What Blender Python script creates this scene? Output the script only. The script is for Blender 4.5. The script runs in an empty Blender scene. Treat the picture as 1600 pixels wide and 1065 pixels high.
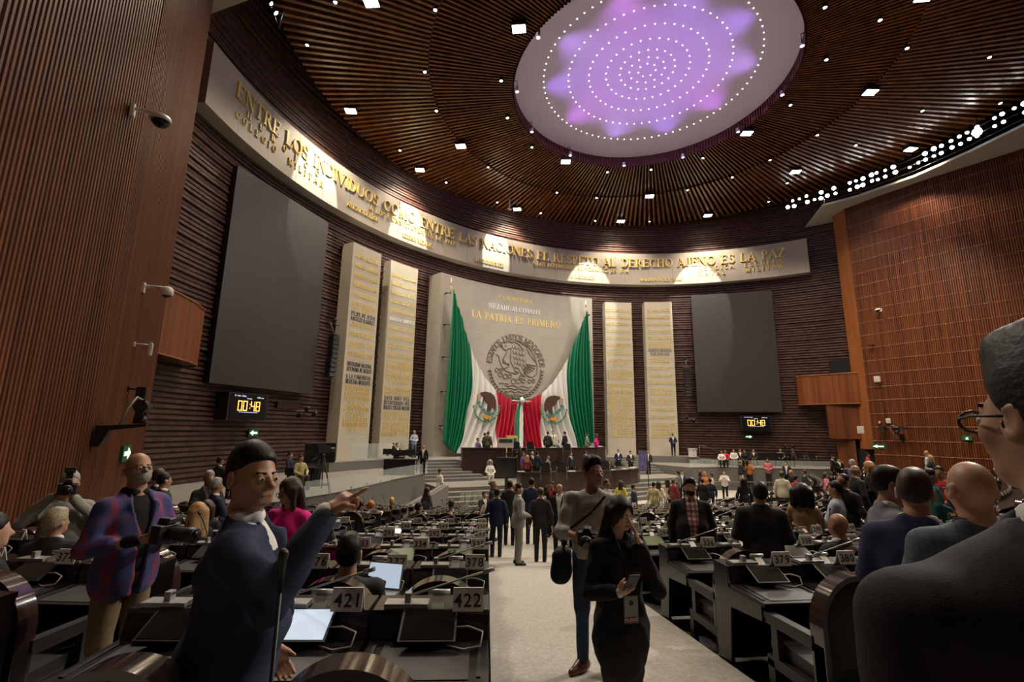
import bpy, math, random
import numpy as np
from mathutils import Vector, Matrix
R = math.radians
sc = bpy.context.scene
COL = sc.collection
rng = random.Random(7)
Z0 = 3.9                       # camera height above the front floor

# ---------------- camera ----------------
# hall frame: t = right of the hall axis, s = distance from the tribune wall; world = (t, -s, z)
CAM_T, CAM_S = -17.94, 32.44
PIT, ROL, YAW = R(10.77), R(.87), R(27.68)
FPX = 739.6
fw = Vector((math.sin(YAW), math.cos(YAW), 0)); rt = Vector((math.cos(YAW), -math.sin(YAW), 0)); up = Vector((0, 0, 1))
fw2 = fw*math.cos(PIT)+up*math.sin(PIT); up2 = up*math.cos(PIT)-fw*math.sin(PIT)
cr = rt*math.cos(ROL)+up2*math.sin(ROL); cu = up2*math.cos(ROL)-rt*math.sin(ROL)
cd = bpy.data.cameras.new('camera'); cam = bpy.data.objects.new('camera', cd); COL.objects.link(cam)
cd.sensor_width = 36; cd.sensor_fit = 'HORIZONTAL'; cd.lens = 36*FPX/1600; cd.clip_start = .05; cd.clip_end = 300
M = Matrix((cr, cu, -fw2)).transposed().to_4x4(); M.translation = Vector((CAM_T, -CAM_S, Z0)); cam.matrix_world = M
sc.camera = cam
CAMP = Vector((CAM_T, -CAM_S, Z0))

def ray(x, y):
    a, b = (x-800)/FPX, (y-532.5)/FPX
    return fw2+cr*a-cu*b
def atz(x, y, z):               # point of a view ray at world height z
    r = ray(x, y); return CAMP+r*((z-Z0)/r.z)
def atd(x, y, d):               # point of a view ray at horizontal forward distance d
    r = ray(x, y); return CAMP+r*(d/r.dot(fw))
def px(p):
    d = Vector(p)-CAMP; z = d.dot(fw2)
    if z <= .05: return None
    return 800+FPX*d.dot(cr)/z, 532.5-FPX*d.dot(cu)/z

# ---------------- world, exposure ----------------
w = bpy.data.worlds.new('world'); sc.world = w; w.use_nodes = True
w.node_tree.nodes['Background'].inputs[0].default_value = (1, .86, .72, 1)
w.node_tree.nodes['Background'].inputs[1].default_value = .008
vs = sc.view_settings; vs.view_transform = 'Standard'; vs.look = 'None'; vs.gamma = 1; vs.use_curve_mapping = False
vs.exposure = 0.0

def light(kind, loc, target=None, energy=100, color=(1, 1, 1), size=.3, spot=60, blend=.5, name='lamp_light'):
    l = bpy.data.lights.new(name, kind); l.energy = energy; l.color = color
    if kind == 'SPOT': l.spot_size = R(spot); l.spot_blend = blend; l.shadow_soft_size = size
    elif kind == 'AREA': l.size = size
    else: l.shadow_soft_size = size
    o = bpy.data.objects.new(name, l); COL.objects.link(o); o.location = loc
    if target is not None:
        o.rotation_euler = (Vector(target)-Vector(loc)).to_track_quat('-Z', 'Y').to_euler()
    return o
WARM = (1, .80, .58); WHITE = (1, .93, .84); COOL = (.95, .97, 1)
ONES = 'first second third fourth fifth sixth seventh eighth ninth tenth eleventh twelfth thirteenth fourteenth fifteenth sixteenth seventeenth eighteenth nineteenth'.split()
def ordw(n):
    if n < 20: return ONES[n-1]
    t_, o_ = divmod(n, 10); return {2: 'twent', 3: 'thirt', 4: 'fort', 5: 'fift'}[t_]+('ieth' if o_ == 0 else 'y-'+ONES[o_-1])
def H(t, s, z): return Vector((t, -s, z+Z0))       # hall frame, z relative to the camera

# ceiling floods (the double square lamps set into the slats): where they hang, seen in the photograph
FLOODS = [(580, 5), (811, 46), (548, 174), (720, 229), (656, 266), (884, 253), (808, 327), (970, 346), (1015, 307),
          (1167, 209), (1243, 269), (1106, 337), (1360, 145), (1423, 234), (1445, -4)]
ZC = 19.25                      # ceiling height above the camera
FLOOD_POS = [atz(x, y, Z0+ZC-.25) for x, y in FLOODS]
for p in FLOOD_POS:
    light('SPOT', p+Vector((0, 0, -.25)), p+Vector((0, 0, -5)), 3000, WARM, .25, 120, .7, 'flood_light')
for t, s in ((4, 34), (-8, 36), (14, 30), (9, 27), (-3, 29), (-10, 27)):          # the rest of the ring, over the rear rows
    light('SPOT', H(t, s, ZC-.5), H(t, s, 0), 1900, WARM, .25, 120, .7, 'flood_light')
# stage lamps in the slot round the ceiling, aimed at the tribune
for (t, s, tt, ts, tz, e, ang) in ((18.6, 18, -3, 1, 2, 4200, 46), (17.5, 22, 6, 0, 2, 3600, 46), (19.6, 14, -11, 4, 4, 4200, 40),
                                   (-17.5, 20, 9, 1, 4, 4600, 46), (-18.5, 15, 2, 0, 1, 3000, 50), (17, 24, 0, 12, -3, 6000, 50),
                                   (19, 12, 3, 22, -3, 5200, 60), (15.5, 26, -9, 24, -3, 5000, 45), (17, 22, -16.5, 20, -2, 2600, 40), (-18.6, 13, -15.3, 28.5, -1, 5200, 44), (18.2, 22.6, -14.6, 28, -1.2, 20000, 26)):
    light('SPOT', H(t, s, 17.9), H(tt, ts, tz), e, WHITE, .35, ang, .6, 'stage_light')
# wall-wash floods on the two slat walls
light('SPOT', H(8, 21, 18.6), H(21.2, 17.5, 6.5), 7000, WARM, .3, 42, .9, 'flood_light')
light('SPOT', H(-13, 14, 18.6), H(-21.2, 17.6, 8.0), 2200, WARM, .3, 34, .9, 'flood_light')
# spots on the inscription band
for (x, y) in ((505, 262), (642, 345), (770, 395), (928, 405), (1092, 405)):
    q = atz(x, y, Z0+15.0); d = Vector((q.x, q.y+22.1, 0)); d.normalize()
    d.x, d.y = d.x, d.y
    base = Vector((q.x, q.y, Z0+18.75))-d*2.6
    light('SPOT', base, q+Vector((0, 0, -.3)), 5200, (1, .95, .80), .05, 36, .18, 'band_spot')
# coloured projectors washing the dome
DOME_C = (0, 14.64); DOME_R = 7.76
for k in range(10):
    a = 2*math.pi*(k+.5)/10
    p = H(DOME_C[0]+7.1*math.sin(a), DOME_C[1]+7.1*math.cos(a), ZC-.15)
    q = H(DOME_C[0]-2.6*math.sin(a+.35), DOME_C[1]-2.6*math.cos(a+.35), ZC+1.4)
    light('SPOT', p, q, 560, [(.42, .20, 1), (.50, .26, 1), (.62, .16, .95)][k % 3], .05, 78, 1.0, 'dome_projector')

# ---------------- materials ----------------
MATS = {}
def mat(name, col, rough=.5, metal=0, noise=0, nscale=8, bump=0, bscale=60, emit=0, spec=.5, coat=0, alpha=1, trans=0):
    if name in MATS: return MATS[name]
    m = bpy.data.materials.new(name); m.use_nodes = True; nt = m.node_tree; b = nt.nodes['Principled BSDF']
    c = tuple(col)+(1,) if len(col) == 3 else col
    b.inputs['Base Color'].default_value = c; b.inputs['Roughness'].default_value = rough; b.inputs['Metallic'].default_value = metal
    b.inputs['Specular IOR Level'].default_value = spec; b.inputs['Coat Weight'].default_value = coat; b.inputs['Coat Roughness'].default_value = .08
    if emit: b.inputs['Emission Color'].default_value = c; b.inputs['Emission Strength'].default_value = emit
    if alpha < 1: b.inputs['Alpha'].default_value = alpha
    if trans: b.inputs['Transmission Weight'].default_value = trans
    if noise or bump:
        tc = nt.nodes.new('ShaderNodeTexCoord')
    if noise:
        n = nt.nodes.new('ShaderNodeTexNoise'); n.inputs['Scale'].default_value = nscale; n.inputs['Detail'].default_value = 4
        nt.links.new(tc.outputs['Object'], n.inputs['Vector'])
        r = nt.nodes.new('ShaderNodeValToRGB'); r.color_ramp.elements[0].position = .3; r.color_ramp.elements[1].position = .7
        r.color_ramp.elements[0].color = tuple(max(0, x*(1-noise)) for x in c[:3])+(1,)
        r.color_ramp.elements[1].color = tuple(min(1, x*(1+noise)) for x in c[:3])+(1,)
        nt.links.new(n.outputs['Fac'], r.inputs[0]); nt.links.new(r.outputs[0], b.inputs['Base Color'])
    if bump:
        n2 = nt.nodes.new('ShaderNodeTexNoise'); n2.inputs['Scale'].default_value = bscale; n2.inputs['Detail'].default_value = 3
        nt.links.new(tc.outputs['Object'], n2.inputs['Vector'])
        bp = nt.nodes.new('ShaderNodeBump'); bp.inputs['Strength'].default_value = bump; bp.inputs['Distance'].default_value = .01
        nt.links.new(n2.outputs['Fac'], bp.inputs['Height']); nt.links.new(bp.outputs[0], b.inputs['Normal'])
    MATS[name] = m; return m

def wood(name, c0, c1, rough=.35, sx=3, sz=.25, spec=.5, seg=0):
    """wood whose grain runs along the object's z: stretched noise, optional block-to-block tone changes"""
    m = bpy.data.materials.new(name); m.use_nodes = True; nt = m.node_tree; b = nt.nodes['Principled BSDF']
    tc = nt.nodes.new('ShaderNodeTexCoord'); mp = nt.nodes.new('ShaderNodeMapping'); mp.inputs['Scale'].default_value = (sx, sx, sz)
    nt.links.new(tc.outputs['Object'], mp.inputs['Vector'])
    n = nt.nodes.new('ShaderNodeTexNoise'); n.inputs['Scale'].default_value = 1; n.inputs['Detail'].default_value = 6; n.inputs['Roughness'].default_value = .65
    nt.links.new(mp.outputs[0], n.inputs['Vector'])
    r = nt.nodes.new('ShaderNodeValToRGB'); r.color_ramp.elements[0].position = .32; r.color_ramp.elements[1].position = .68
    r.color_ramp.elements[0].color = tuple(c0)+(1,); r.color_ramp.elements[1].color = tuple(c1)+(1,)
    nt.links.new(n.outputs['Fac'], r.inputs[0]); nt.links.new(r.outputs[0], b.inputs['Base Color'])
    b.inputs['Roughness'].default_value = rough; b.inputs['Specular IOR Level'].default_value = spec
    MATS[name] = m; return m

# ---------------- mesh helpers ----------------
class MB:
    def __init__(s): s.v = []; s.f = []; s.sm = []
    def add(s, vs, fs, smooth=False):
        b = len(s.v); s.v += [tuple(v) for v in vs]; s.f += [tuple(i+b for i in f) for f in fs]; s.sm += [smooth]*len(fs); return s
    def box(s, c, d, rz=0, rx=0, M=None):
        x, y, z = d[0]/2, d[1]/2, d[2]/2
        vs = [Vector(p) for p in ((-x, -y, -z), (x, -y, -z), (x, y, -z), (-x, y, -z), (-x, -y, z), (x, -y, z), (x, y, z), (-x, y, z))]
        T = M if M else Matrix.Translation(c) @ Matrix.Rotation(rz, 4, 'Z') @ Matrix.Rotation(rx, 4, 'X')
        return s.add([T @ v for v in vs], [(0, 3, 2, 1), (4, 5, 6, 7), (0, 1, 5, 4), (1, 2, 6, 5), (2, 3, 7, 6), (3, 0, 4, 7)])
    def bbox(s, x0, x1, y0, y1, z0, z1): return s.box(((x0+x1)/2, (y0+y1)/2, (z0+z1)/2), (x1-x0, y1-y0, z1-z0))
    def prism(s, poly, z0, z1, axis='z', smooth=False):
        """extrude a 2D polygon; axis z: (x,y)->z, x: (y,z)->x, y: (x,z)->y"""
        n = len(poly)
        if axis == 'z': a = [(p[0], p[1], z0) for p in poly]; b = [(p[0], p[1], z1) for p in poly]
        elif axis == 'x': a = [(z0, p[0], p[1]) for p in poly]; b = [(z1, p[0], p[1]) for p in poly]
        else: a = [(p[0], z0, p[1]) for p in poly]; b = [(p[0], z1, p[1]) for p in poly]
        base = len(s.v); s.v += a+b
        s.f += [tuple(base+i for i in range(n-1, -1, -1)), tuple(base+n+i for i in range(n))]; s.sm += [False, False]
        for i in range(n):
            j = (i+1) % n; s.f.append((base+i, base+j, base+n+j, base+n+i)); s.sm.append(smooth)
        return s
    def tube(s, pts, r, n=8, cap=True, smooth=True):
        pts = [Vector(p) for p in pts]; rs = r if isinstance(r, (list, tuple)) else [r]*len(pts)
        base = len(s.v); prev = None
        for i, p in enumerate(pts):
            d = (pts[min(i+1, len(pts)-1)]-pts[max(i-1, 0)]).normalized()
            if prev is None:
                u = d.cross(Vector((0, 0, 1)));
                if u.length < 1e-3: u = d.cross(Vector((0, 1, 0)))
            else: u = prev-d*prev.dot(d)
            u.normalize(); prev = u; v = d.cross(u)
            for k in range(n):
                a = 2*math.pi*k/n; q = p+(u*math.cos(a)+v*math.sin(a))*rs[i]; s.v.append(tuple(q))
        for i in range(len(pts)-1):
            for k in range(n):
                a = base+i*n+k; b = base+i*n+(k+1) % n; s.f.append((a, b, b+n, a+n)); s.sm.append(smooth)
        if cap:
            s.f.append(tuple(base+k for k in range(n-1, -1, -1))); s.sm.append(False)
            e = base+(len(pts)-1)*n; s.f.append(tuple(e+k for k in range(n))); s.sm.append(False)
        return s
    def lathe(s, prof, n=16, M=None, smooth=True):
        """prof: (radius, z) pairs, revolved about z"""
        base = len(s.v)
        for r_, z in prof:
            for k in range(n):
                a = 2*math.pi*k/n; p = Vector((r_*math.cos(a), r_*math.sin(a), z)); s.v.append(tuple(M @ p if M else p))
        for i in range(len(prof)-1):
            for k in range(n):
                a = base+i*n+k; b = base+i*n+(k+1) % n; s.f.append((a, b, b+n, a+n)); s.sm.append(smooth)
        s.f.append(tuple(base+k for k in range(n-1, -1, -1))); s.sm.append(False)
        e = base+(len(prof)-1)*n; s.f.append(tuple(e+k for k in range(n))); s.sm.append(False)
        return s
    def grid(s, P, smooth=True, flip=False):
        """P: rows of points"""
        nr, nc = len(P), len(P[0]); base = len(s.v)
        for row in P: s.v += [tuple(p) for p in row]
        for i in range(nr-1):
            for j in range(nc-1):
                a = base+i*nc+j; q = (a, a+1, a+nc+1, a+nc); s.f.append(q[::-1] if flip else q); s.sm.append(smooth)
        return s
    def mesh(s, name):
        me = bpy.data.meshes.new(name); me.from_pydata(s.v, [], s.f)
        me.polygons.foreach_set('use_smooth', s.sm); me.update(); return me
def link(name, data, parent=None):
    o = bpy.data.objects.new(name, data); COL.objects.link(o)
    if parent: o.parent = parent
    return o
def obj(name, mb, m, parent=None, bevel=0):
    me = mb.mesh(name) if isinstance(mb, MB) else mb
    if m is not None and not me.materials: me.materials.append(m if not isinstance(m, str) else MATS[m])
    o = link(name, me, parent)
    if bevel:
        b = o.modifiers.new('bevel', 'BEVEL'); b.width = bevel; b.segments = 2; b.limit_method = 'ANGLE'
    return o
def tag(o, label=None, cat=None, group=None, kind=None):
    if label: o['label'] = label
    if cat: o['category'] = cat
    if group: o['group'] = group
    if kind: o['kind'] = kind
    return o
def thing(name, label, cat, loc=(0, 0, 0), rz=0, group=None):
    o = link(name, None); o.location = loc; o.rotation_euler = (0, 0, rz); o.empty_display_size = .1
    return tag(o, label, cat, group)
def struct(name, mb, m, parent=None):
    o = obj(name, mb, m, parent)
    if not parent: o['kind'] = 'structure'
    return o
def dup(root, loc, rz, label=None, group=None):
    r = root.copy(); COL.objects.link(r); r.location = loc; r.rotation_euler = (0, 0, rz)
    if label: r['label'] = label
    if group: r['group'] = group
    for ch in root.children:
        c = ch.copy(); COL.objects.link(c); c.parent = r
        for g in ch.children:
            d = g.copy(); COL.objects.link(d); d.parent = c
    return r
_TX = {}
def text_mesh(txt, size, depth=.004, align='CENTER'):
    """built-in font lettering in the xy plane, extruded in z"""
    key = (txt, size, depth, align)
    if key in _TX: return _TX[key]
    cu_ = bpy.data.curves.new('text', 'FONT'); cu_.body = txt; cu_.size = size; cu_.extrude = depth/2; cu_.align_x = align; cu_.align_y = 'CENTER'
    cu_.resolution_u = 3
    o = bpy.data.objects.new('text', cu_); COL.objects.link(o)
    dg = bpy.context.evaluated_depsgraph_get(); me = bpy.data.meshes.new_from_object(o.evaluated_get(dg))
    bpy.data.objects.remove(o); bpy.data.curves.remove(cu_); _TX[key] = me; return me
# ---------------- glyphs ----------------
GLY = {}
def _make_glyphs():
    dg = None
    for ch in '0123456789ABCDEFGHIJKLMNOPQRSTUVWXYZabcdefghijklmnopqrstuvwxyz:/.':
        c = bpy.data.curves.new('g', 'FONT'); c.body = ch; c.size = 1.37; c.resolution_u = 2; c.offset = .016
        o = bpy.data.objects.new('g', c); COL.objects.link(o)
        dg = bpy.context.evaluated_depsgraph_get(); me = bpy.data.meshes.new_from_object(o.evaluated_get(dg))
        V = [tuple(v.co) for v in me.vertices]; F = [tuple(p.vertices) for p in me.polygons]
        GLY[ch] = (V, F, max(v[0] for v in V)+.1)
        bpy.data.objects.remove(o); bpy.data.curves.remove(c); bpy.data.meshes.remove(me)
_make_glyphs()
def text_mb(txt, h, T=None, mb=None):
    """sans lettering of cap height h centred at the origin in the xz plane facing -y"""
    mb = mb or MB(); W = sum(GLY[c][2] if c in GLY else .4 for c in txt); x = -W/2
    for c in txt:
        if c in GLY:
            V, F, a = GLY[c]
            vs = [Vector(((x+v[0])*h, 0, (v[1]-.5)*h)) for v in V]
            mb.add([T @ v for v in vs] if T else vs, F); x += a
        else: x += .4
    return mb
# serif capitals drawn as strokes: V stem, H bar, D diagonal, A arc
TK, TN = .15, .06
def _q(mb, x0, y0, x1, y1, w):
    dx, dy = x1-x0, y1-y0; L = math.hypot(dx, dy); nx, ny = -dy/L*w/2, dx/L*w/2
    return [[(x0+nx, y0+ny), (x1+nx, y1+ny), (x1-nx, y1-ny), (x0-nx, y0-ny)]]
def _V(x, y0=0, y1=1, s0=1, s1=1):
    q = _q(0, x, y0, x, y1, TK)
    if s0: q += _q(0, x-.15, y0+.025, x+.15, y0+.025, .05)
    if s1: q += _q(0, x-.15, y1-.025, x+.15, y1-.025, .05)
    return q
def _H(x0, x1, y): return _q(0, x0, y, x1, y, TN)
def _D(x0, y0, x1, y1, w): return _q(0, x0, y0, x1, y1, w)
def _A(cx, cy, rx, ry, a0, a1, n=10):
    o = []; P = []
    for i in range(n+1):
        a = R(a0+(a1-a0)*i/n); wd = TN+(TK-TN)*abs(math.cos(a))
        P.append(((cx+(rx-wd)*math.cos(a), cy+(ry-TN)*math.sin(a)), (cx+rx*math.cos(a), cy+ry*math.sin(a))))
    for i in range(n): o.append([P[i][0], P[i][1], P[i+1][1], P[i+1][0]])
    return o
def _s(x, y): return _q(0, x-.13, y, x+.13, y, .05)
SER = {
 'A': (_D(.08, 0, .40, 1, TN)+_D(.38, 1, .72, 0, TK)+_H(.2, .58, .33)+_s(.1, .025)+_s(.72, .025), .84),
 'B': (_V(.17)+_A(.33, .76, .27, .24, -90, 90)+_A(.33, .26, .33, .26, -90, 90)+_H(.17, .34, .97)+_H(.17, .34, .51)+_H(.17, .34, .03), .74),
 'C': (_A(.44, .5, .40, .5, 45, 315, 16)+_D(.72, .66, .72, .96, .05), .84),
 'D': (_V(.17)+_A(.3, .5, .46, .5, -90, 90, 12)+_H(.17, .31, .97)+_H(.17, .31, .03), .84),
 'E': (_V(.17)+_H(.17, .62, .97)+_H(.17, .5, .52)+_H(.17, .66, .03)+_D(.62, .8, .62, 1, .05)+_D(.5, .42, .5, .62, .05)+_D(.66, 0, .66, .22, .05), .76),
 'F': (_V(.17)+_H(.17, .62, .97)+_H(.17, .5, .52)+_D(.62, .8, .62, 1, .05)+_D(.5, .42, .5, .62, .05), .7),
 'G': (_A(.44, .5, .40, .5, 45, 330, 16)+_D(.72, .66, .72, .96, .05)+_V(.72, .05, .42, 0, 1), .88),
 'H': (_V(.17)+_V(.7)+_H(.17, .7, .52), .88), 'I': (_V(.17), .36),
 'J': (_V(.4, .2, 1, 0, 1)+_A(.26, .2, .215, .22, 180, 360), .58),
 'L': (_V(.17)+_H(.17, .62, .03)+_D(.63, 0, .63, .25, .05), .72),
 'M': (_D(.14, 0, .16, 1, TN)+_V(.83)+_D(.18, 1, .5, .05, TK)+_D(.5, .05, .8, 1, TN)+_s(.14, .025)+_s(.12, .975), 1.0),
 'N': (_D(.14, 0, .14, 1, TN)+_D(.14, 1, .74, 0, TK)+_D(.74, 0, .74, 1, TN)+_s(.14, .025)+_s(.74, .975)+_s(.1, .975), .9),
 'O': (_A(.46, .5, .42, .5, 0, 360, 20), .92), 'P': (_V(.17)+_A(.32, .73, .3, .27, -90, 90)+_H(.17, .33, .97)+_H(.17, .33, .49), .7),
 'Q': (_A(.46, .5, .42, .5, 0, 360, 20)+_D(.45, .15, .85, -.15, .1), .92),
 'R': (_V(.17)+_A(.32, .75, .29, .25, -90, 90)+_H(.17, .33, .97)+_H(.17, .33, .53)+_D(.38, .5, .72, 0, TK)+_s(.74, .025), .82),
 'S': (_A(.33, .75, .26, .25, 20, 270)+_A(.33, .26, .29, .27, -160, 90)+_D(.57, .74, .57, .95, .05)+_D(.07, .06, .07, .3, .05), .66),
 'T': (_V(.4, 0, 1, 1, 0)+_H(.05, .75, .97)+_D(.06, .78, .06, 1, .05)+_D(.74, .78, .74, 1, .05), .8),
 'U': (_V(.17, .3, 1, 0, 1)+_A(.43, .32, .335, .32, 180, 360)+_D(.74, .3, .74, 1, TN)+_s(.74, .975), .88),
 'V': (_D(.08, 1, .42, 0, TK)+_D(.42, 0, .74, 1, TN)+_s(.1, .975)+_s(.74, .975), .82),
 'X': (_D(.1, 1, .74, 0, TK)+_D(.72, 1, .1, 0, TN)+_s(.1, .025)+_s(.72, .975), .82),
 'Y': (_D(.08, 1, .42, .48, TK)+_D(.74, 1, .42, .48, TN)+_V(.42, 0, .5, 1, 0)+_s(.1, .975)+_s(.74, .975), .82),
 'Z': (_H(.08, .68, .97)+_D(.64, .97, .12, .03, TK)+_H(.08, .7, .03)+_D(.09, .78, .09, 1, .05)+_D(.7, 0, .7, .22, .05), .78),
}
for d_ in '0123456789': SER[d_] = None
def serif_quads(c):
    if c in SER and SER[c]: return SER[c]
    if c in GLY:
        V, F, a = GLY[c]; return [[(V[i][0], V[i][1]) for i in f] for f in F], a
    return [], .45
def letter_mb(c, h, fmap, mb, x, depth):
    """raised letter; fmap(u, v, out) maps text plane (u right, v up, out of the wall) to world"""
    qs, a = serif_quads(c)
    for q in qs:
        n = len(q); f = [fmap((x+p[0])*h, p[1]*h, depth) for p in q]; b = [fmap((x+p[0])*h, p[1]*h, 0) for p in q]
        fs = [tuple(range(n))]+[(i, n+i, n+(i+1) % n, (i+1) % n) for i in range(n)]
        mb.add(f+b, fs)
    return a
def line_w(txt, sp=.12): return sum((serif_quads(c)[1] if c != ' ' else .5)+sp for c in txt)-sp

# ---------------- materials of the setting ----------------
wood('slat_wood', (.062, .017, .007), (.19, .058, .019), .42, 5, .12)
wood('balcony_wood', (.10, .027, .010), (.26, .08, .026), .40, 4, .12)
wood('ceiling_wood', (.10, .034, .013), (.27, .105, .040), .28, 2, 2)
wood('edge_wood', (.22, .075, .025), (.34, .12, .04), .35, 3, .2)
mat('brick', (.085, .043, .034), .5, noise=.5, nscale=3.2, bump=.4, bscale=9)
mat('stone', (.54, .505, .415), .55, noise=.07, nscale=.9, bump=.1, bscale=14); mat('stone_shaded', (.41, .385, .34), .55, noise=.07, nscale=.9, bump=.1, bscale=14)  # second one is the same stone, weaker light put into its darker colour
mat('gold', (.86, .68, .22), .36, .15); mat('silver', (.85, .85, .83), .35, .3); mat('iron', (.12, .12, .12), .5, .3)
mat('plaster', (.50, .48, .45), .8, noise=.04, nscale=2); mat('dome_white', (.82, .80, .82), .85)
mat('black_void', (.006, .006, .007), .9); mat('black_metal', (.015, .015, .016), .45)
mat('screen_grey', (.045, .042, .042), .42); mat('podium_grey', (.15, .15, .14), .85, noise=.14, nscale=9, bump=.2, bscale=80)
mat('step_light', (.21, .205, .19), .85, noise=.1, nscale=9); mat('glass', (.75, .86, .82), .05, alpha=.22)
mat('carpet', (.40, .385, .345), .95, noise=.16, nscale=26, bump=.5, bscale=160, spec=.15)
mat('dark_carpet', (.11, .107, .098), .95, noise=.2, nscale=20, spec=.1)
mat('lamp_on', (1, .90, .72), .5, emit=30); mat('lamp_cool', (.96, .98, 1), .5, emit=34); mat('spark', (1, .95, .95), .5, emit=10)
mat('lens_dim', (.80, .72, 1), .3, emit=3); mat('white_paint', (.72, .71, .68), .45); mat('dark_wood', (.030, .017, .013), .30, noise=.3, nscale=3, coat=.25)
mat('exit_green', (.012, .12, .05), .5); mat('exit_white', (.75, .95, .70), .5, emit=1.0)
mat('led_amber', (1, .55, .12), .5, emit=1.6); mat('led_white', (.75, .80, 1), .5, emit=1.1)

ZF = -3.9; ZU = -1.84; ZM = -2.96; ZS = -2.35
CB = 22.1                        # centre of the curved tribune wall on the axis
def cylp(Rr, b, z): return H(Rr*math.sin(b), CB-Rr*math.cos(b), z)

# tribune wall: courses of raked brick
mb = MB(); RW = 24.9; nb = 72; pitch = .215; prof = []
z = ZF
k = 0
while z < 22.4:
    d = .10+.04*math.sin(k*2.7); prof += [(RW, z), (RW, z+.075), (RW-d, z+.085), (RW-d, z+pitch)]; z += pitch; k += 1
rows = [[cylp(r_, R(-80)+R(160)*j/nb, zz) for j in range(nb+1)] for r_, zz in prof]
mb.grid(rows, smooth=False, flip=True)
wall = struct('wall_tribune', mb, MATS['brick'])

# timber slat walls at the sides
def poly_resample(pts, step):
    out = []; carry = 0
    P = [Vector((p[0], p[1], 0)) for p in pts]; L = 0; seg = []
    for a, b in zip(P, P[1:]): seg.append((a, b, (b-a).length)); L += (b-a).length
    n = int(L/step); d = 0; i = 0; acc = 0
    for k in range(n+1):
        x = min(k*step, L-1e-6)
        while x > acc+seg[i][2]: acc += seg[i][2]; i += 1
        a, b, l = seg[i]; dr = (b-a)/l; out.append((a+dr*(x-acc), dr))
    return out
SIDE = [(21.04, 13.92), (21.06, 16), (21.2, 19), (21.9, 23.6), (23.2, 28), (24.9, 33), (27.5, 40), (30, 46)]
ZT = 17.5
for sg, nm in ((-1, 'wall_left'), (1, 'wall_right')):
    mb = MB(); rs = poly_resample(SIDE, .115); line = []
    for p, dr in rs:
        n = Vector((-dr.y, dr.x, 0))               # towards the hall (negative t on the right side)
        if n.x > 0: n = -n
        for off, o in ((0, 0), (.03, .045), (.085, .045), (.115, 0)):
            q = p+dr*off+n*o; line.append((q.x*sg, q.y))
    rows = [[H(a, b, zz) for a, b in line] for zz in (ZF, ZT)]
    mb.grid(rows, smooth=False, flip=(sg > 0))
    wl = struct(nm, mb, MATS['slat_wood'])
    # joints between the slat boards
    jb = MB(); zz = -2.2
    while sg > 0 and zz < ZT-.3:
        pts = [(p+Vector((-.055, 0, 0))) for p, dr in rs[::6]]
        jb.grid([[H(q.x*sg, q.y, zz) for q in pts], [H((q.x-.02)*sg, q.y, zz+.016) for q in pts], [H(q.x*sg, q.y, zz+.032) for q in pts]], smooth=False)
        zz += .95
    if sg > 0: obj('board_joint', jb, mat('joint_pale', (.36, .20, .12), .5), wl)
    # plain board turning the front end of the wall back to the brick
    mb = MB(); e = [(21.04, 13.92), (21.62, 12.75), (23.6, 12.6)]
    mb.grid([[H(a*sg, b, zz) for a, b in e] for zz in (-.9, ZT)], smooth=False, flip=(sg < 0))
    struct('trim_1' if sg < 0 else 'trim_2', mb, MATS['edge_wood'])
    # ledge over the slat wall
    inner = [(22.0, 10.3), (19.1, 13.4), (19.8, 15.4), (20.1, 18.9), (19.6, 22), (18.9, 24.6), (19.6, 30), (21.5, 38)]
    outer = [(24.2, 11.8), (24.2, 13), (24.2, 15.4), (24.2, 18.9), (24.2, 22), (25, 24.6), (27, 30), (30, 38)]
    mb = MB(); mb.grid([[H(a*sg, b, ZT) for a, b in inner], [H(a*sg, b, ZT) for a, b in outer]], smooth=False, flip=(sg > 0))
    mb.grid([[H(a*sg, b, ZT+.16) for a, b in inner], [H(a*sg, b, ZT) for a, b in inner]], smooth=False, flip=(sg > 0))
    mb.grid([[H(a*sg, b, ZT+.16) for a, b in outer], [H(a*sg, b, ZT+.16) for a, b in inner]], smooth=False, flip=(sg > 0))
    struct('trim_3' if sg < 0 else 'trim_4', mb, MATS['plaster'])

# rear wall closing the hall behind the camera
mb = MB(); mb.grid([[H(33*math.sin(a), 20+30*math.cos(a), zz) for a in [R(-75)+R(150)*j/30 for j in range(31)]] for zz in (ZF, 22.4)], smooth=False)
struct('wall_rear', mb, MATS['slat_wood'])

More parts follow.
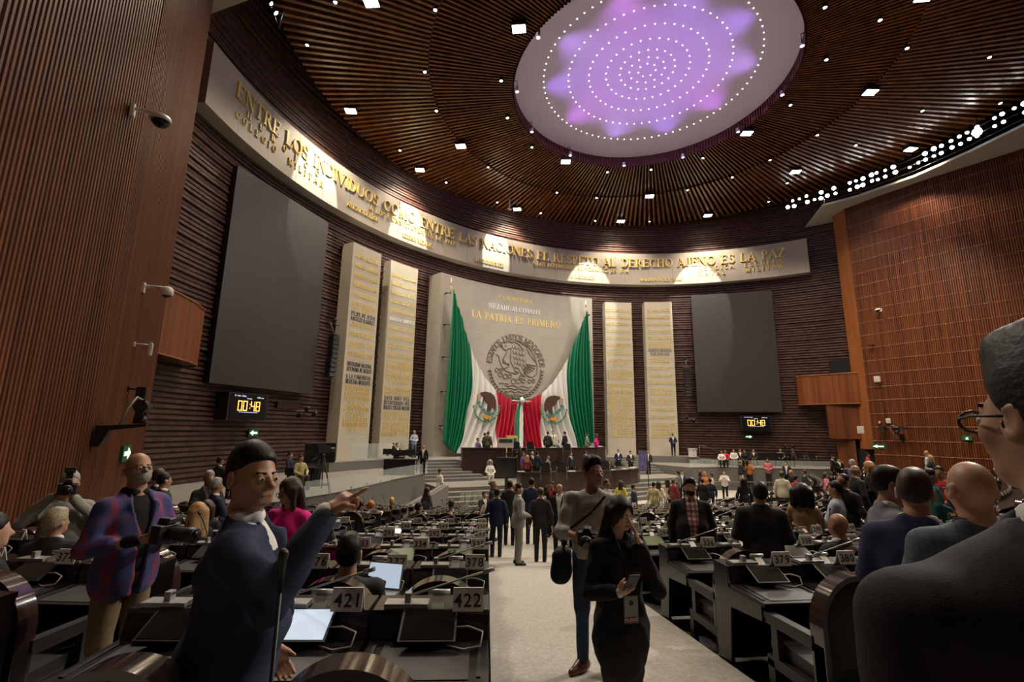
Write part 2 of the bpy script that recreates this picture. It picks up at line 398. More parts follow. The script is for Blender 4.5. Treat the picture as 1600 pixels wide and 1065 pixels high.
# ---------------- ceiling ----------------
OC = (0, 17.4); OR = 20.44; MC = (0, 14.74); MR = 12.56
def circ(c, r_, a): return (c[0]+r_*math.sin(a), c[1]-r_*math.cos(a))
mb = MB(); n = 96
def ringpts(c, r_, z): return [H(*circ(c, r_, 2*math.pi*j/n), z) for j in range(n+1)]
mb.grid([ringpts(OC, OR, ZC+.42), ringpts(MC, MR, ZC+.42), ringpts(DOME_C, DOME_R+.02, ZC+.42)], smooth=False, flip=True)
mb.grid([ringpts(OC, OR, ZC+.42), ringpts(OC, OR, ZC+.06)], smooth=False)
ceil = struct('ceiling', mb, MATS['black_void'])
mb = MB(); mb.add([H(a, b, 22.5) for a, b in ((-34, -6), (34, -6), (34, 54), (-34, 54))], [(0, 1, 2, 3)])
struct('ceiling_slab', mb, MATS['black_void'])
NS = 280; in_view = []
def slat(a, mb):
    o = circ(OC, OR, a); m_ = None
    # the slat runs towards the centre of the opening; find its crossing of the middle ring
    d = Vector((DOME_C[0]-o[0], DOME_C[1]-o[1])); L = d.length; d /= L
    x1 = L-DOME_R; xm = L-MR+.1
    nrm = Vector((-d.y, d.x)); h1, h2 = .30, .26
    def P(x, off, z): return H(o[0]+d.x*x+nrm.x*off, o[1]+d.y*x+nrm.y*off, z)
    for xa, xb, wa, wb, zb, zt in ((0, xm, .085, .066, ZC, ZC+h1), (xm, x1, .052, .034, ZC+.12, ZC+.12+h2)):
        mb.add([P(xa, -wa, zb), P(xa, wa, zb), P(xb, wb, zb), P(xb, -wb, zb), P(xa, -wa, zt), P(xa, wa, zt), P(xb, wb, zt), P(xb, -wb, zt)],
               [(0, 1, 2, 3), (0, 4, 5, 1), (2, 6, 7, 3), (1, 5, 6, 2), (0, 3, 7, 4)])
    c = px(P(0, 0, ZC)); e = px(P(x1, 0, ZC)); vis = False
    for f_ in (0, .25, .5, .75, 1):
        q = px(P(x1*f_, 0, ZC))
        if q and -30 < q[0] < 1630 and -30 < q[1] < 1065: vis = True
    return vis
rest = MB(); cnt = 0
for i in range(NS):
    m1 = MB(); v = slat(2*math.pi*i/NS, m1)
    if v and cnt < 300: obj('slat', m1, MATS['ceiling_wood'], ceil); cnt += 1
    else: rest.v, rest.f, rest.sm = rest.v, rest.f, rest.sm; rest.add(m1.v, m1.f)
tag(obj('slat_run', rest, MATS['ceiling_wood'], ceil), kind='stuff')
# drum of the opening and the dome above it
mb = MB(); line = []
for j in range(240):
    a = 2*math.pi*j/240
    for da, o in ((0, 0), (.3, 0), (.3, .07), (.8, .07), (.8, 0)): line.append(circ(DOME_C, DOME_R+.05-o, a+da*2*math.pi/240))
line.append(line[0])
mb.grid([[H(*p, ZC+.02) for p in line], [H(*p, ZC+.75) for p in line]], smooth=False)
mat('drum_red', (.10, .022, .018), .45)
obj('drum', mb, MATS['drum_red'], ceil)
mb = MB(); zd = lambda r_: ZC+.75+.75*(1-(r_/DOME_R)**2)
rr = [DOME_R*k/14 for k in range(1, 15)]
mb.grid([[H(*circ(DOME_C, r_, 2*math.pi*j/64), zd(r_)) for j in range(65)] for r_ in [.001]+rr], smooth=True, flip=False)
dome = obj('dome', mb, MATS['dome_white'], ceil)
star = MB(); star.lathe([(.0, -.025), (.022, -.02), (.032, 0)], 8); sm_ = star.mesh('star_lamp'); sm_.materials.append(MATS['spark'])
for r_, c_ in ((6.0, 80), (4.55, 58), (3.35, 42), (2.35, 30), (1.55, 20), (1.0, 12), (.5, 7)):
    for j in range(c_):
        o = link('star_lamp', sm_, dome); o.location = H(*circ(DOME_C, r_, 2*math.pi*(j+.3)/c_), zd(r_))
# lamps set in the slats
def flood(p, k):
    t = thing('flood_lamp', FL_LAB[k], 'ceiling lamp', p, rng.uniform(-.15, .15)+YAW*-1, 'double flood lamps among the ceiling slats')
    m1 = MB(); m1.bbox(-.34, .34, -.26, .26, -.02, .25); obj('housing', m1, MATS['black_metal'], t)
    for s_ in (-1, 1):
        m2 = MB(); m2.bbox(s_*.165-.145, s_*.165+.145, -.22, .22, -.05, -.021); obj('lens', m2, MATS['lamp_on'], t)
FL_LAB = ['double square flood lamp cut by the top edge of the photo, above the inscription band', 'double square flood lamp just outside the upper left rim of the lilac dome',
 'double square flood lamp nearest the left stretch of the inscription band', 'double square flood lamp on the middle ring seam, left of the dome',
 'double square flood lamp at the ceiling edge above the word on individuals', 'double square flood lamp touching the lower left rim of the dome opening',
 'double square flood lamp at the ceiling edge left of the hanging white bracket', 'double square flood lamp at the ceiling edge above the tribune, lowest of all',
 'double square flood lamp straight below the dome on the seam ring', 'double square flood lamp touching the lower right rim of the dome opening',
 'double square flood lamp between dome and stage lamp row, lower right', 'double square flood lamp at the ceiling edge right of the tribune, above the band end',
 'double square flood lamp on the seam ring far right of the dome', 'double square flood lamp close to the row of stage lamps',
 'double square flood lamp cut by the top edge, right of the dome']
for k, p in enumerate(FLOOD_POS): flood(p+Vector((0, 0, .05)), k)
DOWN = [(680, 14), (664, 111), (783, 125), (682, 172), (793, 183), (480, 69), (625, 234), (697, 284), (763, 260), (831, 229), (870, 300), (932, 308), (845, 332), (777, 315),
        (949, 268), (1017, 264), (930, 344), (1015, 345), (1289, 10), (1417, 74), (1291, 92), (1235, 163), (1277, 210), (1337, 226), (1203, 249), (1441, 172), (1546, 88),
        (1144, 276), (1074, 296), (1098, 246), (1230, 285), (1201, 314), (1563, 160), (524, 2), (1375, 30)]
m1 = MB(); m1.lathe([(.085, -.06), (.10, 0), (.10, .22)], 10); dh = m1.mesh('housing'); dh.materials.append(MATS['black_metal'])
m1 = MB(); m1.lathe([(.0, -.085), (.07, -.07), (.082, -.055)], 10); dl = m1.mesh('lens'); dl.materials.append(MATS['lamp_cool'])
for i_, (x, y) in enumerate(sorted(DOWN)):
    t = thing('downlight', 'small round white downlight in the slatted ceiling, %s from the left' % ordw(i_+1), 'downlight', atz(x, y, Z0+ZC-.03), 0, 'small downlights in the slatted ceiling')
    link('housing', dh, t); link('lens', dl, t)
# projectors on brackets round the dome opening
m1 = MB(); m1.tube([(0, .75, .55), (0, 0, .55), (0, 0, .18)], .02, 6); m1.box((0, 0, .17), (.26, .04, .04)); m1.box((-.12, 0, .08), (.025, .04, .2)); m1.box((.12, 0, .08), (.025, .04, .2)); br = m1.mesh('bracket'); br.materials.append(MATS['black_metal'])
m1 = MB(); m1.lathe([(.06, .13), (.10, .10), (.105, -.12), (.12, -.14)], 12); ho = m1.mesh('housing'); ho.materials.append(MATS['white_paint'])
m1 = MB(); m1.lathe([(.0, -.165), (.095, -.15), (.10, -.135)], 12); le = m1.mesh('lens'); le.materials.append(MATS['lens_dim'])
RIM = [(841, 55), (808, 140), (831, 203), (891, 240), (975, 256), (1067, 243), (1153, 203), (1222, 145), (1253, 68)]
def rim_rz(p): return math.atan2(p.y+DOME_C[1], p.x)-math.pi/2
for k, (x, y) in enumerate(RIM):
    t = thing('rim_projector', ['white projector hanging on the %s rim of the dome opening' % q for q in ('upper left', 'far left', 'left lower', 'lower left', 'bottom left', 'bottom right', 'lower right', 'right lower', 'far right')][k],
              'projector', atz(x, y, Z0+ZC-.35), rim_rz(atz(x, y, Z0+ZC-.35)), 'projectors round the dome rim')
    link('bracket', br, t); link('housing', ho, t); link('lens', le, t)

# ---------------- row of stage lamps on the ledge ----------------
def stage_lamp(p, aim, lab, grp, big=1.0, lensm='lamp_cool'):
    t = thing('stage_lamp', lab, 'stage lamp', p, 0, grp)
    q = (Vector(aim)-p).to_track_quat('-Z', 'Y').to_matrix().to_4x4()
    m1 = MB(); m1.lathe([(.05, .22), (.10, .2), (.13, .02), (.14, -.02)], 10, q); obj('housing', m1, MATS['black_metal'], t)
    m2 = MB(); m2.lathe([(0, -.045), (.10*big, -.035), (.12*big, -.021)], 10, q); obj('lens', m2, MATS[lensm], t)
INN = [(21.0, 10.9), (19.2, 13.2), (19.8, 15.4), (20.1, 18.9), (19.6, 22), (18.9, 24.6), (19.3, 28)]
rsl = poly_resample([(17.9, 11.4)]+[(a-.75, b) for a, b in INN[1:]], .46)
nl = {0: 0, 1: 0}
for k, (p, dr) in enumerate(rsl):
    for zz in (17.95, 18.42):
        if rng.random() < .12: continue
        j = rng.uniform(-.08, .08)
        q = H(p.x, p.y+j, zz+rng.uniform(-.04, .04))
        if px(q) and px(q)[0] < 1640:
            nl[zz > 18.1] += 1
            stage_lamp(q, H(-6, 24, -1), 'white stage lamp over the right wall, %s tier, %s from the left' % ('lower' if zz < 18.1 else 'upper', ordw(nl[zz > 18.1])), 'stage lamps over the right slat wall %s' % ('lower' if zz < 18.1 else 'upper'), rng.choice((.7, .8, .9, 1.15)))
_p = min((H(p.x+.08, p.y, 18.18) for p, d in rsl), key=lambda q: abs((px(q) or (9999,))[0]-1533))
stage_lamp(_p, CAMP, 'largest glaring white stage lamp in the row over the right wall', 'large stage lamp', 2.0)
t = thing('lamp_truss', 'black pipe truss carrying the bright stage lamps over the right slat wall', 'truss')
for zz in (17.72, 18.18, 18.62):
    m1 = MB(); m1.tube([H(p.x+.36, p.y, zz) for p, d in rsl], .025, 6); obj('rail', m1, MATS['black_metal'], t)
for p, d in rsl[::5]:
    m1 = MB(); m1.tube([H(p.x+.36, p.y, 17.55), H(p.x+.36, p.y, 19.2)], .03, 6); obj('upright', m1, MATS['black_metal'], t)
# left slot: a triangular truss with two spots
t = thing('lamp_truss', 'thin triangular truss hanging in the black ceiling slot at top left', 'truss')
a, b, c = atd(418, -8, 19), atd(452, -8, 19), atd(436, 44, 19)
for u, v in ((a, c), (b, c), (a, b)):
    m1 = MB(); m1.tube([u, v], .03, 6); obj('rail', m1, MATS['iron'], t)
for k, (x, y) in enumerate(((424, 5), (431, 20))):
    stage_lamp(atd(x, y, 18.8), H(0, 10, 0), ('upper' if k == 0 else 'lower')+' white spot lamp on the hanging truss at top left', 'spots on the left truss', .9)

# ---------------- inscription band ----------------
BR = 24.1; b0 = math.asin(21.26/BR); zb0, zb1 = 13.34, 16.3
band = thing('inscription_band', 'long curved stone band with gold raised lettering under the ceiling', 'inscription band')
NSEG = 24
for i in range(NSEG):                              # stone slabs of the facing
    m1 = MB(); a0 = -b0+2*b0*i/NSEG; a1 = -b0+2*b0*(i+1)/NSEG-.0006
    st = [a0+(a1-a0)*j/3 for j in range(4)]
    m1.grid([[cylp(BR, a, zb0) for a in st], [cylp(BR, a, zb1) for a in st]], smooth=False, flip=True)
    m1.grid([[cylp(BR+.75, a, zb0) for a in st], [cylp(BR, a, zb0) for a in st]], smooth=False, flip=True)
    m1.grid([[cylp(BR, a, zb1) for a in st], [cylp(BR+.75, a, zb1) for a in st]], smooth=False, flip=True)
    for a in (a0, a1):
        m1.add([cylp(BR, a, zb0), cylp(BR+.75, a, zb0), cylp(BR+.75, a, zb1), cylp(BR, a, zb1)], [(0, 1, 2, 3)])
    obj('slab', m1, MATS['stone_shaded'], band)
def band_text(txt, u0, u1, z, h, m, one=True, depth=.05, sp=None):
    """u is arc length along the band (0 at the axis)"""
    W = line_w(txt, 0)*h; n = len(txt)-1; gap = ((u1-u0)-W)/max(n, 1); u = u0; whole = MB()
    for c in txt:
        a = .5*h if c == ' ' else serif_quads(c)[1]*h
        if c != ' ':
            m1 = whole if one else MB()
            letter_mb(c, h, lambda p, q, o, u=u: cylp(BR-o, (u+p)/BR, z+q), m1, 0, depth)
            if not one: obj('letter', m1, m, band)
        u += a+gap
    if one: obj('inscription', whole, m, band)
def bu(x, y, z):                                   # arc coordinate of a photographed point on the band
    r = ray(x, y); p = atz(x, y, Z0+z); return math.atan2(p.x, CB+p.y)*BR
uA, uB = -20.9*1.19, 0
umax = b0*BR
band_text('ENTRE LOS INDIVIDUOS COMO ENTRE LAS NACIONES EL RESPETO AL DERECHO AJENO ES LA PAZ', -umax+1.7, umax-1.6, 15.0, .80, MATS['gold'], one=False, depth=.07)
band_text('HEROICO', -umax+2.6, -umax+8.2, 14.55, .34, MATS['gold'])
band_text('COLEGIO  MILITAR', -umax+1.9, -umax+8.6, 14.05, .34, MATS['gold'])
band_text('A LOS CONSTITUYENTES DE 1917', -13.5, -5.5, 14.45, .36, MATS['gold'])
band_text('ANTONIO DE LEON', -15.4, -12.6, 13.9, .3, MATS['gold'])
band_text('LEONA VICARIO', -10.4, -7.6, 13.65, .3, MATS['gold'])
band_text('J O DOMINGUEZ', -3.6, -.8, 13.65, .3, MATS['gold'])
band_text('A LOS DEFENSORES DE VERACRUZ EN 1914', 2.0, 11.2, 14.45, .34, MATS['gold'])
band_text('M LAZARIN', 5.6, 8.0, 13.65, .3, MATS['gold'])
band_text('MARIANA R DEL TORO', 12.2, 16.0, 13.65, .28, MATS['gold'])
band_text('HEROICA  ESCUELA', umax-8.6, umax-1.9, 14.5, .36, MATS['gold'])
band_text('NAVAL    MILITAR', umax-8.6, umax-1.9, 14.02, .36, MATS['gold'])

# ---------------- stone panels ----------------
def stone_panel(ta, tb, Rr, label, zt=11.6, zb=ZU, thick=.95, courses=9, extra=0, mt='stone'):
    """upright slab on the curved wall between arc angles"""
    t = thing('memorial_stele', label, 'stone stele')
    ba, bb = math.asin(ta/Rr), math.asin(tb/Rr)
    for i in range(courses):
        z0 = zb+(zt-zb)*i/courses; z1 = zb+(zt-zb)*(i+1)/courses-.006; m1 = MB(); nn = 2+extra; st = [ba+(bb-ba)*j/nn for j in range(nn+1)]
        m1.grid([[cylp(Rr, a, z0) for a in st], [cylp(Rr, a, z1) for a in st]], smooth=False, flip=True)
        m1.grid([[cylp(Rr, a, z1) for a in st], [cylp(Rr+thick, a, z1) for a in st]], smooth=False, flip=True)
        for a, fl in ((ba, 0), (bb, 1)):
            q = (0, 1, 2, 3); m1.add([cylp(Rr, a, z0), cylp(Rr+thick, a, z0), cylp(Rr+thick, a, z1), cylp(Rr, a, z1)], [q if fl else q[::-1]])
        obj('slab', m1, MATS[mt], t)
    return t
def panel_text(t, Rr, bc, lines, h, maxw, single=False):
    """lines: (z, text, material)"""
    for z, txt, mm in lines:
        W = line_w(txt, .06)*h; k = min(1.0, maxw/W); m1 = MB(); x = -W/2/h
        for c in txt:
            a = .5 if c == ' ' else serif_quads(c)[1]
            if c != ' ': letter_mb(c, h, lambda p, q, o: cylp(Rr-o, bc+p*k/Rr, z+q), m1, x, .03)
            x += a+.06
            if single and c != ' ': obj('letter', m1, MATS[mm], t); m1 = MB()
        if not single: obj('inscription', m1, MATS[mm], t)
def stack(z0, step, items):
    out = []; z = z0
    for it in items:
        g, txt = it[0], it[1]; mm = it[2] if len(it) > 2 else 'gold'
        z -= g*step; out.append((z, txt, mm))
    return out
PW = {'A': (11.70, 13.70, 13.98/1, None)}
def pan(ta, tb, s_mid, label, lines, z0=10.5, step=.36, h=.26):
    bm = (ta+tb)/2; Rr = math.hypot(bm, CB-s_mid)
    t = stone_panel(ta, tb, Rr, label); panel_text(t, Rr, math.asin(bm/Rr), stack(z0, step, lines), h, abs(tb-ta)*.98); return t
pan(-13.75, -11.72, 2.05, 'outermost left upright stone panel with gold names beside the left screen', [
 (0, 'JUAN ALDAMA'), (2, 'MARIANO ABASOLO'), (2, 'MARIANO MATAMOROS'), (2, 'HERMENEGILDO GALEANA'), (2, 'LEONARDO BRAVO'), (2, 'VICENTE GUERRERO'), (1, 'SALDAÑA'.replace('Ñ', 'N')),
 (1, 'FELIPE DE JESUS', 'iron'), (1, 'ANGELES RAMIREZ', 'iron'), (1, 'JUAN ALVAREZ'), (2, 'SANTOS DEGOLLADO'), (2, 'IGNACIO DE LA LLAVE'), (2, 'JOSE MARIA ARTEAGA'),
 (2, 'UNIVERSIDAD NACIONAL', 'iron'), (1, 'AUTONOMA DE MEXICO', 'iron'), (1.4, 'A LA COMUNIDAD', 'iron'), (1, 'MEXICANA MIGRANTE', 'iron'), (1.2, 'FRANCISCO I MADERO'), (1, 'ALVARO OBREGON'),
 (1, 'LAZARO CARDENAS'), (1, 'DEL RIO'), (1, 'AL EXILIO REPUBLICANO'), (1, 'ESPANOL'), (1, 'A LOS HEROICOS'), (1, 'DEFENSORES DE CUAUTLA'), (1, 'EN 1812')], 10.7, .315)
pan(-10.88, -8.66, .15, 'left upright stone panel with gold names, nearest the flag', [
 (0, 'JUAN ALDAMA'), (2, 'MIGUEL BRAVO'), (2, 'XAVIER MINA'), (2, 'PEDRO MORENO'), (2, 'VICTOR ROSALES'), (2, 'MARIANO JIMENEZ', 'silver'), (2, 'GUADALUPE VICTORIA'), (2, 'VALENTIN GOMEZ FARIAS'),
 (2, 'BENITO JUAREZ'), (2, 'IGNACIO ZARAGOZA'), (1.6, 'A LOS DEFENSORES'), (1, 'DE PUEBLA DE ZARAGOZA'), (1, 'EN 1862 Y 1863'), (1, 'INSTITUTO POLITECNICO'), (1, 'NACIONAL'), (1.6, 'RICARDO FLORES MAGON'), (1, 'AQUILES SERDAN'),
 (1, '2013 ANO DEL', 'iron'), (1, 'BICENTENARIO DEL', 'iron'), (1, 'HEROICO COLEGIO MILITAR', 'iron'), (1.2, 'FRANCISCO VILLA'), (1, 'BENITO NAVA'), (1.3, 'GENARO ESTRADA'), (1, 'JUSTO SIERRA MENDEZ'), (1, 'CONGRESO DE LA UNION')], 10.5, .315)
pan(8.66, 10.88, .15, 'right upright stone panel with gold names, nearest the flag', [
 (0, 'NICOLAS BRAVO'), (2, 'IGNACIO RAYON'), (2, 'ANDRES QUINTANA ROO'), (2, 'MELCHOR OCAMPO'), (2, 'SAN LUIS POTOSI'), (2, 'A LOS CONSTITUYENTES'), (1, 'DE 1857'), (1.5, 'JOSE MARIA IGLESIAS'), (2, 'MARIANO ESCOBEDO'), (1, 'LERDO'),
 (2, 'A LAZARO CARDENAS'), (1, 'A LOS DEFENSORES'), (1, 'DE QUERETARO EN 1867'), (2, 'DEFENSORES DE LA PATRIA'), (1, '1846 1848'), (1, 'BATALLON DE SAN PATRICIO'), (1.3, 'BELISARIO DOMINGUEZ'), (1, 'EMILIANO ZAPATA'), (1, 'FRANCISCO J MUGICA'),
 (1, 'VICENTE LOMBARDO'), (1, 'TOLEDANO'), (1.2, 'IGNACIO RAMIREZ'), (1, 'EL NIGROMANTE'), (1, 'LEANDRO VALLE'), (1, 'MARTINEZ'), (1.2, 'A LA TRANSICION'), (1, 'DEMOCRATICA')], 10.7, .315)
pan(11.72, 13.75, 2.05, 'outermost right upright stone panel with gold names beside the right screen', [
 (0, 'ANA MARIA HUARTE'), (2, 'MARIANO JIMENEZ'), (2, 'GUSTAVO DIAZ ORDAZ'), (2, 'JUAN N ALVAREZ'), (2, 'PEDRO MORENO'), (1.6, 'CONSTITUYENTES DE'), (1, 'APATZINGAN'), (1, 'GILBERTO BOSQUES', 'iron'), (1, 'SALDIVAR', 'iron'), (1, 'DIEGO DE LA'), (1, 'BARRERA'),
 (2, 'GUILLERMO PRIETO'), (2, 'MELCHOR OCAMPO'), (2, 'FRANCISCO ZARCO'), (2, 'IGNACIO MANUEL'), (1, 'ALTAMIRANO'), (1.6, 'SOR JUANA INES'), (1, 'DE LA CRUZ'), (1.8, 'VENUSTIANO CARRANZA'), (2, 'FELIPE CARRILLO PUERTO'), (2, 'A LOS LEGISLADORES'), (1, 'MARTIRES DE 1913'), (1.2, 'AL MOVIMIENTO'), (1, 'ESTUDIANTIL 1968')], 10.7, .315)
RFP = 23.18
fp = stone_panel(-6.98, 6.98, RFP, 'wide central stone panel carrying the national seal behind the flag', thick=1.5, courses=7, extra=10, mt='stone_shaded')
panel_text(fp, RFP, 0, [(10.55, 'CUAUHTEMOC', 'gold')], .36, 4.0, True)
panel_text(fp, RFP, -.005, [(9.68, 'NEZAHUALCOYOTL', 'silver')], .40, 5.7, True)
panel_text(fp, RFP, 0, [(8.68, 'LA PATRIA ES PRIMERO', 'gold')], .58, 8.3, True)

# ---------------- side screens, clocks, exit arrows ----------------
def flat_frame(ta, sa, tb, sb):
    """matrix of a flat upright thing whose lower-left (seen from the hall) is at (ta, sa) and right end at (tb, sb)"""
    a, b = H(ta, sa, 0), H(tb, sb, 0); x = (b-a).normalized(); y = Vector((-x.y, x.x, 0)); return a, x, y, (b-a).length
for sg, lab in ((-1, 'left'), (1, 'right')):
    pts = ((20.02, 8.09), (15.4, 3.49)) if sg < 0 else ((15.4, 3.49), (20.02, 8.09))
    a, x, y, L = flat_frame(pts[0][0]*sg, pts[0][1], pts[1][0]*sg, pts[1][1])
    rz = math.atan2(x.y, x.x)
    t = thing('video_screen', 'tall dark switched-off screen on the %s of the tribune wall' % lab, 'screen', a+Vector((0, 0, 1.87)), rz)
    m1 = MB(); m1.bbox(0, L, .03, .30, 0, 10.34); obj('frame', m1, MATS['black_metal'], t)
    m1 = MB(); nx, nz = 6, 10
    for i in range(nx):
        for j in range(nz):
            m1 = MB(); m1.bbox(L*i/nx+.001, L*(i+1)/nx-.001, 0, .028, 10.34*j/nz+.001, 10.34*(j+1)/nz-.001); obj('screen_panel', m1, MATS['screen_grey'], t)
    pts = ((19.16, 7.54), (17.68, 5.99)) if sg < 0 else ((17.68, 5.99), (19.16, 7.54))
    a, x, y, L = flat_frame(pts[0][0]*sg, pts[0][1], pts[1][0]*sg, pts[1][1]); rz = math.atan2(x.y, x.x)
    t = thing('wall_clock', 'black digital clock display reading 00:48 under the %s screen' % lab, 'clock', a+Vector((0, 0, .34)), rz)
    m1 = MB(); m1.bbox(-.1, L+.1, .01, .75, -.03, 1.22); obj('housing', m1, MATS['black_metal'], t)
    m1 = MB(); m1.bbox(.02, L-.02, -.01, .009, .02, 1.17); obj('display', m1, mat('display_black', (.01, .01, .014), .25), t)
    def seg(txt, cx, cz, h, mm, nm):
        m2 = text_mb(txt, h); m2.v = [(v[0]+cx, -.016, v[2]+cz) for v in m2.v]; obj(nm, m2, MATS[mm], t)
    # seven-segment digits
    segs = {'0': 'abcdef', '4': 'fgbc', '8': 'abcdefg'}; m2 = MB(); hx, hz = .20, .42; cx = L/2-.62; cz = .42
    for c in '00:48':
        if c == ':':
            for dz in (.12, .30): m2.bbox(cx+.05, cx+.10, -.02, -.012, cz+dz-.025, cz+dz+.025)
            cx += .15; continue
        for sgm in segs[c]:
            xx0, zz0, xx1, zz1 = {'a': (0, 1, 1, 1), 'b': (1, .5, 1, 1), 'c': (1, 0, 1, .5), 'd': (0, 0, 1, 0), 'e': (0, 0, 0, .5), 'f': (0, .5, 0, 1), 'g': (0, .5, 1, .5)}[sgm]
            m2.bbox(cx+xx0*hx-.022+(.02 if xx0 == xx1 else .03)*0, cx+xx1*hx+.022, -.02, -.012, cz+zz0*hz-.022, cz+zz1*hz+.022)
        cx += .30
    obj('digits', m2, MATS['led_amber'], t)
    seg('17 / feb / 2026', .52, 1.08, .075, 'led_white', 'date_text'); seg('11:29 a.m.', L-.42, 1.06, .075, 'led_white', 'time_text'); seg('Orador', L/2, .98, .065, 'led_white', 'caption')
    m2 = MB(); m2.bbox(L/2-.55, L/2+.55, -.02, -.012, .33, .345); obj('rule', m2, MATS['led_white'], t)
def exit_sign(p, n_dir, left, lab, w=.62, h=.36, green=True, figure=False):
    rz = math.atan2(n_dir[1], n_dir[0])+math.pi/2
    t = thing('exit_sign', lab, 'exit sign', p, rz)
    m1 = MB(); m1.bbox(-w/2, w/2, -.02, .06, -h/2, h/2); obj('plate', m1, MATS['exit_green' if green else 'black_metal'], t)
    m1 = MB(); k = -1 if left else 1
    if figure: poly = [(-.1, -.12), (-.03, 0), (-.1, .02), (-.1, .05), (0, .05), (.1, .02), (.03, 0), (.1, -.12), (.04, -.12), (0, -.05), (-.04, -.12)]
    else: poly = [(-.22, -.05), (.05, -.05), (.05, -.13), (.26, 0), (.05, .13), (.05, .05), (-.22, .05)]
    poly = [(p_[0]*k*w/.62, p_[1]*h/.36) for p_ in poly]
    if k < 0: poly = poly[::-1]
    m1.prism(poly, -.035, -.021, axis='y'); obj('arrow', m1, MATS['exit_white'], t)
def cyl_hit(x, y, Rr):
    r = ray(x, y); ox, oy = CAMP.x, CAMP.y+CB; A = r.x**2+r.y**2; B = 2*(ox*r.x+oy*r.y); C = ox*ox+oy*oy-Rr*Rr
    k = (-B+math.sqrt(B*B-4*A*C))/(2*A); return CAMP+r*k
def side_hit(x, y, sg, tt=21.1):
    r = ray(x, y); k = (sg*tt-CAMP.x)/r.x; return CAMP+r*k
p = cyl_hit(396, 676, 24.7); exit_sign(p, (-p.x, -(p.y+CB)), True, 'green exit arrow pointing left under the left clock')
p = cyl_hit(1170, 682, 24.7); exit_sign(p, (-p.x, -(p.y+CB)), False, 'green exit arrow pointing right under the right clock')
exit_sign(side_hit(197, 708, -1, 21.0), (1, 0), False, 'green exit arrow sign on the left slat wall above the bald photographer', .9, .42)
exit_sign(side_hit(1373, 697, 1, 21.0), (-1, 0), True, 'green exit arrow on the right slat wall above the red vest', .9, .3)
exit_sign(side_hit(1511, 684, 1, 21.1), (-1, 0), True, 'small green sign with a figure on the right slat wall', .5, .3, figure=True)
# ---------------- floors ----------------
HC = -6.93                        # centre of the seating arcs on the axis
TH = R(-25.1)                     # direction of the main aisle
RPIT, RDZ, R0 = 1.55, .191, 40.27
def row_r(k): return R0-RPIT*k-(1.1 if k >= 6 else 0)
def row_z(k): return -1.92-RDZ*k-(.06 if k >= 6 else 0)
def polar(r_, a, z): return H(r_*math.sin(a), HC+r_*math.cos(a), z)
mb = MB(); mb.add([H(a, b, ZF-.02) for a, b in ((-34, -5), (34, -5), (34, 54), (-34, 54))], [(0, 3, 2, 1)])
struct('floor', mb, MATS['carpet'])
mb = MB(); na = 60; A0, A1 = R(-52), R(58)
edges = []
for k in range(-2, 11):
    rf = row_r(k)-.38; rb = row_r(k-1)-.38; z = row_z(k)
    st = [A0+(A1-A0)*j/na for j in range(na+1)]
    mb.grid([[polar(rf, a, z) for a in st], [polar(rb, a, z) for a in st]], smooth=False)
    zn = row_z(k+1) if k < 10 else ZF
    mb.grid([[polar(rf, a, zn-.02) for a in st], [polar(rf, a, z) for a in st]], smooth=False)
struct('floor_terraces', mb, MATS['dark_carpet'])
def ramp(u0, u1, th, nm, ra=46.2, rb=23.2):
    """sloping aisle; u is the distance to the right of the radial line th"""
    def zr(r_): return row_z(0)+(r_-(R0-.38))*RDZ/RPIT+.03 if r_ > row_r(6)+1.2 else row_z(6)+(r_-(row_r(6)-.38))*RDZ/RPIT+.03
    m1 = MB(); rs = [ra+(rb-ra)*j/40 for j in range(41)]
    L = [polar(r_, th+u0/r_, zr(r_)) for r_ in rs]; Q = [polar(r_, th+u1/r_, zr(r_)) for r_ in rs]
    m1.grid([L, Q], smooth=False); dn = Vector((0, 0, -.4))
    m1.grid([[p+dn for p in L], L], smooth=False); m1.grid([Q, [p+dn for p in Q]], smooth=False)
    struct(nm, m1, MATS['carpet'])
def ramp_z(r_):
    return row_z(0)+(r_-(R0-.38))*RDZ/RPIT+.03 if r_ > row_r(6)+1.2 else row_z(6)+(r_-(row_r(6)-.38))*RDZ/RPIT+.03
AISLE = (.52, 2.68); AISLE_L = (-2.42, -1.60)
ramp(*AISLE, TH, 'floor_aisle_main'); ramp(*AISLE_L, TH, 'floor_aisle_left')
ramp(-1.1, 1.1, 0, 'floor_aisle_centre'); ramp(-AISLE[1], -AISLE[0], -TH, 'floor_aisle_far')

# ---------------- tribune platforms ----------------
def slab(nm, poly, z1, z0=ZF, m='podium_grey', top='step_light'):
    m1 = MB(); P = [(a, b) for a, b in poly]; n = len(P)
    m1.add([H(a, b, z1) for a, b in P]+[H(a, b, z0) for a, b in P], [tuple(range(n))[::-1]]+[(i, (i+1) % n, n+(i+1) % n, n+i) for i in range(n)])
    # orient outward
    A = sum(P[i][0]*P[(i+1) % n][1]-P[(i+1) % n][0]*P[i][1] for i in range(n))
    if A < 0: m1.f = [f[::-1] for f in m1.f]
    o = struct(nm, m1, MATS[m]); o.data.materials.append(MATS[top]); o.data.polygons[0].material_index = 1
    return o
arc = [(22.75*math.sin(R(b)), CB-22.75*math.cos(R(b))) for b in range(-39, 40, 3)]
cen = [p for p in arc if abs(p[0]) > 6.9]
slab('platform_upper', [(-9.2, 3.15)]+[(-9.2, 3.15)][:0]+[p for p in arc if p[0] < -9.2][::-1]+[(-15.6, 2.0), (-12, -1), (0, -2.6), (12, -1), (15.6, 2.0)]+[p for p in arc if p[0] > 9.2][::-1]+[(9.2, 3.15), (6.3, 3.15), (5.5, 3.3), (-6.4, 3.9), (-6.5, 3.15)], ZU)
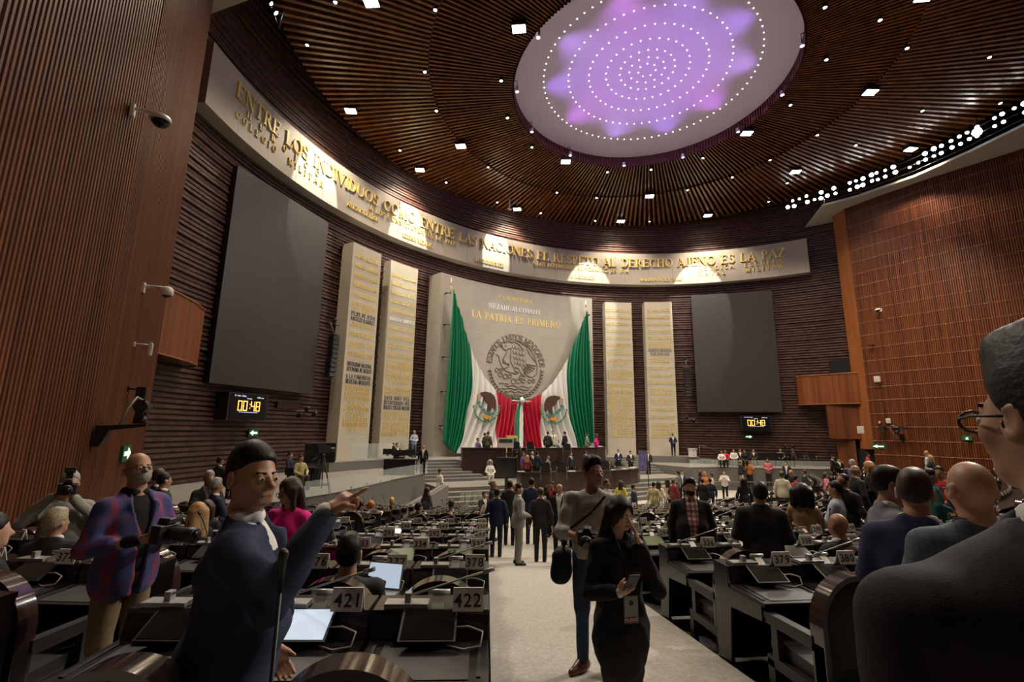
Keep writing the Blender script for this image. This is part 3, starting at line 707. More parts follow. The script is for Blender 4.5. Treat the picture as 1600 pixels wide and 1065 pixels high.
# side platforms with glass
LW = [(-9.6, 6.6), (-12.2, 9.5), (-14.75, 12.8), (-17.0, 14.9), (-21.5, 15.8)]
RWl = [(9.6, 7.8), (12.0, 8.2), (14.6, 9.9), (17.4, 11.7), (19.6, 12.4), (21.4, 12.6)]
slab('platform_left', LW+[(-22, 6), (-15.6, .5), (-9.2, 2.5), (-9.35, 3.3)], ZS)
slab('platform_right', RWl+[(22, 6), (15.6, .5), (9.2, 2.5), (9.35, 3.3)], ZS)
slab('platform_middle', [(-9.3, 2.6), (-9.3, 8.1), (-4.8, 8.2), (-2.5, 8.5), (0, 8.6), (2.5, 8.5), (4.8, 8.0), (9.3, 8.0), (9.3, 2.6)], ZM)
for i in range(1, 7):                                  # upper flight, both sides
    for sg in (-1, 1):
        s1 = 3.15+.36*i; t0 = 6.5 if i < 4 else 6.5-.55*(i-3)
        slab('stair_step', [(sg*t0, 2.9), (sg*t0, s1), (sg*9.34, s1), (sg*9.34, 2.9)], ZU-.16*i, ZM-.01)
for i in range(1, 5):                                  # lower flight
    slab('stair_step', [(-9.3, 7.9), (-9.3, 8.15+.42*i), (-4, 8.25+.42*i), (0, 8.7+.42*i), (4, 8.3+.42*i), (9.3, 8.1+.42*i), (9.3, 7.9)], ZM-.188*i)
# low wedge wall of the ramp in front of the left platform
m1 = MB(); a, b = H(-9.35, 9.0, 0), H(-13.2, 13.0, 0); d = (b-a).normalized(); n_ = Vector((-d.y, d.x, 0))*.22
zA, zB, zf = Z0-2.72, Z0-3.45, Z0+ZF
q = [Vector((p.x, p.y, z))+o for o in (-n_, n_) for p, z in ((a, zA), (b, zB), (b, zf), (a, zf))]
m1.add(q, [(0, 1, 2, 3), (7, 6, 5, 4), (0, 4, 5, 1), (3, 7, 4, 0), (1, 5, 6, 2)]); struct('trim_5', m1, MATS['podium_grey'])
m1 = MB(); m1.tube([Vector((a.x, a.y, zA+.02)), Vector((b.x, b.y, zB+.02))], .05, 6); struct('trim_6', m1, MATS['step_light'])
def glass_run(pts, z, lab, h=.55, step=1.3):
    t = thing('glass_balustrade', lab, 'glass railing')
    rs = poly_resample(pts, step)
    for (p, d), (q, e) in zip(rs, rs[1:]):
        u = Vector((p.x, -p.y, z+Z0)); v = Vector((q.x, -q.y, z+Z0)); dd = (v-u); w_ = dd.normalized(); nn = Vector((-w_.y, w_.x, 0))*.008
        u = u+w_*.02; v = v-w_*.02; Zh = Vector((0, 0, h)); m1 = MB()
        m1.add([u-nn, v-nn, v-nn+Zh, u-nn+Zh, u+nn, v+nn, v+nn+Zh, u+nn+Zh], [(0, 1, 2, 3), (7, 6, 5, 4), (0, 4, 5, 1), (3, 2, 6, 7), (0, 3, 7, 4), (1, 5, 6, 2)])
        obj('pane', m1, MATS['glass'], t)
        m1 = MB(); m1.box((u.x, u.y, u.z+.07), (.05, .05, .14)); obj('clamp', m1, MATS['silver'], t)
glass_run([(a+.12, b-.12) for a, b in LW[:4]], ZS, 'low glass balustrade along the left grey platform edge')
glass_run([(a-.12, b-.15) for a, b in RWl], ZS, 'low glass balustrade along the right grey platform edge')
glass_run([(-15.5, 1.6), (-12.9, 2.2), (-9.3, .2)][1:], ZU, 'glass balustrade pane in front of the left upright stone panels', .95, 2.0)
m1 = MB()
for a, b in zip(LW, LW[1:]): m1.tube([H(*a, ZS+.01), H(*b, ZS+.01)], .03, 5)
struct('trim_7', m1, MATS['step_light'])
m1 = MB()
for a, b in zip(RWl, RWl[1:]): m1.tube([H(*a, ZS+.01), H(*b, ZS+.01)], .03, 5)
for a, b in zip([(9.7, 8.2), (12.1, 8.6), (14.8, 10.3), (17.6, 12.1)], [(12.1, 8.6), (14.8, 10.3), (17.6, 12.1)]): m1.tube([H(*a, -3.3), H(*b, -3.3)], .03, 5)
struct('trim_8', m1, MATS['step_light'])

# ---------------- tribune desks ----------------
def curved_desk(name, lab, front, depth, z0, z1):
    t = thing(name, lab, 'desk'); n = len(front)
    back = [(a*.97, b-depth) for a, b in front]
    m1 = MB(); m1.grid([[H(a, b, z0) for a, b in front], [H(a, b, z1-.05) for a, b in front]], smooth=False)
    m1.grid([[H(a, b, z1-.05) for a, b in back], [H(a, b, z0) for a, b in back]], smooth=False)
    for f_, b_ in ((front[0], back[0]), (front[-1], back[-1])):
        m1.add([H(*f_, z0), H(*b_, z0), H(*b_, z1-.05), H(*f_, z1-.05)], [(0, 1, 2, 3)])
    obj('front_panel', m1, MATS['dark_wood'], t)
    m1 = MB(); fr = [(a*1.01, b+.05) for a, b in front]
    m1.grid([[H(a, b, z1) for a, b in fr], [H(a, b, z1) for a, b in back]], smooth=False)
    m1.grid([[H(a, b, z1-.05) for a, b in fr], [H(a, b, z1) for a, b in fr]], smooth=False)
    m1.grid([[H(a, b, z1) for a, b in back], [H(a, b, z1-.05) for a, b in back]], smooth=False)
    obj('worktop', m1, MATS['dark_wood'], t); return t
pf = [(-6.5, 4.2), (-4, 4.7), (-2, 4.85), (0, 4.85), (2, 4.7), (4, 4.2), (5.2, 3.6), (5.9, 2.9), (6.15, 2.3)]
curved_desk('presidium_desk', 'long dark wooden upper desk of the tribune in front of the flag', pf, .75, ZM-.3, -1.06)
lf = [(-4.75, 8.55), (-3.2, 8.95), (-1.6, 9.2), (0, 9.25), (1.6, 9.1), (3.0, 8.75), (4.0, 8.35), (4.5, 8.0)]
curved_desk('secretary_desk', 'curved dark wooden lower desk of the tribune', lf, .7, -3.62, -2.25)

# ---------------- balconies ----------------
for sg, lab in ((-1, 'left'), (1, 'right')):
    t = thing('balcony', 'curved timber balcony box jutting from the %s slat wall' % lab, 'balcony')
    out = [(21.35, 13.4), (20.9, 12.2), (20.5, 10.9), (20.34, 9.8), (20.5, 9.2), (21.3, 8.6)]
    line = []
    for p, d in poly_resample(out, .1):
        line += [(p.x, p.y), (p.x-.03, p.y+.0), (p.x-.03, p.y+.0), (p.x, p.y)]
    line = [(p.x, p.y) for p, d in poly_resample(out, .12)]
    st = list(zip(line, line[1:]))
    for i in range(0, len(line)-1, 4):
        seg_ = line[i:i+5]
        m1 = MB(); m1.grid([[H(a*sg, b, 2.41) for a, b in seg_], [H(a*sg, b, 4.65) for a, b in seg_]], smooth=False, flip=(sg > 0)); obj('board', m1, MATS['balcony_wood'], t)
    m1 = MB(); m1.tube([H(a*sg, b, 4.68) for a, b in line], .045, 6); m1.tube([H(a*sg, b, 2.40) for a, b in line], .03, 6); obj('rail', m1, MATS['edge_wood'], t)
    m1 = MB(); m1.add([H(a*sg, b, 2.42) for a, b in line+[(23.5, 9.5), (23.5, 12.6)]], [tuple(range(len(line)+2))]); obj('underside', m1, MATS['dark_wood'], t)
    # opening in the brick behind the balcony
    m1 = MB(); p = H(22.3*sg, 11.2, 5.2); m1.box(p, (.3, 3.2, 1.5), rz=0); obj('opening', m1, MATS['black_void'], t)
# timber block and doorway side under the right balcony
m1 = MB(); m1.add([H(20.6, 11.2, 2.4), H(21.5, 13.0, 2.4), H(21.5, 13.0, -.2), H(20.6, 11.2, -.2), H(22.6, 11.2, 2.4), H(22.6, 11.2, -.2)], [(0, 1, 2, 3), (4, 0, 3, 5), (3, 2, 5)])
struct('trim_9', m1, MATS['slat_wood'])
m1 = MB(); m1.add([H(21.35, 11.3, ZF), H(21.35, 12.6, ZF), H(21.35, 12.6, -.2), H(21.35, 11.3, -.2)], [(0, 1, 2, 3)]); struct('trim_10', m1, MATS['slat_wood'])
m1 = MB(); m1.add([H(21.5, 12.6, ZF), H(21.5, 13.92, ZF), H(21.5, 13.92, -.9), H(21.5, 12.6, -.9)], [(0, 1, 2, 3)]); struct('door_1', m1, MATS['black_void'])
m1 = MB(); m1.add([H(-21.5, 12.0, ZF), H(-21.06, 13.92, ZF), H(-21.06, 13.92, -.9), H(-21.5, 12.0, -.9)], [(3, 2, 1, 0)]); struct('trim_11', m1, MATS['slat_wood'])

# ---------------- the great flag ----------------
mat('flag_green', (.008, .21, .10), .42, spec=.6); mat('flag_white', (.72, .72, .70), .5); mat('flag_red', (.50, .012, .045), .45, spec=.6)
def lerp(a, b, k): return (a[0]+(b[0]-a[0])*k, a[1]+(b[1]-a[1])*k)
def pw(u, K):
    for (u0, p0), (u1, p1) in zip(K, K[1:]):
        if u <= u1: return lerp(p0, p1, (u-u0)/(u1-u0))
    return K[-1][1]
flag = thing('flag', 'great green white and red flag draped in two swags before the central panel', 'flag')
apx = (6.3, 10.25)
Kt = [(.4, (4.57, 6.2)), (.5, (3.85, 5.0)), (.6, (3.15, 4.0)), (.75, (2.1, 3.02)), (.88, (1.1, 2.55)), (1, (.12, 2.32))]
Km = [(0, (6.55, 4.6)), (.4, (4.45, 2.3)), (.75, (1.95, 1.0)), (1, (.42, .3))]
Kb = [(0, (6.68, -.75)), (.25, (6.0, -1.35)), (.4, (5.4, -1.6)), (.75, (2.05, -1.75)), (1, (.6, -1.7))]
def flag_pt(u, v, sg):
    T = lerp(apx, Kt[0][1], (u/.4)**2.2) if u < .4 else pw(u, Kt)
    Mi = pw(u, Km); B = pw(u, Kb)
    # quadratic through T, Mi (v=.55), B
    l0 = (v-.55)*(v-1)/.55; l1 = v*(v-1)/(.55*-.45); l2 = v*(v-.55)/.45
    x = T[0]*l0+Mi[0]*l1+B[0]*l2; z = T[1]*l0+Mi[1]*l1+B[1]*l2
    vv = min(1, v*1.6)
    if u < .4: f = (.05+.17*vv)*math.sin(2*math.pi*(u/.4)*7)+.06*math.sin(2*math.pi*(u/.4)*3+1)
    elif u < .75: f = (.05+.13*vv)*math.sin(2*math.pi*((u-.4)/.35*5+1.6*v*v))+.05*math.sin(9*u+7*v)
    else: f = (.06+.13*vv)*math.sin(2*math.pi*((u-.75)/.25*4.5+1.5*v*v))
    Rr = 22.62-.10-f; b = sg*x/22.9
    return cylp(Rr, b, z)
for sg in (-1, 1):
    for nm, u0, u1, mm, nu in (('green_stripe', 0, .4, 'flag_green', 84), ('white_stripe', .4, .75, 'flag_white', 64), ('red_stripe', .75, 1, 'flag_red', 56)):
        m1 = MB(); m1.grid([[flag_pt(u0+(u1-u0)*i/nu, j/36, sg) for i in range(nu+1)] for j in range(37)], smooth=True, flip=(sg < 0)); obj(nm, m1, MATS[mm], flag)
    # pole with a white tip, and its wall hooks
    m1 = MB(); m1.tube([cylp(22.85, sg*6.3/22.9, 10.1), cylp(22.85, sg*6.3/22.9, 10.75)], .035, 8); obj('pole_tip', m1, MATS['gold'], flag)
    m1 = MB(); m1.tube([cylp(22.85, sg*6.3/22.9, 10.7), cylp(22.85, sg*6.3/22.9, 10.95), cylp(22.85, sg*6.3/22.9, 11.3)], [.075, .06, .01], 8); obj('spearhead', m1, MATS['white_paint'], flag)
    for zz in (10.0, 7.6, 5.2, 2.7, .3):
        m1 = MB(); m1.tube([cylp(23.15, sg*6.62/22.9, zz), cylp(22.8, sg*6.62/22.9, zz)], .05, 6); m1.tube([cylp(22.8, sg*6.62/22.9, zz), cylp(22.75, sg*6.35/22.9, zz)], .03, 6); obj('hook', m1, MATS['black_metal'], flag)
    # emblem printed on the white stripe, shown as a thin relief on the cloth
    def em(poly, m, nm, off=.0, cx=3.05, cz=2.15, k=.0105):
        m1 = MB(); q = [(p[0]*k, p[1]*k) for p in poly]
        cen_ = (sum(p[0] for p in q)/len(q), sum(p[1] for p in q)/len(q))
        P = [cylp(22.30-off, sg*(cx-p[0])/22.9, cz+p[1]) for p in q]; Q = [cylp(22.36-off, sg*(cx-p[0])/22.9, cz+p[1]) for p in q]; n = len(q)
        m1.add(P+Q, [tuple(range(n))]+[(i, n+i, n+(i+1) % n, (i+1) % n) for i in range(n)]); obj(nm, m1, m, flag)
    brown = mat('emblem_brown', (.075, .03, .016), .6); grn = mat('emblem_green', (.05, .22, .08), .6); blue = mat('emblem_blue', (.05, .20, .25), .6); orange = mat('emblem_orange', (.65, .28, .03), .6)
    em([(-60, 60), (-20, 70), (30, 65), (62, 45), (80, 5), (82, -40), (70, -62), (48, -30), (30, -62), (10, -70), (14, -20), (-10, -5), (-30, 30), (-52, 42)], brown, 'emblem_eagle')
    em([(-62, 52), (-82, 48), (-90, 36), (-72, 34), (-58, 40)], orange, 'emblem_beak', .01)
    for k_ in range(6):
        cx_, cz_ = [(-70, -10), (-50, -40), (-25, -60), (0, -80), (30, -90), (55, -82)][k_]
        em([(cx_+16*math.cos(R(60*j)), cz_+12*math.sin(R(60*j))) for j in range(6)], blue if k_ % 2 else grn, 'emblem_cactus', .01)
    em([(-20, -92), (25, -100), (40, -112), (0, -125), (-30, -112)], orange, 'emblem_shell', .01)
    for k_ in range(15):
        a_ = R(185+k_*12.5); cx_, cz_ = 112*math.cos(a_), -30+112*math.sin(a_)
        ca, sa = math.cos(a_+1.2), math.sin(a_+1.2)
        em([(cx_+14*ca, cz_+14*sa), (cx_-7*sa, cz_+7*ca), (cx_-14*ca, cz_-14*sa), (cx_+7*sa, cz_-7*ca)], grn, 'emblem_leaf', .005)
# the knot: bow loops and hanging tails
for sg in (-1, 1):
    for (mm, dz) in (('flag_green', .16), ('flag_white', 0), ('flag_red', -.16)):
        m1 = MB(); rows = []
        for i in range(9):
            v = i/8; x = sg*(.05+.85*v); h = .07+.10*math.sin(math.pi*min(1, v*1.05))
            rows.append([cylp(22.2-.18*math.sin(math.pi*j/6), x/22.9, 2.3+dz*(1.5*v+.3)+h*(j/6-.5)) for j in range(7)])
        m1.grid(rows, smooth=True, flip=(sg > 0)); obj('bow_loop', m1, MATS[mm], flag)
m1 = MB(); m1.tube([cylp(22.1, 0, 2.55), cylp(21.95, 0, 2.35), cylp(22.1, 0, 2.1)], [.12, .2, .12], 10); obj('knot', m1, MATS['flag_white'], flag)
for mm, x0, x1 in (('flag_green', -.42, -.14), ('flag_white', -.14, .2)):
    m1 = MB(); m1.grid([[cylp(22.15-.03*math.sin(9*j), (x0+(x1-x0)*i/4+(.0 if j else .1))*(.5+.5*min(1, j/3))/22.9, 2.2-j*.33) for i in range(5)] for j in range(12)], smooth=True, flip=True); obj('tail', m1, MATS[mm], flag)

# ---------------- the seal on the central panel ----------------
mat('relief', (.20, .175, .13), .5, .2)
seal = thing('wall_seal', 'large round raised seal with an eagle and lettering above the flag knot', 'seal')
SR, SZ = 2.62, 5.08
def sp(u, v, o=0): return cylp(RFP-.02-o, u*SR/RFP, SZ+v*SR)
def zp(x, y): return ((x-525)/345, (500-y)/345)
def stroke(pts, w=.036, nm='relief_stroke'):
    m1 = MB(); m1.tube([sp(*zp(*p), .02) for p in pts], w, 5); obj(nm, m1, MATS['relief'], seal)
txt = 'ESTADOS UNIDOS MEXICANOS'; n = len(txt)
for i, c in enumerate(txt):
    if c == ' ': continue
    a = R(172-164*i/(n-1)); qs, wd = serif_quads(c); m1 = MB(); h = .19
    def fm(p, q, o, a=a):
        p = p-wd*h/2; r_ = .84+q; return cylp(RFP-o, (r_*math.cos(a)+p*math.sin(a))*SR/RFP, SZ+(r_*math.sin(a)-p*math.cos(a))*SR)
    letter_mb(c, h, fm, m1, 0, .06); obj('letter', m1, MATS['relief'], seal)
for pts in ([(470, 240), (540, 205), (620, 225), (700, 290), (755, 370), (785, 470), (775, 560), (720, 598), (650, 575), (620, 530), (590, 470)],
            [(470, 240), (430, 225), (390, 250), (365, 240), (350, 275), (365, 310), (400, 330), (430, 310), (470, 300)], [(350, 275), (335, 285), (350, 300)], [(395, 275), (405, 280), (400, 290)],
            [(430, 330), (400, 370), (365, 430), (370, 460), (440, 480)], [(470, 300), (460, 380), (465, 450), (500, 500), (560, 510)],
            [(285, 380), (320, 400), (330, 450), (360, 510), (410, 550), (480, 562), (540, 570)], [(370, 420), (410, 470), (450, 470), (440, 500), (390, 520)],
            [(500, 500), (520, 545), (560, 560)], [(560, 510), (590, 560), (640, 600)], [(530, 205), (600, 240), (680, 275)], [(510, 230), (560, 250), (610, 300)]): stroke(pts)
for k_ in range(7):
    a_ = R(-8-k_*14); stroke([(630, 450), (630+140*math.cos(a_)*(1-.05*k_), 450-150*math.sin(a_)*(1-.04*k_))], .03, 'feather')
for k_ in range(6): stroke([(650+8*k_, 275+14*k_), (690+14*k_, 345+16*k_)], .03, 'feather')
for r_i in range(4):
    for k_ in range(4): x_, y_ = 480+k_*38+r_i*9, 265+r_i*55+k_*6; stroke([(x_, y_), (x_+6, y_+30), (x_+20, y_+40), (x_+32, y_+28), (x_+34, y_+2)], .026, 'feather')
for x_, y_, rr_ in ((300, 545, 22), (340, 590, 24), (400, 605, 26), (455, 600, 22), (500, 650, 28), (560, 645, 26), (620, 640, 22), (690, 640, 20), (740, 630, 18), (590, 600, 18), (350, 540, 16)):
    stroke([(x_+rr_*math.cos(R(45*j)), y_+rr_*math.sin(R(45*j))) for j in range(9)], .03, 'cactus_pad')
for y_, x0, x1 in ((680, 330, 450), (700, 400, 720), (730, 360, 690), (760, 400, 650), (790, 480, 600)):
    stroke([(x0+(x1-x0)*j/8, y_+9*math.sin(j*2.1)) for j in range(9)], .03, 'wave')
for k_ in range(26):
    a_ = R(188+k_*6.6); cx_, cz_ = .92*math.cos(a_), .92*math.sin(a_)
    for da in (.5, -.6):
        m1 = MB(); L_ = .12; dx, dz = math.cos(a_+math.pi/2+da), math.sin(a_+math.pi/2+da)
        m1.tube([sp(cx_, cz_, .02), sp(cx_+dx*L_*.5, cz_+dz*L_*.5, .03), sp(cx_+dx*L_, cz_+dz*L_, .02)], [.02, .06, .01], 5); obj('leaf', m1, MATS['relief'], seal)
# ---------------- desks and chairs ----------------
mat('desk_black', (.009, .008, .008), .26, noise=.3, nscale=5, coat=.15); mat('desk_top', (.012, .011, .011), .30, bump=.05, bscale=200, spec=.4)
mat('blotter', (.022, .022, .022), .45, bump=.08, bscale=300); mat('leather', (.014, .013, .013), .38, bump=.12, bscale=70); mat('rim_wood', (.030, .016, .015), .14, noise=.3, nscale=4, coat=.7)
mat('frame_dark', (.020, .018, .017), .35, noise=.2, nscale=6); mat('plate_white', (.62, .60, .55), .5); mat('plate_ink', (.015, .015, .016), .6)
mat('tablet_glass', (.012, .012, .010), .10); mat('chrome', (.34, .34, .33), .38, .5); mat('cable_white', (.45, .45, .43), .5)
mat('screen_lit', (.55, .66, .80), .3, emit=.75); mat('screen_green', (.10, .13, .05), .3, emit=.35); mat('screen_violet', (.16, .11, .24), .3, emit=.45)
W2 = .334
def desk_meshes(lod):
    D = {}
    m = MB(); th = .035
    prof = [(-.10, 0), (.24, 0), (.24, .885), (.02, .885), (.0, .72), (-.47, .72), (-.47, .60), (-.02, .56), (.03, .08), (-.10, .08)]
    for x in (-W2, W2-th): m.prism(prof, x, x+th, axis='x')
    m.bbox(-W2+th, W2-th, .20, .24, .04, .885); m.bbox(-W2+th, W2-th, -.40, .18, .60, .63)
    D['carcass'] = (m, 'desk_black')
    m = MB(); m.prism([(-.51, .715), (-.51, .745), (-.02, .755), (-.02, .725)], -W2+.004, W2-.004, axis='x'); D['writing_top'] = (m, 'desk_top')
    m = MB(); m.prism([(-.03, .755), (-.0, .875), (.0, .90), (.25, .90), (.25, .87), (.05, .755)], -W2+.002, W2-.002, axis='x'); D['riser'] = (m, 'desk_black')
    if lod < 2:
        m = MB(); m.prism([(-.46, .7462), (-.46, .7505), (-.07, .7585), (-.07, .7545)], -.235, .235, axis='x'); D['blotter'] = (m, 'blotter')
        for x, q_ in ((-.285, ''), (.285, ' ')):
            m = MB(); m.box((x, -.27, .754), (.02, .34, .006), rx=.02); D['pen_tray'+q_] = (m, 'frame_dark')
        m = MB(); m.prism([(.0, .905), (.0, .93), (.10, .93), (.14, .905)], -.27, -.02, axis='x'); m.box((-.14, .05, .955), (.035, .05, .05)); m.tube([(-.03, .10, .965), (.10, .10, .965)], .017, 8); m.prism([(.02, .902), (.1, .965), (.11, .955), (.04, .902)], .0, .07, axis='x')
        D['console'] = (m, 'chrome')
    m = MB(); m.prism([(-.035, .902), (-.005, 1.02), (.005, 1.02), (.035, .902), (.029, .902), (0, 1.008), (-.029, .902)], .125, .30, axis='x'); D['number_plate'] = (m, 'plate_white')
    return {k: (v[0].mesh(k.strip()), MATS[v[1]]) for k, v in D.items()}
DM = [desk_meshes(0), desk_meshes(2)]
for q in DM:
    for me, mm in q.values(): me.materials.append(mm)
def tab_mesh(mat_screen):
    T = Matrix.Translation((.0, -.11, .845)) @ Matrix.Rotation(R(-62), 4, 'X')
    m = MB(); m.box(None, (.31, .012, .215), M=T @ Matrix.Translation((0, 0, .02)));
    a = m.mesh('tablet'); a.materials.append(MATS['black_metal'])
    m = MB(); m.box(None, (.285, .002, .192), M=T @ Matrix.Translation((0, -.0075, .02))); b = m.mesh('display'); b.materials.append(MATS[mat_screen])
    return a, b
TABS = {k: tab_mesh(k) for k in ('tablet_glass', 'screen_green', 'screen_violet', 'screen_lit')}
m = MB(); m.tube([(.05, .12, .9), (.05, .02, .86), (.04, -.06, .87)], .014, 6); ARM = m.mesh('tablet_arm'); ARM.materials.append(MATS['black_metal'])
m = MB(); m.tube([(.15, -.10, .845), (.22, -.10, .85), (.30, -.12, .83), (.29, -.16, .775), (.2, -.18, .765), (.1, -.12, .76)], .006, 5); CAB = m.mesh('cable'); CAB.materials.append(MATS['cable_white'])
m = MB(); m.tube([(-.14, .05, .96), (-.16, .03, 1.06), (-.19, -.02, 1.2), (-.21, -.05, 1.26)], .006, 6); m.tube([(-.21, -.05, 1.26), (-.225, -.07, 1.30)], [.012, .012], 8); MIC = m.mesh('microphone'); MIC.materials.append(MATS['black_metal'])
m = MB(); m.tube([(-.14, .05, .96), (-.02, .03, 1.0), (.18, .0, 1.07), (.30, -.02, 1.11)], .006, 6); m.tube([(.30, -.02, 1.11), (.36, -.03, 1.13)], [.013, .013], 8); MIC2 = m.mesh('microphone'); MIC2.materials.append(MATS['chrome'])

def arch(hw, zt, zs, z0, n=14):
    return [(-hw, z0)]+[(-hw*math.cos(math.pi*j/n), zs+(zt-zs)*math.sin(math.pi*j/n)) for j in range(n+1)]+[(hw, z0)]
def chair_meshes(lod):
    D = {}; n = 26 if lod == 0 else 9
    oa = arch(.315, 1.125, .78, .38, n); ia = arch(.280, 1.09, .78, .38, n); m = MB()
    yb, yf = -1.13, -1.0
    ring = [[(p[0], yb, p[1]) for p in oa], [(p[0], yf, p[1]) for p in oa], [(p[0], yf, p[1]) for p in ia], [(p[0], yb, p[1]) for p in ia]]
    for j in range(4): m.grid([ring[j], ring[(j+1) % 4]], smooth=True, flip=True)
    D['back_frame'] = (m, 'rim_wood')
    # padded back, bulging both ways
    m = MB(); c = (0, .74)
    for ys, sg in ((-1.095, -1), (-1.035, 1)):
        rows = []
        for f_, o in ((1, 0), (.85, .022), (.5, .035), (.02, .04)): rows.append([(c[0]+(p[0]-c[0])*f_, ys+sg*o, c[1]+(p[1]-c[1])*f_) for p in ia+[ia[0]]])
        m.grid(rows, smooth=True, flip=(sg > 0))
    D['backrest'] = (m, 'leather')
    m = MB(); m.prism([(-1.0, .36), (-.48, .36), (-.45, .40), (-.45, .45), (-.5, .485), (-.8, .47), (-1.0, .46)], -.255, .255, axis='x'); D['seat'] = (m, 'leather')
    if lod == 0:
        for s_ in (-1, 1):
            m = MB(); x0, x1 = (s_*.315, s_*.262); x0, x1 = min(x0, x1), max(x0, x1)
            for y0, y1, z0, z1 in ((-1.12, -1.02, .03, .66), (-.56, -.48, .03, .34), (-1.02, -.48, .29, .37), (-.62, -.55, .37, .60), (-1.02, -.46, .60, .635)): m.bbox(x0, x1, y0, y1, z0, z1)
            m.lathe([(.022, 0), (.022, .03)], 8, Matrix.Translation(((x0+x1)/2, -.52, 0))); m.lathe([(.022, 0), (.022, .03)], 8, Matrix.Translation(((x0+x1)/2, -1.07, 0)))
            D['side_frame'+('' if s_ < 0 else ' ')] = (m, 'frame_dark')
            m = MB(); m.prism([(-1.02, .635), (-.44, .635), (-.42, .66), (-.46, .685), (-1.02, .70)], x0-.01, x1+.012, axis='x'); D['armrest'+('' if s_ < 0 else ' ')] = (m, 'leather')
    else:
        m = MB()
        for s_ in (-1, 1): m.bbox(s_*.30-.025, s_*.30+.025, -1.1, -.48, 0, .62)
        D['side_frame'] = (m, 'frame_dark')
    out = []
    for k_, (mm, mt) in D.items():
        me = mm.mesh(k_.strip()); me.materials.append(MATS[mt]); out.append((k_.strip(), me))
    return out
CH = [chair_meshes(0), chair_meshes(1)]
LASTNO = {0: 422, 1: 378, 2: 335, 3: 293, 4: 250, 5: 210, 6: 169, 7: 128, 8: 89, 9: 52, 10: 18}
DW = .689
def wall_t(s): 
    for (a, b), (c, d) in zip(SIDE, SIDE[1:]):
        if b <= s <= d: return a+(c-a)*(s-b)/(d-b)
    return 20.2 if s < SIDE[0][1] else 30
SEATS = []
for k in range(0, 11):
    r_ = row_r(k)
    def ok(a):
        p = polar(r_, a, 0); return abs(p.x) < wall_t(-p.y)-1.0
    for n_ in range(3): SEATS.append((k, TH+(.49-DW/2-n_*DW)/r_, LASTNO[k]-n_, 'm'))
    n_ = 0
    while True:
        a = TH+(-2.44-DW/2-n_*DW)/r_
        if not ok(a) or n_ > 14: break
        SEATS.append((k, a, LASTNO[k]-3-n_, 'l')); n_ += 1
    n_ = 0; a = TH+(2.70+DW/2)/r_
    while a < -TH-(2.7+DW/2)/r_:
        if abs(a*r_) > 1.15+DW/2: SEATS.append((k, a, LASTNO[k]+1+n_, 'r')); n_ += 1
        a += DW/r_
    a = -TH+(-.49+DW/2)/r_
    while ok(a) and a < R(48): SEATS.append((k, a, LASTNO[k]+1+n_, 'f')); n_ += 1; a += DW/r_
vis = []
for k, a, no, blk in SEATS:
    p = polar(row_r(k), a, row_z(k)); q = px(p+Vector((0, 0, .8)))
    if q and -140 < q[0] < 1720 and q[1] < 1330:
        d = (p-CAMP).length
        if d > .9 and no not in (423, 424, 425): vis.append((d, k, a, no, blk, p))
vis.sort(key=lambda v: v[0])
SEATPOS = {}
def seat_words(k, no, blk):
    row = 'nearest row' if k == 0 else ordw(k+1)+' row'
    if blk in 'ml': return '%s seat left of the main aisle, %s' % (ordw(LASTNO[k]-no+1), row)
    return '%s seat right of the main aisle, %s' % (ordw(no-LASTNO[k]), row)
LITTAB = {421: 'screen_lit', 335: 'screen_green', 334: 'screen_green', 249: 'screen_green', 251: 'screen_violet', 294: 'screen_green', 292: 'screen_green'}
STUFF_D, STUFF_C = {}, {}; CHAIRS = {}
def bake(store, me, T, mi):
    mbk = store.setdefault(mi, MB()); mbk.add([T @ v.co for v in me.vertices], [tuple(p.vertices) for p in me.polygons])
nmesh = {}
def number_mesh(no):
    T = Matrix.Translation((.2125, -.0225, .961)) @ Matrix.Rotation(R(-14.3), 4, 'X')
    m = text_mb(str(no), .072, T); me = m.mesh('number'); me.materials.append(MATS['plate_ink']); return me
def chair_at(x, y, k, a):          # a chair whose arched back tops out at a photographed point
    p = atz(x, y, Z0+row_z(k)+1.125); q = p-Matrix.Rotation(a, 3, 'Z') @ Vector((0, -1.07, 0)); return Vector((q.x, q.y, Z0+row_z(k))), a
MOVED = {420: chair_at(196, 1032, 0, TH-.05), 421: chair_at(545, 1032, 0, TH+.05), 422: None}
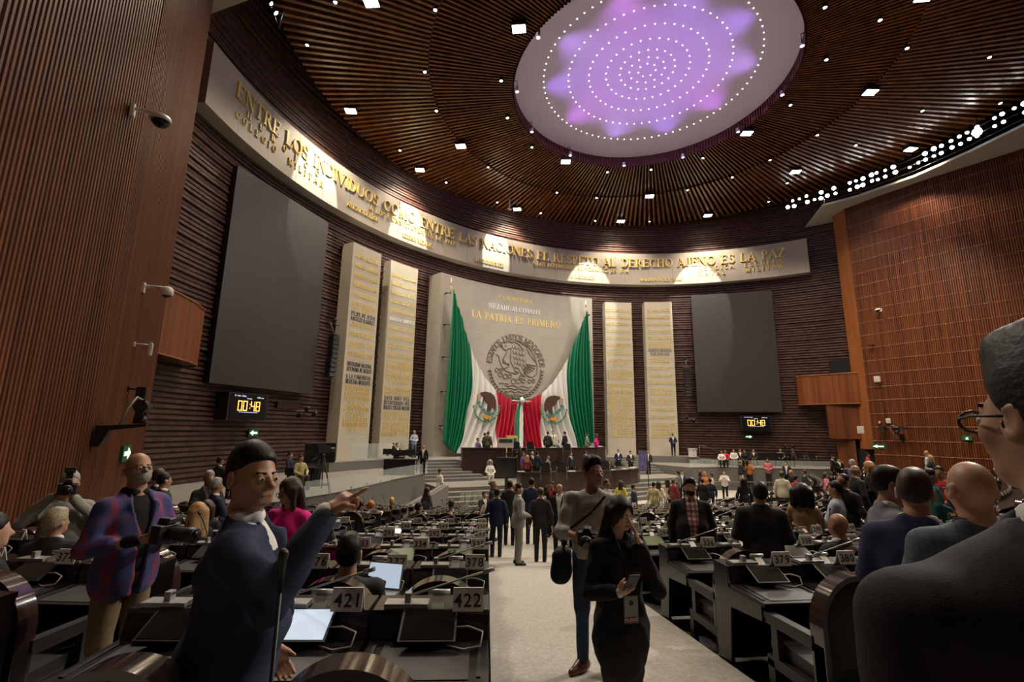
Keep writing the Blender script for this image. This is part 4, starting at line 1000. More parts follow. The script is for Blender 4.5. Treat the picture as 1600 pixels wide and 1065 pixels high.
for i, (d, k, a, no, blk, p) in enumerate(vis):
    SEATPOS[no] = (p, a, k)
    side = {'m': 'in the block left of the main aisle', 'l': 'in the block by the left slat wall', 'r': 'in the block right of the main aisle', 'f': 'in the far right block'}[blk]
    lod = 0 if d < 15 else 1
    if i < 300:
        t = thing('desk', 'black desk with plate %d, %s' % (no, seat_words(k, no, blk)), 'desk', p, a, 'numbered desks of the seating rows')
        for nm, (me, mm) in DM[lod].items():
            o = link(nm.strip(), me, t)
            if nm == 'number_plate' and d < 24: link('number', number_mesh(no), o)
        if d < 22:
            h = rng.random(); key = LITTAB.get(no)
            if key or h < .75:
                ta, tb = TABS[key or 'tablet_glass']; o = link('tablet', ta, t); link('display', tb, o)
                if d < 15: link('tablet_arm', ARM, t); link('cable', CAB, t)
            h = rng.random()
            if h < .35: link('microphone', MIC, t)
            elif h < .6: link('microphone', MIC2, t)
        if no in MOVED and MOVED[no] is None: continue
        cp, ca = MOVED.get(no, (p, a))
        c = thing('chair', 'round-backed black chair at plate %d, %s' % (no, seat_words(k, no, blk)), 'chair', cp, ca, 'round-backed chairs of the seating rows')
        CHAIRS[no] = (c, cp, ca)
        for nm, me in CH[lod]: link(nm, me, c)
    else:
        T = Matrix.Translation(p) @ Matrix.Rotation(a, 4, 'Z')
        for nm, (me, mm) in DM[1].items(): bake(STUFF_D, me, T, mm.name)
        for nm, me in CH[1]: bake(STUFF_C, me, T, me.materials[0].name)
def stuff_obj(name, store, label, cat):
    big = MB(); idx = []; names = list(store)
    for j, nme in enumerate(names):
        big.add(store[nme].v, store[nme].f); idx += [j]*len(store[nme].f)
    if not big.v: return
    me = big.mesh(name)
    for nme in names: me.materials.append(MATS[nme])
    me.polygons.foreach_set('material_index', idx); o = link(name, me); tag(o, label, cat, kind='stuff')
stuff_obj('far_desks', STUFF_D, 'black desks of the most distant seating rows on the right', 'desks')
stuff_obj('far_chairs', STUFF_C, 'black chairs of the most distant seating rows on the right', 'chairs')
print('SEATS', len(SEATS), len(vis))
# ---------------- figures: distance-field modelling ----------------
def rotm(ax, a):
    c, s = math.cos(a), math.sin(a)
    return np.array({'x': [[1, 0, 0], [0, c, -s], [0, s, c]], 'y': [[c, 0, s], [0, 1, 0], [-s, 0, c]], 'z': [[c, -s, 0], [s, c, 0], [0, 0, 1]]}[ax], float)
class Field:
    """a set of blended primitives; mesh() turns the zero level into one smooth closed surface"""
    def __init__(s): s.p = []
    def ell(s, c, r, M=None, k=.03, sub=False): s.p.append(('e', np.array(c, float), np.array(r, float), M, k, sub)); return s
    def cap(s, a, b, ra, rb=None, k=.03, sub=False): s.p.append(('c', np.array(a, float), np.array(b, float), (ra, ra if rb is None else rb), k, sub)); return s
    def box(s, c, h, rad=.01, M=None, k=.01, sub=False): s.p.append(('b', np.array(c, float), np.array(h, float), M, k, sub, rad)); return s
    def cut(s, fn): s.p.append(('f', fn)); return s          # keep where fn(X) < 0
    def xf(s, i0, M, piv):
        piv = np.array(piv, float); q = []
        for j, t in enumerate(s.p):
            if j < i0: q.append(t); continue
            if t[0] == 'e': q.append(('e', piv+M @ (t[1]-piv), t[2], M if t[3] is None else M @ t[3], t[4], t[5]))
            elif t[0] == 'c': q.append(('c', piv+M @ (t[1]-piv), piv+M @ (t[2]-piv), t[3], t[4], t[5]))
            elif t[0] == 'b': q.append(('b', piv+M @ (t[1]-piv), t[2], M if t[3] is None else M @ t[3], t[4], t[5], t[6]))
            else:
                fn = t[1]; q.append(('f', lambda X, fn=fn, M=M, piv=piv: fn(piv+(X-piv) @ M)))
        s.p = q; return s
    def bounds(s):
        lo, hi = np.full(3, 9.), np.full(3, -9.)
        for t in s.p:
            if t[0] == 'f' or t[5]: continue
            if t[0] == 'c': m = max(t[3]); lo = np.minimum(lo, np.minimum(t[1], t[2])-m); hi = np.maximum(hi, np.maximum(t[1], t[2])+m)
            else:
                m = t[2].max() if t[3] is not None else t[2]
                if t[0] == 'b' and t[3] is not None: m = np.linalg.norm(t[2])
                lo = np.minimum(lo, t[1]-m); hi = np.maximum(hi, t[1]+m)
        return lo, hi
    def mesh(s, h, fold=0, seed=0):
        lo, hi = s.bounds(); lo = lo-3*h-.01; hi = hi+3*h+.01
        n = np.ceil((hi-lo)/h).astype(int)+1
        ax = [lo[i]+h*np.arange(n[i]) for i in range(3)]
        F = np.full(tuple(n), .5, np.float32)
        for t in s.p:
            if t[0] == 'f':
                X = np.stack(np.meshgrid(*ax, indexing='ij'), -1); F = np.maximum(F, t[1](X).astype(np.float32)); continue
            k = t[4]; mg = k+.05
            if t[0] == 'c': m = max(t[3])+mg; l_, h_ = np.minimum(t[1], t[2])-m, np.maximum(t[1], t[2])+m
            else:
                m = (t[2].max() if t[0] == 'e' else np.linalg.norm(t[2]))+mg; l_, h_ = t[1]-m, t[1]+m
            i0 = np.clip(np.floor((l_-lo)/h).astype(int), 0, n-1); i1 = np.clip(np.ceil((h_-lo)/h).astype(int)+1, 1, n)
            sl = tuple(slice(a, b) for a, b in zip(i0, i1))
            X = np.stack(np.meshgrid(*[ax[i][sl[i]] for i in range(3)], indexing='ij'), -1)
            if X.size == 0: continue
            if t[0] == 'c':
                a, b = t[1], t[2]; ab = b-a; L = max(ab @ ab, 1e-9); u = np.clip(((X-a) @ ab)/L, 0, 1)
                d = np.linalg.norm(X-a-u[..., None]*ab, axis=-1)-(t[3][0]+(t[3][1]-t[3][0])*u)
            else:
                q = X-t[1]
                if t[3] is not None: q = q @ t[3]
                if t[0] == 'e':
                    k0 = np.linalg.norm(q/t[2], axis=-1); k1 = np.linalg.norm(q/(t[2]**2), axis=-1)+1e-9; d = k0*(k0-1)/k1
                else:
                    w_ = np.abs(q)-(t[2]-t[6]); d = np.linalg.norm(np.maximum(w_, 0), axis=-1)+np.minimum(w_.max(-1), 0)-t[6]
            g = F[sl]
            if t[5]: d = -d; hh = np.clip(.5-.5*(g-d)/k, 0, 1); F[sl] = g*(1-hh)+d*hh+k*hh*(1-hh)
            else: hh = np.clip(.5+.5*(g-d)/k, 0, 1); F[sl] = g*(1-hh)+d*hh-k*hh*(1-hh)
        if fold:
            X = np.stack(np.meshgrid(*ax, indexing='ij'), -1); r_ = np.random.RandomState(seed)
            for f_ in (11, 19, 31):
                w_ = r_.normal(size=3)*f_; F = F+fold*11/f_*np.sin(X @ w_+r_.uniform(0, 6))
        return nets(F, lo, h)
def nets(F, lo, h):
    S = F < 0; n = F.shape
    C = [S[i:n[0]-1+i, j:n[1]-1+j, k:n[2]-1+k] for i in (0, 1) for j in (0, 1) for k in (0, 1)]
    cnt = sum(c.astype(np.int8) for c in C); mask = (cnt > 0) & (cnt < 8)
    idx = np.full(mask.shape, -1, int); ijk = np.argwhere(mask); idx[mask] = np.arange(len(ijk))
    cor = [(i, j, k) for i in (0, 1) for j in (0, 1) for k in (0, 1)]
    f = np.stack([F[ijk[:, 0]+c[0], ijk[:, 1]+c[1], ijk[:, 2]+c[2]] for c in cor], 1)
    P = np.zeros((len(ijk), 3)); W = np.zeros(len(ijk))
    for a in range(8):
        for b in range(a+1, 8):
            if sum(abs(cor[a][q]-cor[b][q]) for q in range(3)) != 1: continue
            m = (f[:, a] < 0) != (f[:, b] < 0); t = f[m, a]/(f[m, a]-f[m, b]); ca, cb = np.array(cor[a], float), np.array(cor[b], float)
            P[m] += ca+(cb-ca)*t[:, None]; W[m] += 1
    V = lo+h*(ijk+P/W[:, None]); Q = []
    for ax in range(3):
        u, v = (ax+1) % 3, (ax+2) % 3
        s0 = [slice(None)]*3; s1 = [slice(None)]*3; s0[ax] = slice(0, n[ax]-1); s1[ax] = slice(1, n[ax])
        E = np.argwhere(S[tuple(s0)] != S[tuple(s1)])
        E = E[(E[:, u] > 0) & (E[:, v] > 0) & (E[:, u] < n[u]-1) & (E[:, v] < n[v]-1)]
        if len(E) == 0: continue
        def cell(du, dv):
            e = E.copy(); e[:, u] -= du; e[:, v] -= dv; return idx[e[:, 0], e[:, 1], e[:, 2]]
        q = np.stack([cell(1, 1), cell(0, 1), cell(0, 0), cell(1, 0)], 1)
        flip = ~S[tuple(E.T)]; q[flip] = q[flip][:, ::-1]; Q.append(q)
    return V, np.concatenate(Q)
def np_mesh(name, VQ, m=None):
    Vs, Qs, o = [], [], 0
    for V, Q in VQ: Vs.append(V); Qs.append(Q+o); o += len(V)
    V = np.concatenate(Vs); Q = np.concatenate(Qs); me = bpy.data.meshes.new(name)
    me.vertices.add(len(V)); me.vertices.foreach_set('co', V.astype(np.float32).ravel()); me.loops.add(len(Q)*4); me.loops.foreach_set('vertex_index', Q.astype(np.int32).ravel())
    me.polygons.add(len(Q)); me.polygons.foreach_set('loop_start', np.arange(0, len(Q)*4, 4, dtype=np.int32)); me.polygons.foreach_set('use_smooth', np.ones(len(Q), bool))
    me.update(calc_edges=True)
    if m: me.materials.append(m)
    return me

def unit(v): v = np.array(v, float); return v/np.linalg.norm(v)
def hand(F, wr, d, nrm, curls=(.3, .3, .35, .4), thumb=(.5, .5), side=1, k=.006, sc_=1.0, spread=.02):
    """wrist, finger direction, palm normal; side=+1 when the thumb lies towards cross(d, nrm)"""
    wr = np.array(wr, float); d = unit(d); nrm = unit(np.array(nrm, float)-d*np.dot(nrm, d)); x = np.cross(d, nrm)*side
    B = np.stack([x, d, nrm], 1)
    F.ell(wr+d*.048*sc_, (.040*sc_, .052*sc_, .016*sc_), B, k=.012); F.cap(wr-d*.03, wr+d*.02, .024*sc_, .024*sc_, k=.015)
    F.cap(wr+d*.075*sc_-x*.026*sc_, wr+d*.08*sc_+x*.024*sc_, .013*sc_, k=.01)
    for i, (off, L) in enumerate(((.027, .070), (.009, .078), (-.009, .073), (-.026, .058))):
        p = wr+d*.088*sc_+x*off*sc_; a = 0; c = curls[i]; L = L*sc_
        for j, fr in enumerate((.45, .32, .26)):
            a += c*(.9, 1.1, .8)[j]; dr = d*math.cos(a)+nrm*math.sin(a)+x*(off*spread*8); q = p+unit(dr)*L*fr
            F.cap(p, q, (.0098, .0090, .0082)[j]*sc_, (.0090, .0082, .0072)[j]*sc_, k=.004); p = q
    p = wr+d*.022*sc_+x*.028*sc_; dr = unit(d*math.cos(thumb[0])+x*math.sin(thumb[0])); q = p+dr*.045*sc_; F.cap(p, q, .014*sc_, .011*sc_, k=.012)
    dr2 = unit(dr+nrm*thumb[1]); F.cap(q, q+dr2*.032*sc_, .0105*sc_, .0085*sc_, k=.005)

def head_prims(F, female=False, jaw=1.0, detail=True):
    F.ell((0, -.012, 1.658), (.076, .094, .096), k=.03); F.ell((0, .022, 1.600), (.060*jaw, .072, .080), k=.03)
    F.cap((-.018*jaw, .062, 1.545), (.018*jaw, .062, 1.545), .024 if not female else .019, k=.03); F.cap((0, -.02, 1.43), (0, -.012, 1.58), .058 if not female else .047, .055 if not female else .045, k=.03)
    if detail:
        F.cap((-.034, .078, 1.640), (.034, .078, 1.640), .013, k=.015); F.cap((0, .092, 1.634), (0, .116, 1.600), .0085, .0135, k=.01); F.cap((-.012, .098, 1.597), (.012, .098, 1.597), .008, k=.008)
        for s_ in (-1, 1):
            F.ell((s_*.031, .099, 1.6255), (.015, .012, .009), k=.008, sub=True); F.cap((s_*.046, .064, 1.605), (s_*.03, .075, 1.585), .018, .014, k=.02)
            F.ell((s_*.083, -.018, 1.622), (.011, .025, .036), rotm('z', -s_*.35), k=.006); F.ell((s_*.096, -.008, 1.625), (.009, .013, .020), k=.005, sub=True)
            F.ell((s_*.031, .0865, 1.6255), (.0135, .011, .0105), k=.004)
        F.cap((-.020, .086, 1.5735), (.020, .086, 1.5735), .0075, k=.006); F.cap((-.017, .086, 1.563), (.017, .086, 1.563), .0080, k=.006)
    else:
        F.cap((0, .095, 1.63), (0, .112, 1.60), .010, .014, k=.02)
        for s_ in (-1, 1): F.ell((s_*.077, -.012, 1.622), (.012, .022, .033), k=.01)
def hair_prims(F, style):
    if style in ('short', 'full', 'grey'):
        e = .006 if style == 'short' else .010
        F.ell((0, -.018, 1.668+e*.6), (.077+e, .095+e, .096+e), k=.01)
        F.ell((0, -.040, 1.625), (.074+e*.7, .070+e*.7, .085), k=.02)
        if style == 'full': F.cap((-.030, .050, 1.742), (.030, .045, 1.746), .026, k=.035); F.cap((-.03, -.02, 1.755), (.03, -.02, 1.755), .028, k=.03)
        F.cut(lambda X: (1.706-(.088-X[..., 1])*.95+.2*np.abs(X[..., 0])*(X[..., 1] > .04))-X[..., 2])
        em = .020 if style == 'short' else .034
        def taper(X):
            q = X-np.array((0, -.012, 1.658)); rr_ = np.array((.076, .094, .096)); k0 = np.linalg.norm(q/rr_, axis=-1); k1 = np.linalg.norm(q/rr_**2, axis=-1)+1e-9
            hl = 1.706-(.088-X[..., 1])*.95
            return k0*(k0-1)/k1-np.clip(.0015+.42*(X[..., 2]-hl), -.01, em)
        F.cut(taper); F.ell((0, .088, 1.612), (.066, .062, .088), k=.012, sub=True)
        for s_ in (-1, 1): F.ell((s_*.078, -.005, 1.615), (.02, .026, .036), k=.008, sub=True)
    elif style == 'fringe':
        F.ell((0, -.014, 1.650), (.086, .103, .085), k=.01); F.cut(lambda X: np.maximum(np.maximum(X[..., 2]-1.68, X[..., 1]-.02), 1.575-X[..., 2]))
    elif style in ('long', 'bun', 'curly'):
        e = .022 if style != 'curly' else .05
        F.ell((0, -.016, 1.664), (.078+e, .096+e, .098+e), k=.01)
        if style == 'long':
            for x_ in (-.075, -.03, .03, .075): F.cap((x_, -.06, 1.66), (x_*1.1, -.105, 1.36), .045, .030, k=.03)
            for x_ in (-.086, .086): F.cap((x_, .0, 1.66), (x_*1.05, .02, 1.44), .026, .016, k=.03)
        if style == 'curly':
            for x_ in (-.10, 0, .10): F.cap((x_, -.05, 1.66), (x_*1.2, -.08, 1.48), .075, .06, k=.03)
        if style == 'bun': F.ell((0, -.13, 1.70), (.045, .04, .045), k=.02)
        F.ell((0, .105, 1.60), (.064, .075, .115), k=.01, sub=True); F.ell((0, .02, 1.50), (.06, .07, .10), k=.01, sub=True)

STAND_ARMS = {'l': ((-.265, -.03, 1.13), (-.275, .05, .87)), 'r': ((.265, -.03, 1.13), (.275, .05, .87))}
FRONT_ARMS = {'l': ((-.27, -.02, 1.14), (-.06, .20, 1.05)), 'r': ((.27, -.02, 1.14), (.06, .20, 1.06))}
PHONE_ARMS = {'l': ((-.26, .06, 1.16), (-.06, .26, 1.30)), 'r': ((.26, .06, 1.16), (.06, .26, 1.30))}
ONEUP_ARMS = {'l': ((-.265, -.03, 1.13), (-.275, .05, .87)), 'r': ((.28, .12, 1.34), (.12, .22, 1.56))}
CROSS_ARMS = {'l': ((-.27, .04, 1.15), (.10, .17, 1.18)), 'r': ((.27, .04, 1.15), (-.10, .19, 1.14))}
DESK_ARMS = {'l': ((-.26, .10, 1.12), (-.12, .32, 1.02)), 'r': ((.26, .10, 1.12), (.12, .32, 1.02))}
def legs_for(sit, stance=.10, stride=0):
    if sit:       # the whole figure is lowered so that the pelvis rests on the seat
        return {s: ((sg*.09, 0, .93), (sg*.11, .43, .945), (sg*.11, .41, .52)) for s, sg in (('l', -1), ('r', 1))}
    return {'l': ((-.09, 0, .92), (-stance, .015+stride*.5, .50), (-stance, -.02+stride, .09)), 'r': ((.09, 0, .92), (stance, .015-stride*.5, .50), (stance, -.02-stride, .09))}
SIT_DROP = .445
def figure(spec):
    """returns {part: (mesh, material)} in a frame with the feet at z=0 (height 1.75), facing +y"""
    g = spec.get; vox = g('vox', .02); near = vox < .014; sit = g('sit', False); fem = g('female', False); b = g('build', 1.0); top = g('top', 'suit')
    arms = g('arms', STAND_ARMS); lean = rotm('x', -g('lean', 0)); hp = (0, 0, .95); legs = g('legs', legs_for(sit, stride=g('stride', 0)))
    hy, hpi, hr = g('head', (0, 0, 0)); HM = rotm('z', hy) @ rotm('x', -hpi) @ rotm('y', hr); hpv = (0, -.02, 1.52)
    fat = g('belly', 0)
    def up(F, i0=0): F.xf(i0, lean, hp)
    armx = {}
    for s_ in ('l', 'r'):
        sg = -1 if s_ == 'l' else 1; sh = np.array((sg*(.180*b), -.01, 1.385-g('slope', 0))); e, w_ = [np.array(q, float) for q in arms[s_]]
        if not g('arms_world'):
            pv = np.array(hp); e = pv+lean @ (e-pv); w_ = pv+lean @ (w_-pv)
        pv = np.array(hp); sh = pv+lean @ (sh-pv); armx[s_] = (sh, e, w_)
    P = {}
    # --- skin: one continuous surface, mostly under the clothes
    F = Field(); head_prims(F, fem, g('jaw', 1.0), near); F.xf(0, HM, hpv); n0 = len(F.p)
    F.cap((0, -.02, 1.34), (0, -.02, 1.5), .06, .056 if not fem else .047, k=.03); F.ell((0, -.005, 1.25), (.13*b, .075, .19), k=.05); F.ell((0, -.005, 1.05), (.12*b, .075, .14), k=.05); up(F)
    for s_ in ('l', 'r'):
        sg = -1 if s_ == 'l' else 1; sh, e, w_ = armx[s_]; d = unit(w_-e)
        hs = (g('hands') or {}).get(s_); F.cap(np.array((0, 0, 0))+sh*np.array((.55, 1, 1)), sh, .05, .045, k=.03); F.cap(sh, e, .045, .038, k=.02); F.cap(e, w_, .036, .025, k=.02)
        if near:
            if hs: hand(F, w_, hs.get('dir', d), hs.get('n', (-sg, 0, 0)), hs.get('curls', (.35, .4, .45, .5)), hs.get('thumb', (.5, .4)), hs.get('side', sg))
            else: hand(F, w_, d, (-sg, .2, 0), (.35, .4, .45, .5), (.4, .3), sg)
        else:
            hd = unit(np.array(hs['dir'], float) if hs and 'dir' in hs else d)
            F.ell(w_+hd*.05, (.03, .03, .03), k=.03); F.cap(w_+hd*.05, w_+hd*.13, .026, .015, k=.02)
            F.cap(w_+hd*.03+np.array((-sg*.02, .02, 0)), w_+hd*.075+np.array((-sg*.03, .035, 0)), .014, .010, k=.01)
    body = [F.mesh(g('vox_head', .0065 if near else .015))]
    if g('bare_leg'):
        for s_ in ('l', 'r'):
            h_, kn, an = [np.array(q, float) for q in legs[s_]]; F = Field(); F.cap(kn, an, .05, .036); body.append(F.mesh(vox))
    P['body'] = (np_mesh('body', body), spec['skin'])
    # --- torso layers
    def torso(F, o, hem=.80):
        F.ell((0, -.005, .99), (.165*b+o+.3*fat, .118+o+fat*.4, .19), k=.06); F.ell((0, .012+fat*.5, 1.12), (.158*b+o+.5*fat, .112+o+fat, .18), k=.06)
        F.ell((0, -.002, 1.29), (.178*b+o, .118+o+fat*.3, .17), k=.06); F.cap((-.128*b, -.012, 1.385-g('slope', 0)), (0, -.014, 1.425), .056+o, .060+o, k=.05); F.cap((.128*b, -.012, 1.385-g('slope', 0)), (0, -.014, 1.425), .056+o, .060+o, k=.05)
        if fem:
            for s_ in (-1, 1): F.ell((s_*.07, .085, 1.27), (.065+o, .055+o, .065+o), k=.04)
    def sleeves(F, o, stop=.02):
        for s_ in ('l', 'r'):
            sh, e, w_ = armx[s_]; d = unit(w_-e); F.cap(sh, e, .055*b**.5+o, .046+o, k=.04)
            en = e+(w_-e)*(g('sleeve', 1.0))-d*stop; F.cap(e, en, .047+o, .036+o, k=.03)
    fold = g('fold', .004 if near else .0); seed = g('seed', 1)
    hem = g('hem', .80)
    if top == 'suit':
        zV = g('zV', 1.16); openf = g('open', False)
        F = Field(); torso(F, -.004); up(F); F.cut(lambda X: .93-X[..., 2]); P['shirt'] = (np_mesh('shirt', [F.mesh(vox)]), spec['shirt'])
        F = Field(); F.cap((-.035, .02, 1.475), (.035, .02, 1.475), .034, k=.02); F.cap((-.05, -.03, 1.485), (.05, -.03, 1.485), .042, k=.02); F.cut(lambda X: X[..., 2]-1.515); up(F); P['collar'] = (np_mesh('collar', [F.mesh(min(vox, .012))]), spec['shirt'])
        F = Field(); torso(F, .018); F.ell((0, -.01, hem+.10), (.178*b+.02+.3*fat, .135+.02+fat*.5, .22), k=.06)
        F.cap((-.055, -.05, 1.475), (.055, -.05, 1.475), .035, k=.02)
        F.cut(lambda X: hem-X[..., 2])
        if openf: wed = lambda X: np.maximum(np.abs(X[..., 0]-.0)-(.035+.045*np.clip((X[..., 2]-zV)/.3, -1.2, 1)+.04*np.clip((1.1-X[..., 2])/.3, 0, 1)), -X[..., 1])
        else: wed = lambda X: np.maximum(np.abs(X[..., 0])-(X[..., 2]-zV)*.26, -X[..., 1])
        F.cut(lambda X: -wed(X))
        # lapels stand proud of the chest beside the opening
        i0 = len(F.p)
        if near:
            for s_ in (-1, 1): F.cap((s_*.02, .135+fat*.9, zV+.02), (s_*.085, .095+fat*.3, 1.40), .010, .016, k=.012); F.cap((s_*.085, .10, 1.38), (s_*.055, .03, 1.475), .016, .014, k=.012)
        up(F); sleeves(F, .014); P['jacket'] = (np_mesh('jacket', [F.mesh(vox, fold, seed)]), spec['jacket'])
        if g('tie'):
            F = Field(); F.cap((0, .075, 1.46), (0, .085, 1.43), .017, k=.01); F.cap((0, .10, 1.42), (0, .125+fat, 1.20), .014, .022, k=.01); up(F); P['tie'] = (np_mesh('tie', [F.mesh(min(vox, .012))]), spec['tie'])
        if near:
            F = Field()
            for s_ in ('l', 'r'):
                sh, e, w_ = armx[s_]; d = unit(w_-e); F.cap(w_-d*.06, w_-d*.006, .041, .040, k=.01)
            P['cuffs'] = (np_mesh('shirt_cuff', [F.mesh(.008)]), spec['shirt'])
    else:
        F = Field(); torso(F, .010); F.ell((0, -.005, hem+.13), (.172*b+.015+.3*fat, .125+.015+fat*.5, .20), k=.06) if hem < .92 else None
        F.cut(lambda X: np.maximum(hem-X[..., 2], .062-np.linalg.norm(X-np.array((0, .06, 1.505)), axis=-1)))
        if top == 'coat':
            F.ell((0, -.005, .74), (.235*b, .185, .34), k=.08); F.cap((-.05, -.05, 1.47), (.05, -.05, 1.47), .035, k=.02)
        up(F); sleeves(F, g('loose', .010)); P['shirt'] = (np_mesh('top', [F.mesh(vox, fold*1.3, seed)]), spec['shirt'])
    # --- trousers, shoes
    if not g('no_legs'):
        F = Field(); F.ell((0, -.01, .95), (.168*b+.3*fat, .122+.3*fat, .13), k=.05)
        for s_ in ('l', 'r'):
            h_, kn, an = [np.array(q, float) for q in legs[s_]]
            F.cap(h_, kn, .090*b**.5, .068, k=.04)
            if not g('bare_leg'): F.cap(kn, an+np.array((0, 0, -.03)), .066, .052 if not g('slim') else .045, k=.03)
        if fem and g('skirt'): F.cap((0, 0, .90), (0, 0, .55), .15, .17, k=.05)
        F.cut(lambda X: X[..., 2]-1.06); P['trousers'] = (np_mesh('trousers', [F.mesh(vox, fold, seed+3)]), spec['trousers'])
        for s_ in ('l', 'r'):
            h_, kn, an = [np.array(q, float) for q in legs[s_]]; F = Field(); fd = unit((g('toe', {}).get(s_, (0, 1, 0)) if g('toe') else (0, 1, 0)))
            zb = an[2]-.09; F.cap(an+fd*-.035+np.array((0, 0, -.045)), an+fd*.05+np.array((0, 0, -.045)), .044, .046, k=.03); F.cap(an+fd*.05+np.array((0, 0, -.05)), an+fd*.155+np.array((0, 0, -.058)), .044, .032, k=.03)
            F.cap(an, an+np.array((0, 0, -.04)), .045, k=.03); F.cut(lambda X: zb-X[..., 2]); P['shoe_'+s_] = (np_mesh('shoe', [F.mesh(min(vox, .014))]), spec['shoes'])
    # --- hair, brows, beard
    st = g('hair_style', 'short')
    if st != 'none':
        F = Field(); hair_prims(F, st); F.xf(0, HM, hpv); up(F); P['hair'] = (np_mesh('hair', [F.mesh(min(vox, .010) if near else vox*.8, .004 if near else 0, seed)]), spec['hair'])
    if g('beard'):
        F = Field(); F.ell((0, .035, 1.575), (.066, .070, .062), k=.02); F.cut(lambda X: np.maximum(X[..., 2]-1.592-np.abs(X[..., 0])*.5, .02-X[..., 1])); F.cap((-.014, .080, 1.568), (.014, .080, 1.568), .010, k=.005, sub=True); F.xf(0, HM, hpv); up(F)
        P['beard'] = (np_mesh('beard', [F.mesh(min(vox, .009))]), spec['beard'])
    if near:
        F = Field()
        for s_ in (-1, 1): F.cap((s_*.015, .0910, 1.6475), (s_*.048, .079, 1.6505), .0062, .0042, k=.004)
        F.xf(0, HM, hpv); up(F); P['brows'] = (np_mesh('eyebrows', [F.mesh(.004)]), spec.get('brow', spec['hair']))
        F = Field()
        for s_ in (-1, 1): F.ell((s_*.031, .0880, 1.6255), (.0150, .0105, .0082), k=.002)
        F.xf(0, HM, hpv); up(F); P['eyewhite'] = (np_mesh('eyeballs', [F.mesh(.003)]), mat('eye_white', (.48, .44, .41), .3))
        F = Field()
        for s_ in (-1, 1): F.ell((s_*.031, .0968, 1.6255), (.0068, .0030, .0068), k=.002)
        F.xf(0, HM, hpv); up(F); P['eyes'] = (np_mesh('pupils', [F.mesh(.003)]), mat('pupil', (.012, .008, .006), .15))
        F = Field(); F.cap((-.023, .0855, 1.5715), (.023, .0855, 1.5715), .0068, k=.004); F.cap((-.018, .0870, 1.5635), (.018, .0870, 1.5635), .0080, k=.004)
        F.xf(0, HM, hpv); up(F); P['lips'] = (np_mesh('lips', [F.mesh(.004)]), mat('lip', (.24, .085, .07), .45))
        if g('glasses'):
            m1 = MB()
            for s_ in (-1, 1):
                m1.tube([(s_*.032+.024*math.cos(R(30*j)), .112, 1.622+.018*math.sin(R(30*j))) for j in range(13)], .0028, 6, cap=False); m1.tube([(s_*.056, .110, 1.627), (s_*.080, .06, 1.632), (s_*.084, -.01, 1.632)], .0026, 6)
            m1.tube([(-.009, .113, 1.627), (.009, .113, 1.627)], .0026, 6)
            hv = np.array(hpv); m1.v = [tuple(np.array(hp)+lean @ ((hv+HM @ (np.array(v)-hv))-np.array(hp))) for v in m1.v]
            P['glasses'] = (m1.mesh('glasses'), MATS['black_metal'])
    if sit:
        for me, mm in P.values():
            n_ = len(me.vertices); co = np.empty(n_*3, np.float32); me.vertices.foreach_get('co', co); co[2::3] -= SIT_DROP; me.vertices.foreach_set('co', co); me.update()
    return P
PNAME = {'eyewhite': 'eyeballs', 'shoe_l': 'shoe', 'shoe_r': 'shoe', 'cuffs': 'shirt_cuffs', 'brows': 'eyebrows', 'eyes': 'pupils'}
def place(P, label, loc, rz, Hh=1.75, group=None, mats=None, parts=True):
    t = thing('person', label, 'person', loc, rz, group); k = Hh/1.75; t.scale = (k, k, k)
    for nm, (me, mm) in P.items():
        o = link(PNAME.get(nm, nm), me, t)
        mm = (mats or {}).get(nm, (mats or {}).get({'shoe_l': 'shoes', 'shoe_r': 'shoes', 'collar': 'shirt', 'cuffs': 'shirt'}.get(nm, nm), mm))
        if not me.materials: me.materials.append(mm)
        if me.materials[0] != mm:
            o.material_slots[0].link = 'OBJECT'; o.material_slots[0].material = mm
    return t
def cloth(name, c, n=.12, rough=.85, sheen=0): return mat('cloth_'+name, c, rough, noise=n, nscale=30, bump=.15, bscale=350, spec=.25)
SK = [mat('skin_a', (.42, .225, .14), .48, noise=.06, nscale=14), mat('skin_b', (.33, .165, .095), .48, noise=.06, nscale=14), mat('skin_c', (.50, .29, .20), .48, noise=.06, nscale=14)]
HB = mat('hair_black', (.006, .005, .0045), .5, noise=.4, nscale=60, bump=.2, bscale=90, spec=.3); HBR = mat('hair_brown', (.030, .015, .009), .5, noise=.4, nscale=60, bump=.25, bscale=120)
HG = mat('hair_grey', (.28, .27, .25), .5, noise=.3, nscale=60, bump=.5, bscale=120); HBL = mat('hair_blond', (.35, .20, .08), .45, noise=.35, nscale=50, bump=.5, bscale=120)
C = {k: cloth(k, c) for k, c in dict(black=(.012, .012, .013), charcoal=(.028, .028, .030), navy=(.020, .026, .060), blue=(.030, .040, .105), grey=(.13, .13, .135), lightgrey=(.27, .26, .245), white=(.66, .65, .62), cream=(.52, .50, .40),
     pink=(.75, .05, .28), hotpink=(.70, .02, .25), red=(.50, .03, .04), maroon=(.16, .03, .035), yellow=(.62, .58, .08), paleyellow=(.50, .45, .24), teal=(.02, .09, .09), olive=(.10, .09, .055), khaki=(.20, .14, .075), purple=(.09, .06, .18), rose=(.48, .16, .19),
     skyblue=(.35, .42, .52), denim=(.03, .05, .09), tan=(.32, .2, .1), jeans=(.10, .13, .19), orange=(.45, .17, .05), taupe=(.20, .18, .16), slate=(.07, .075, .09)).items()}
SHO = mat('shoe_black', (.012, .012, .012), .25); SHB = mat('shoe_brown', (.12, .045, .02), .35)
def ang_to(p, q): d = Vector(q)-Vector(p); return math.atan2(d.y, d.x)-math.pi/2
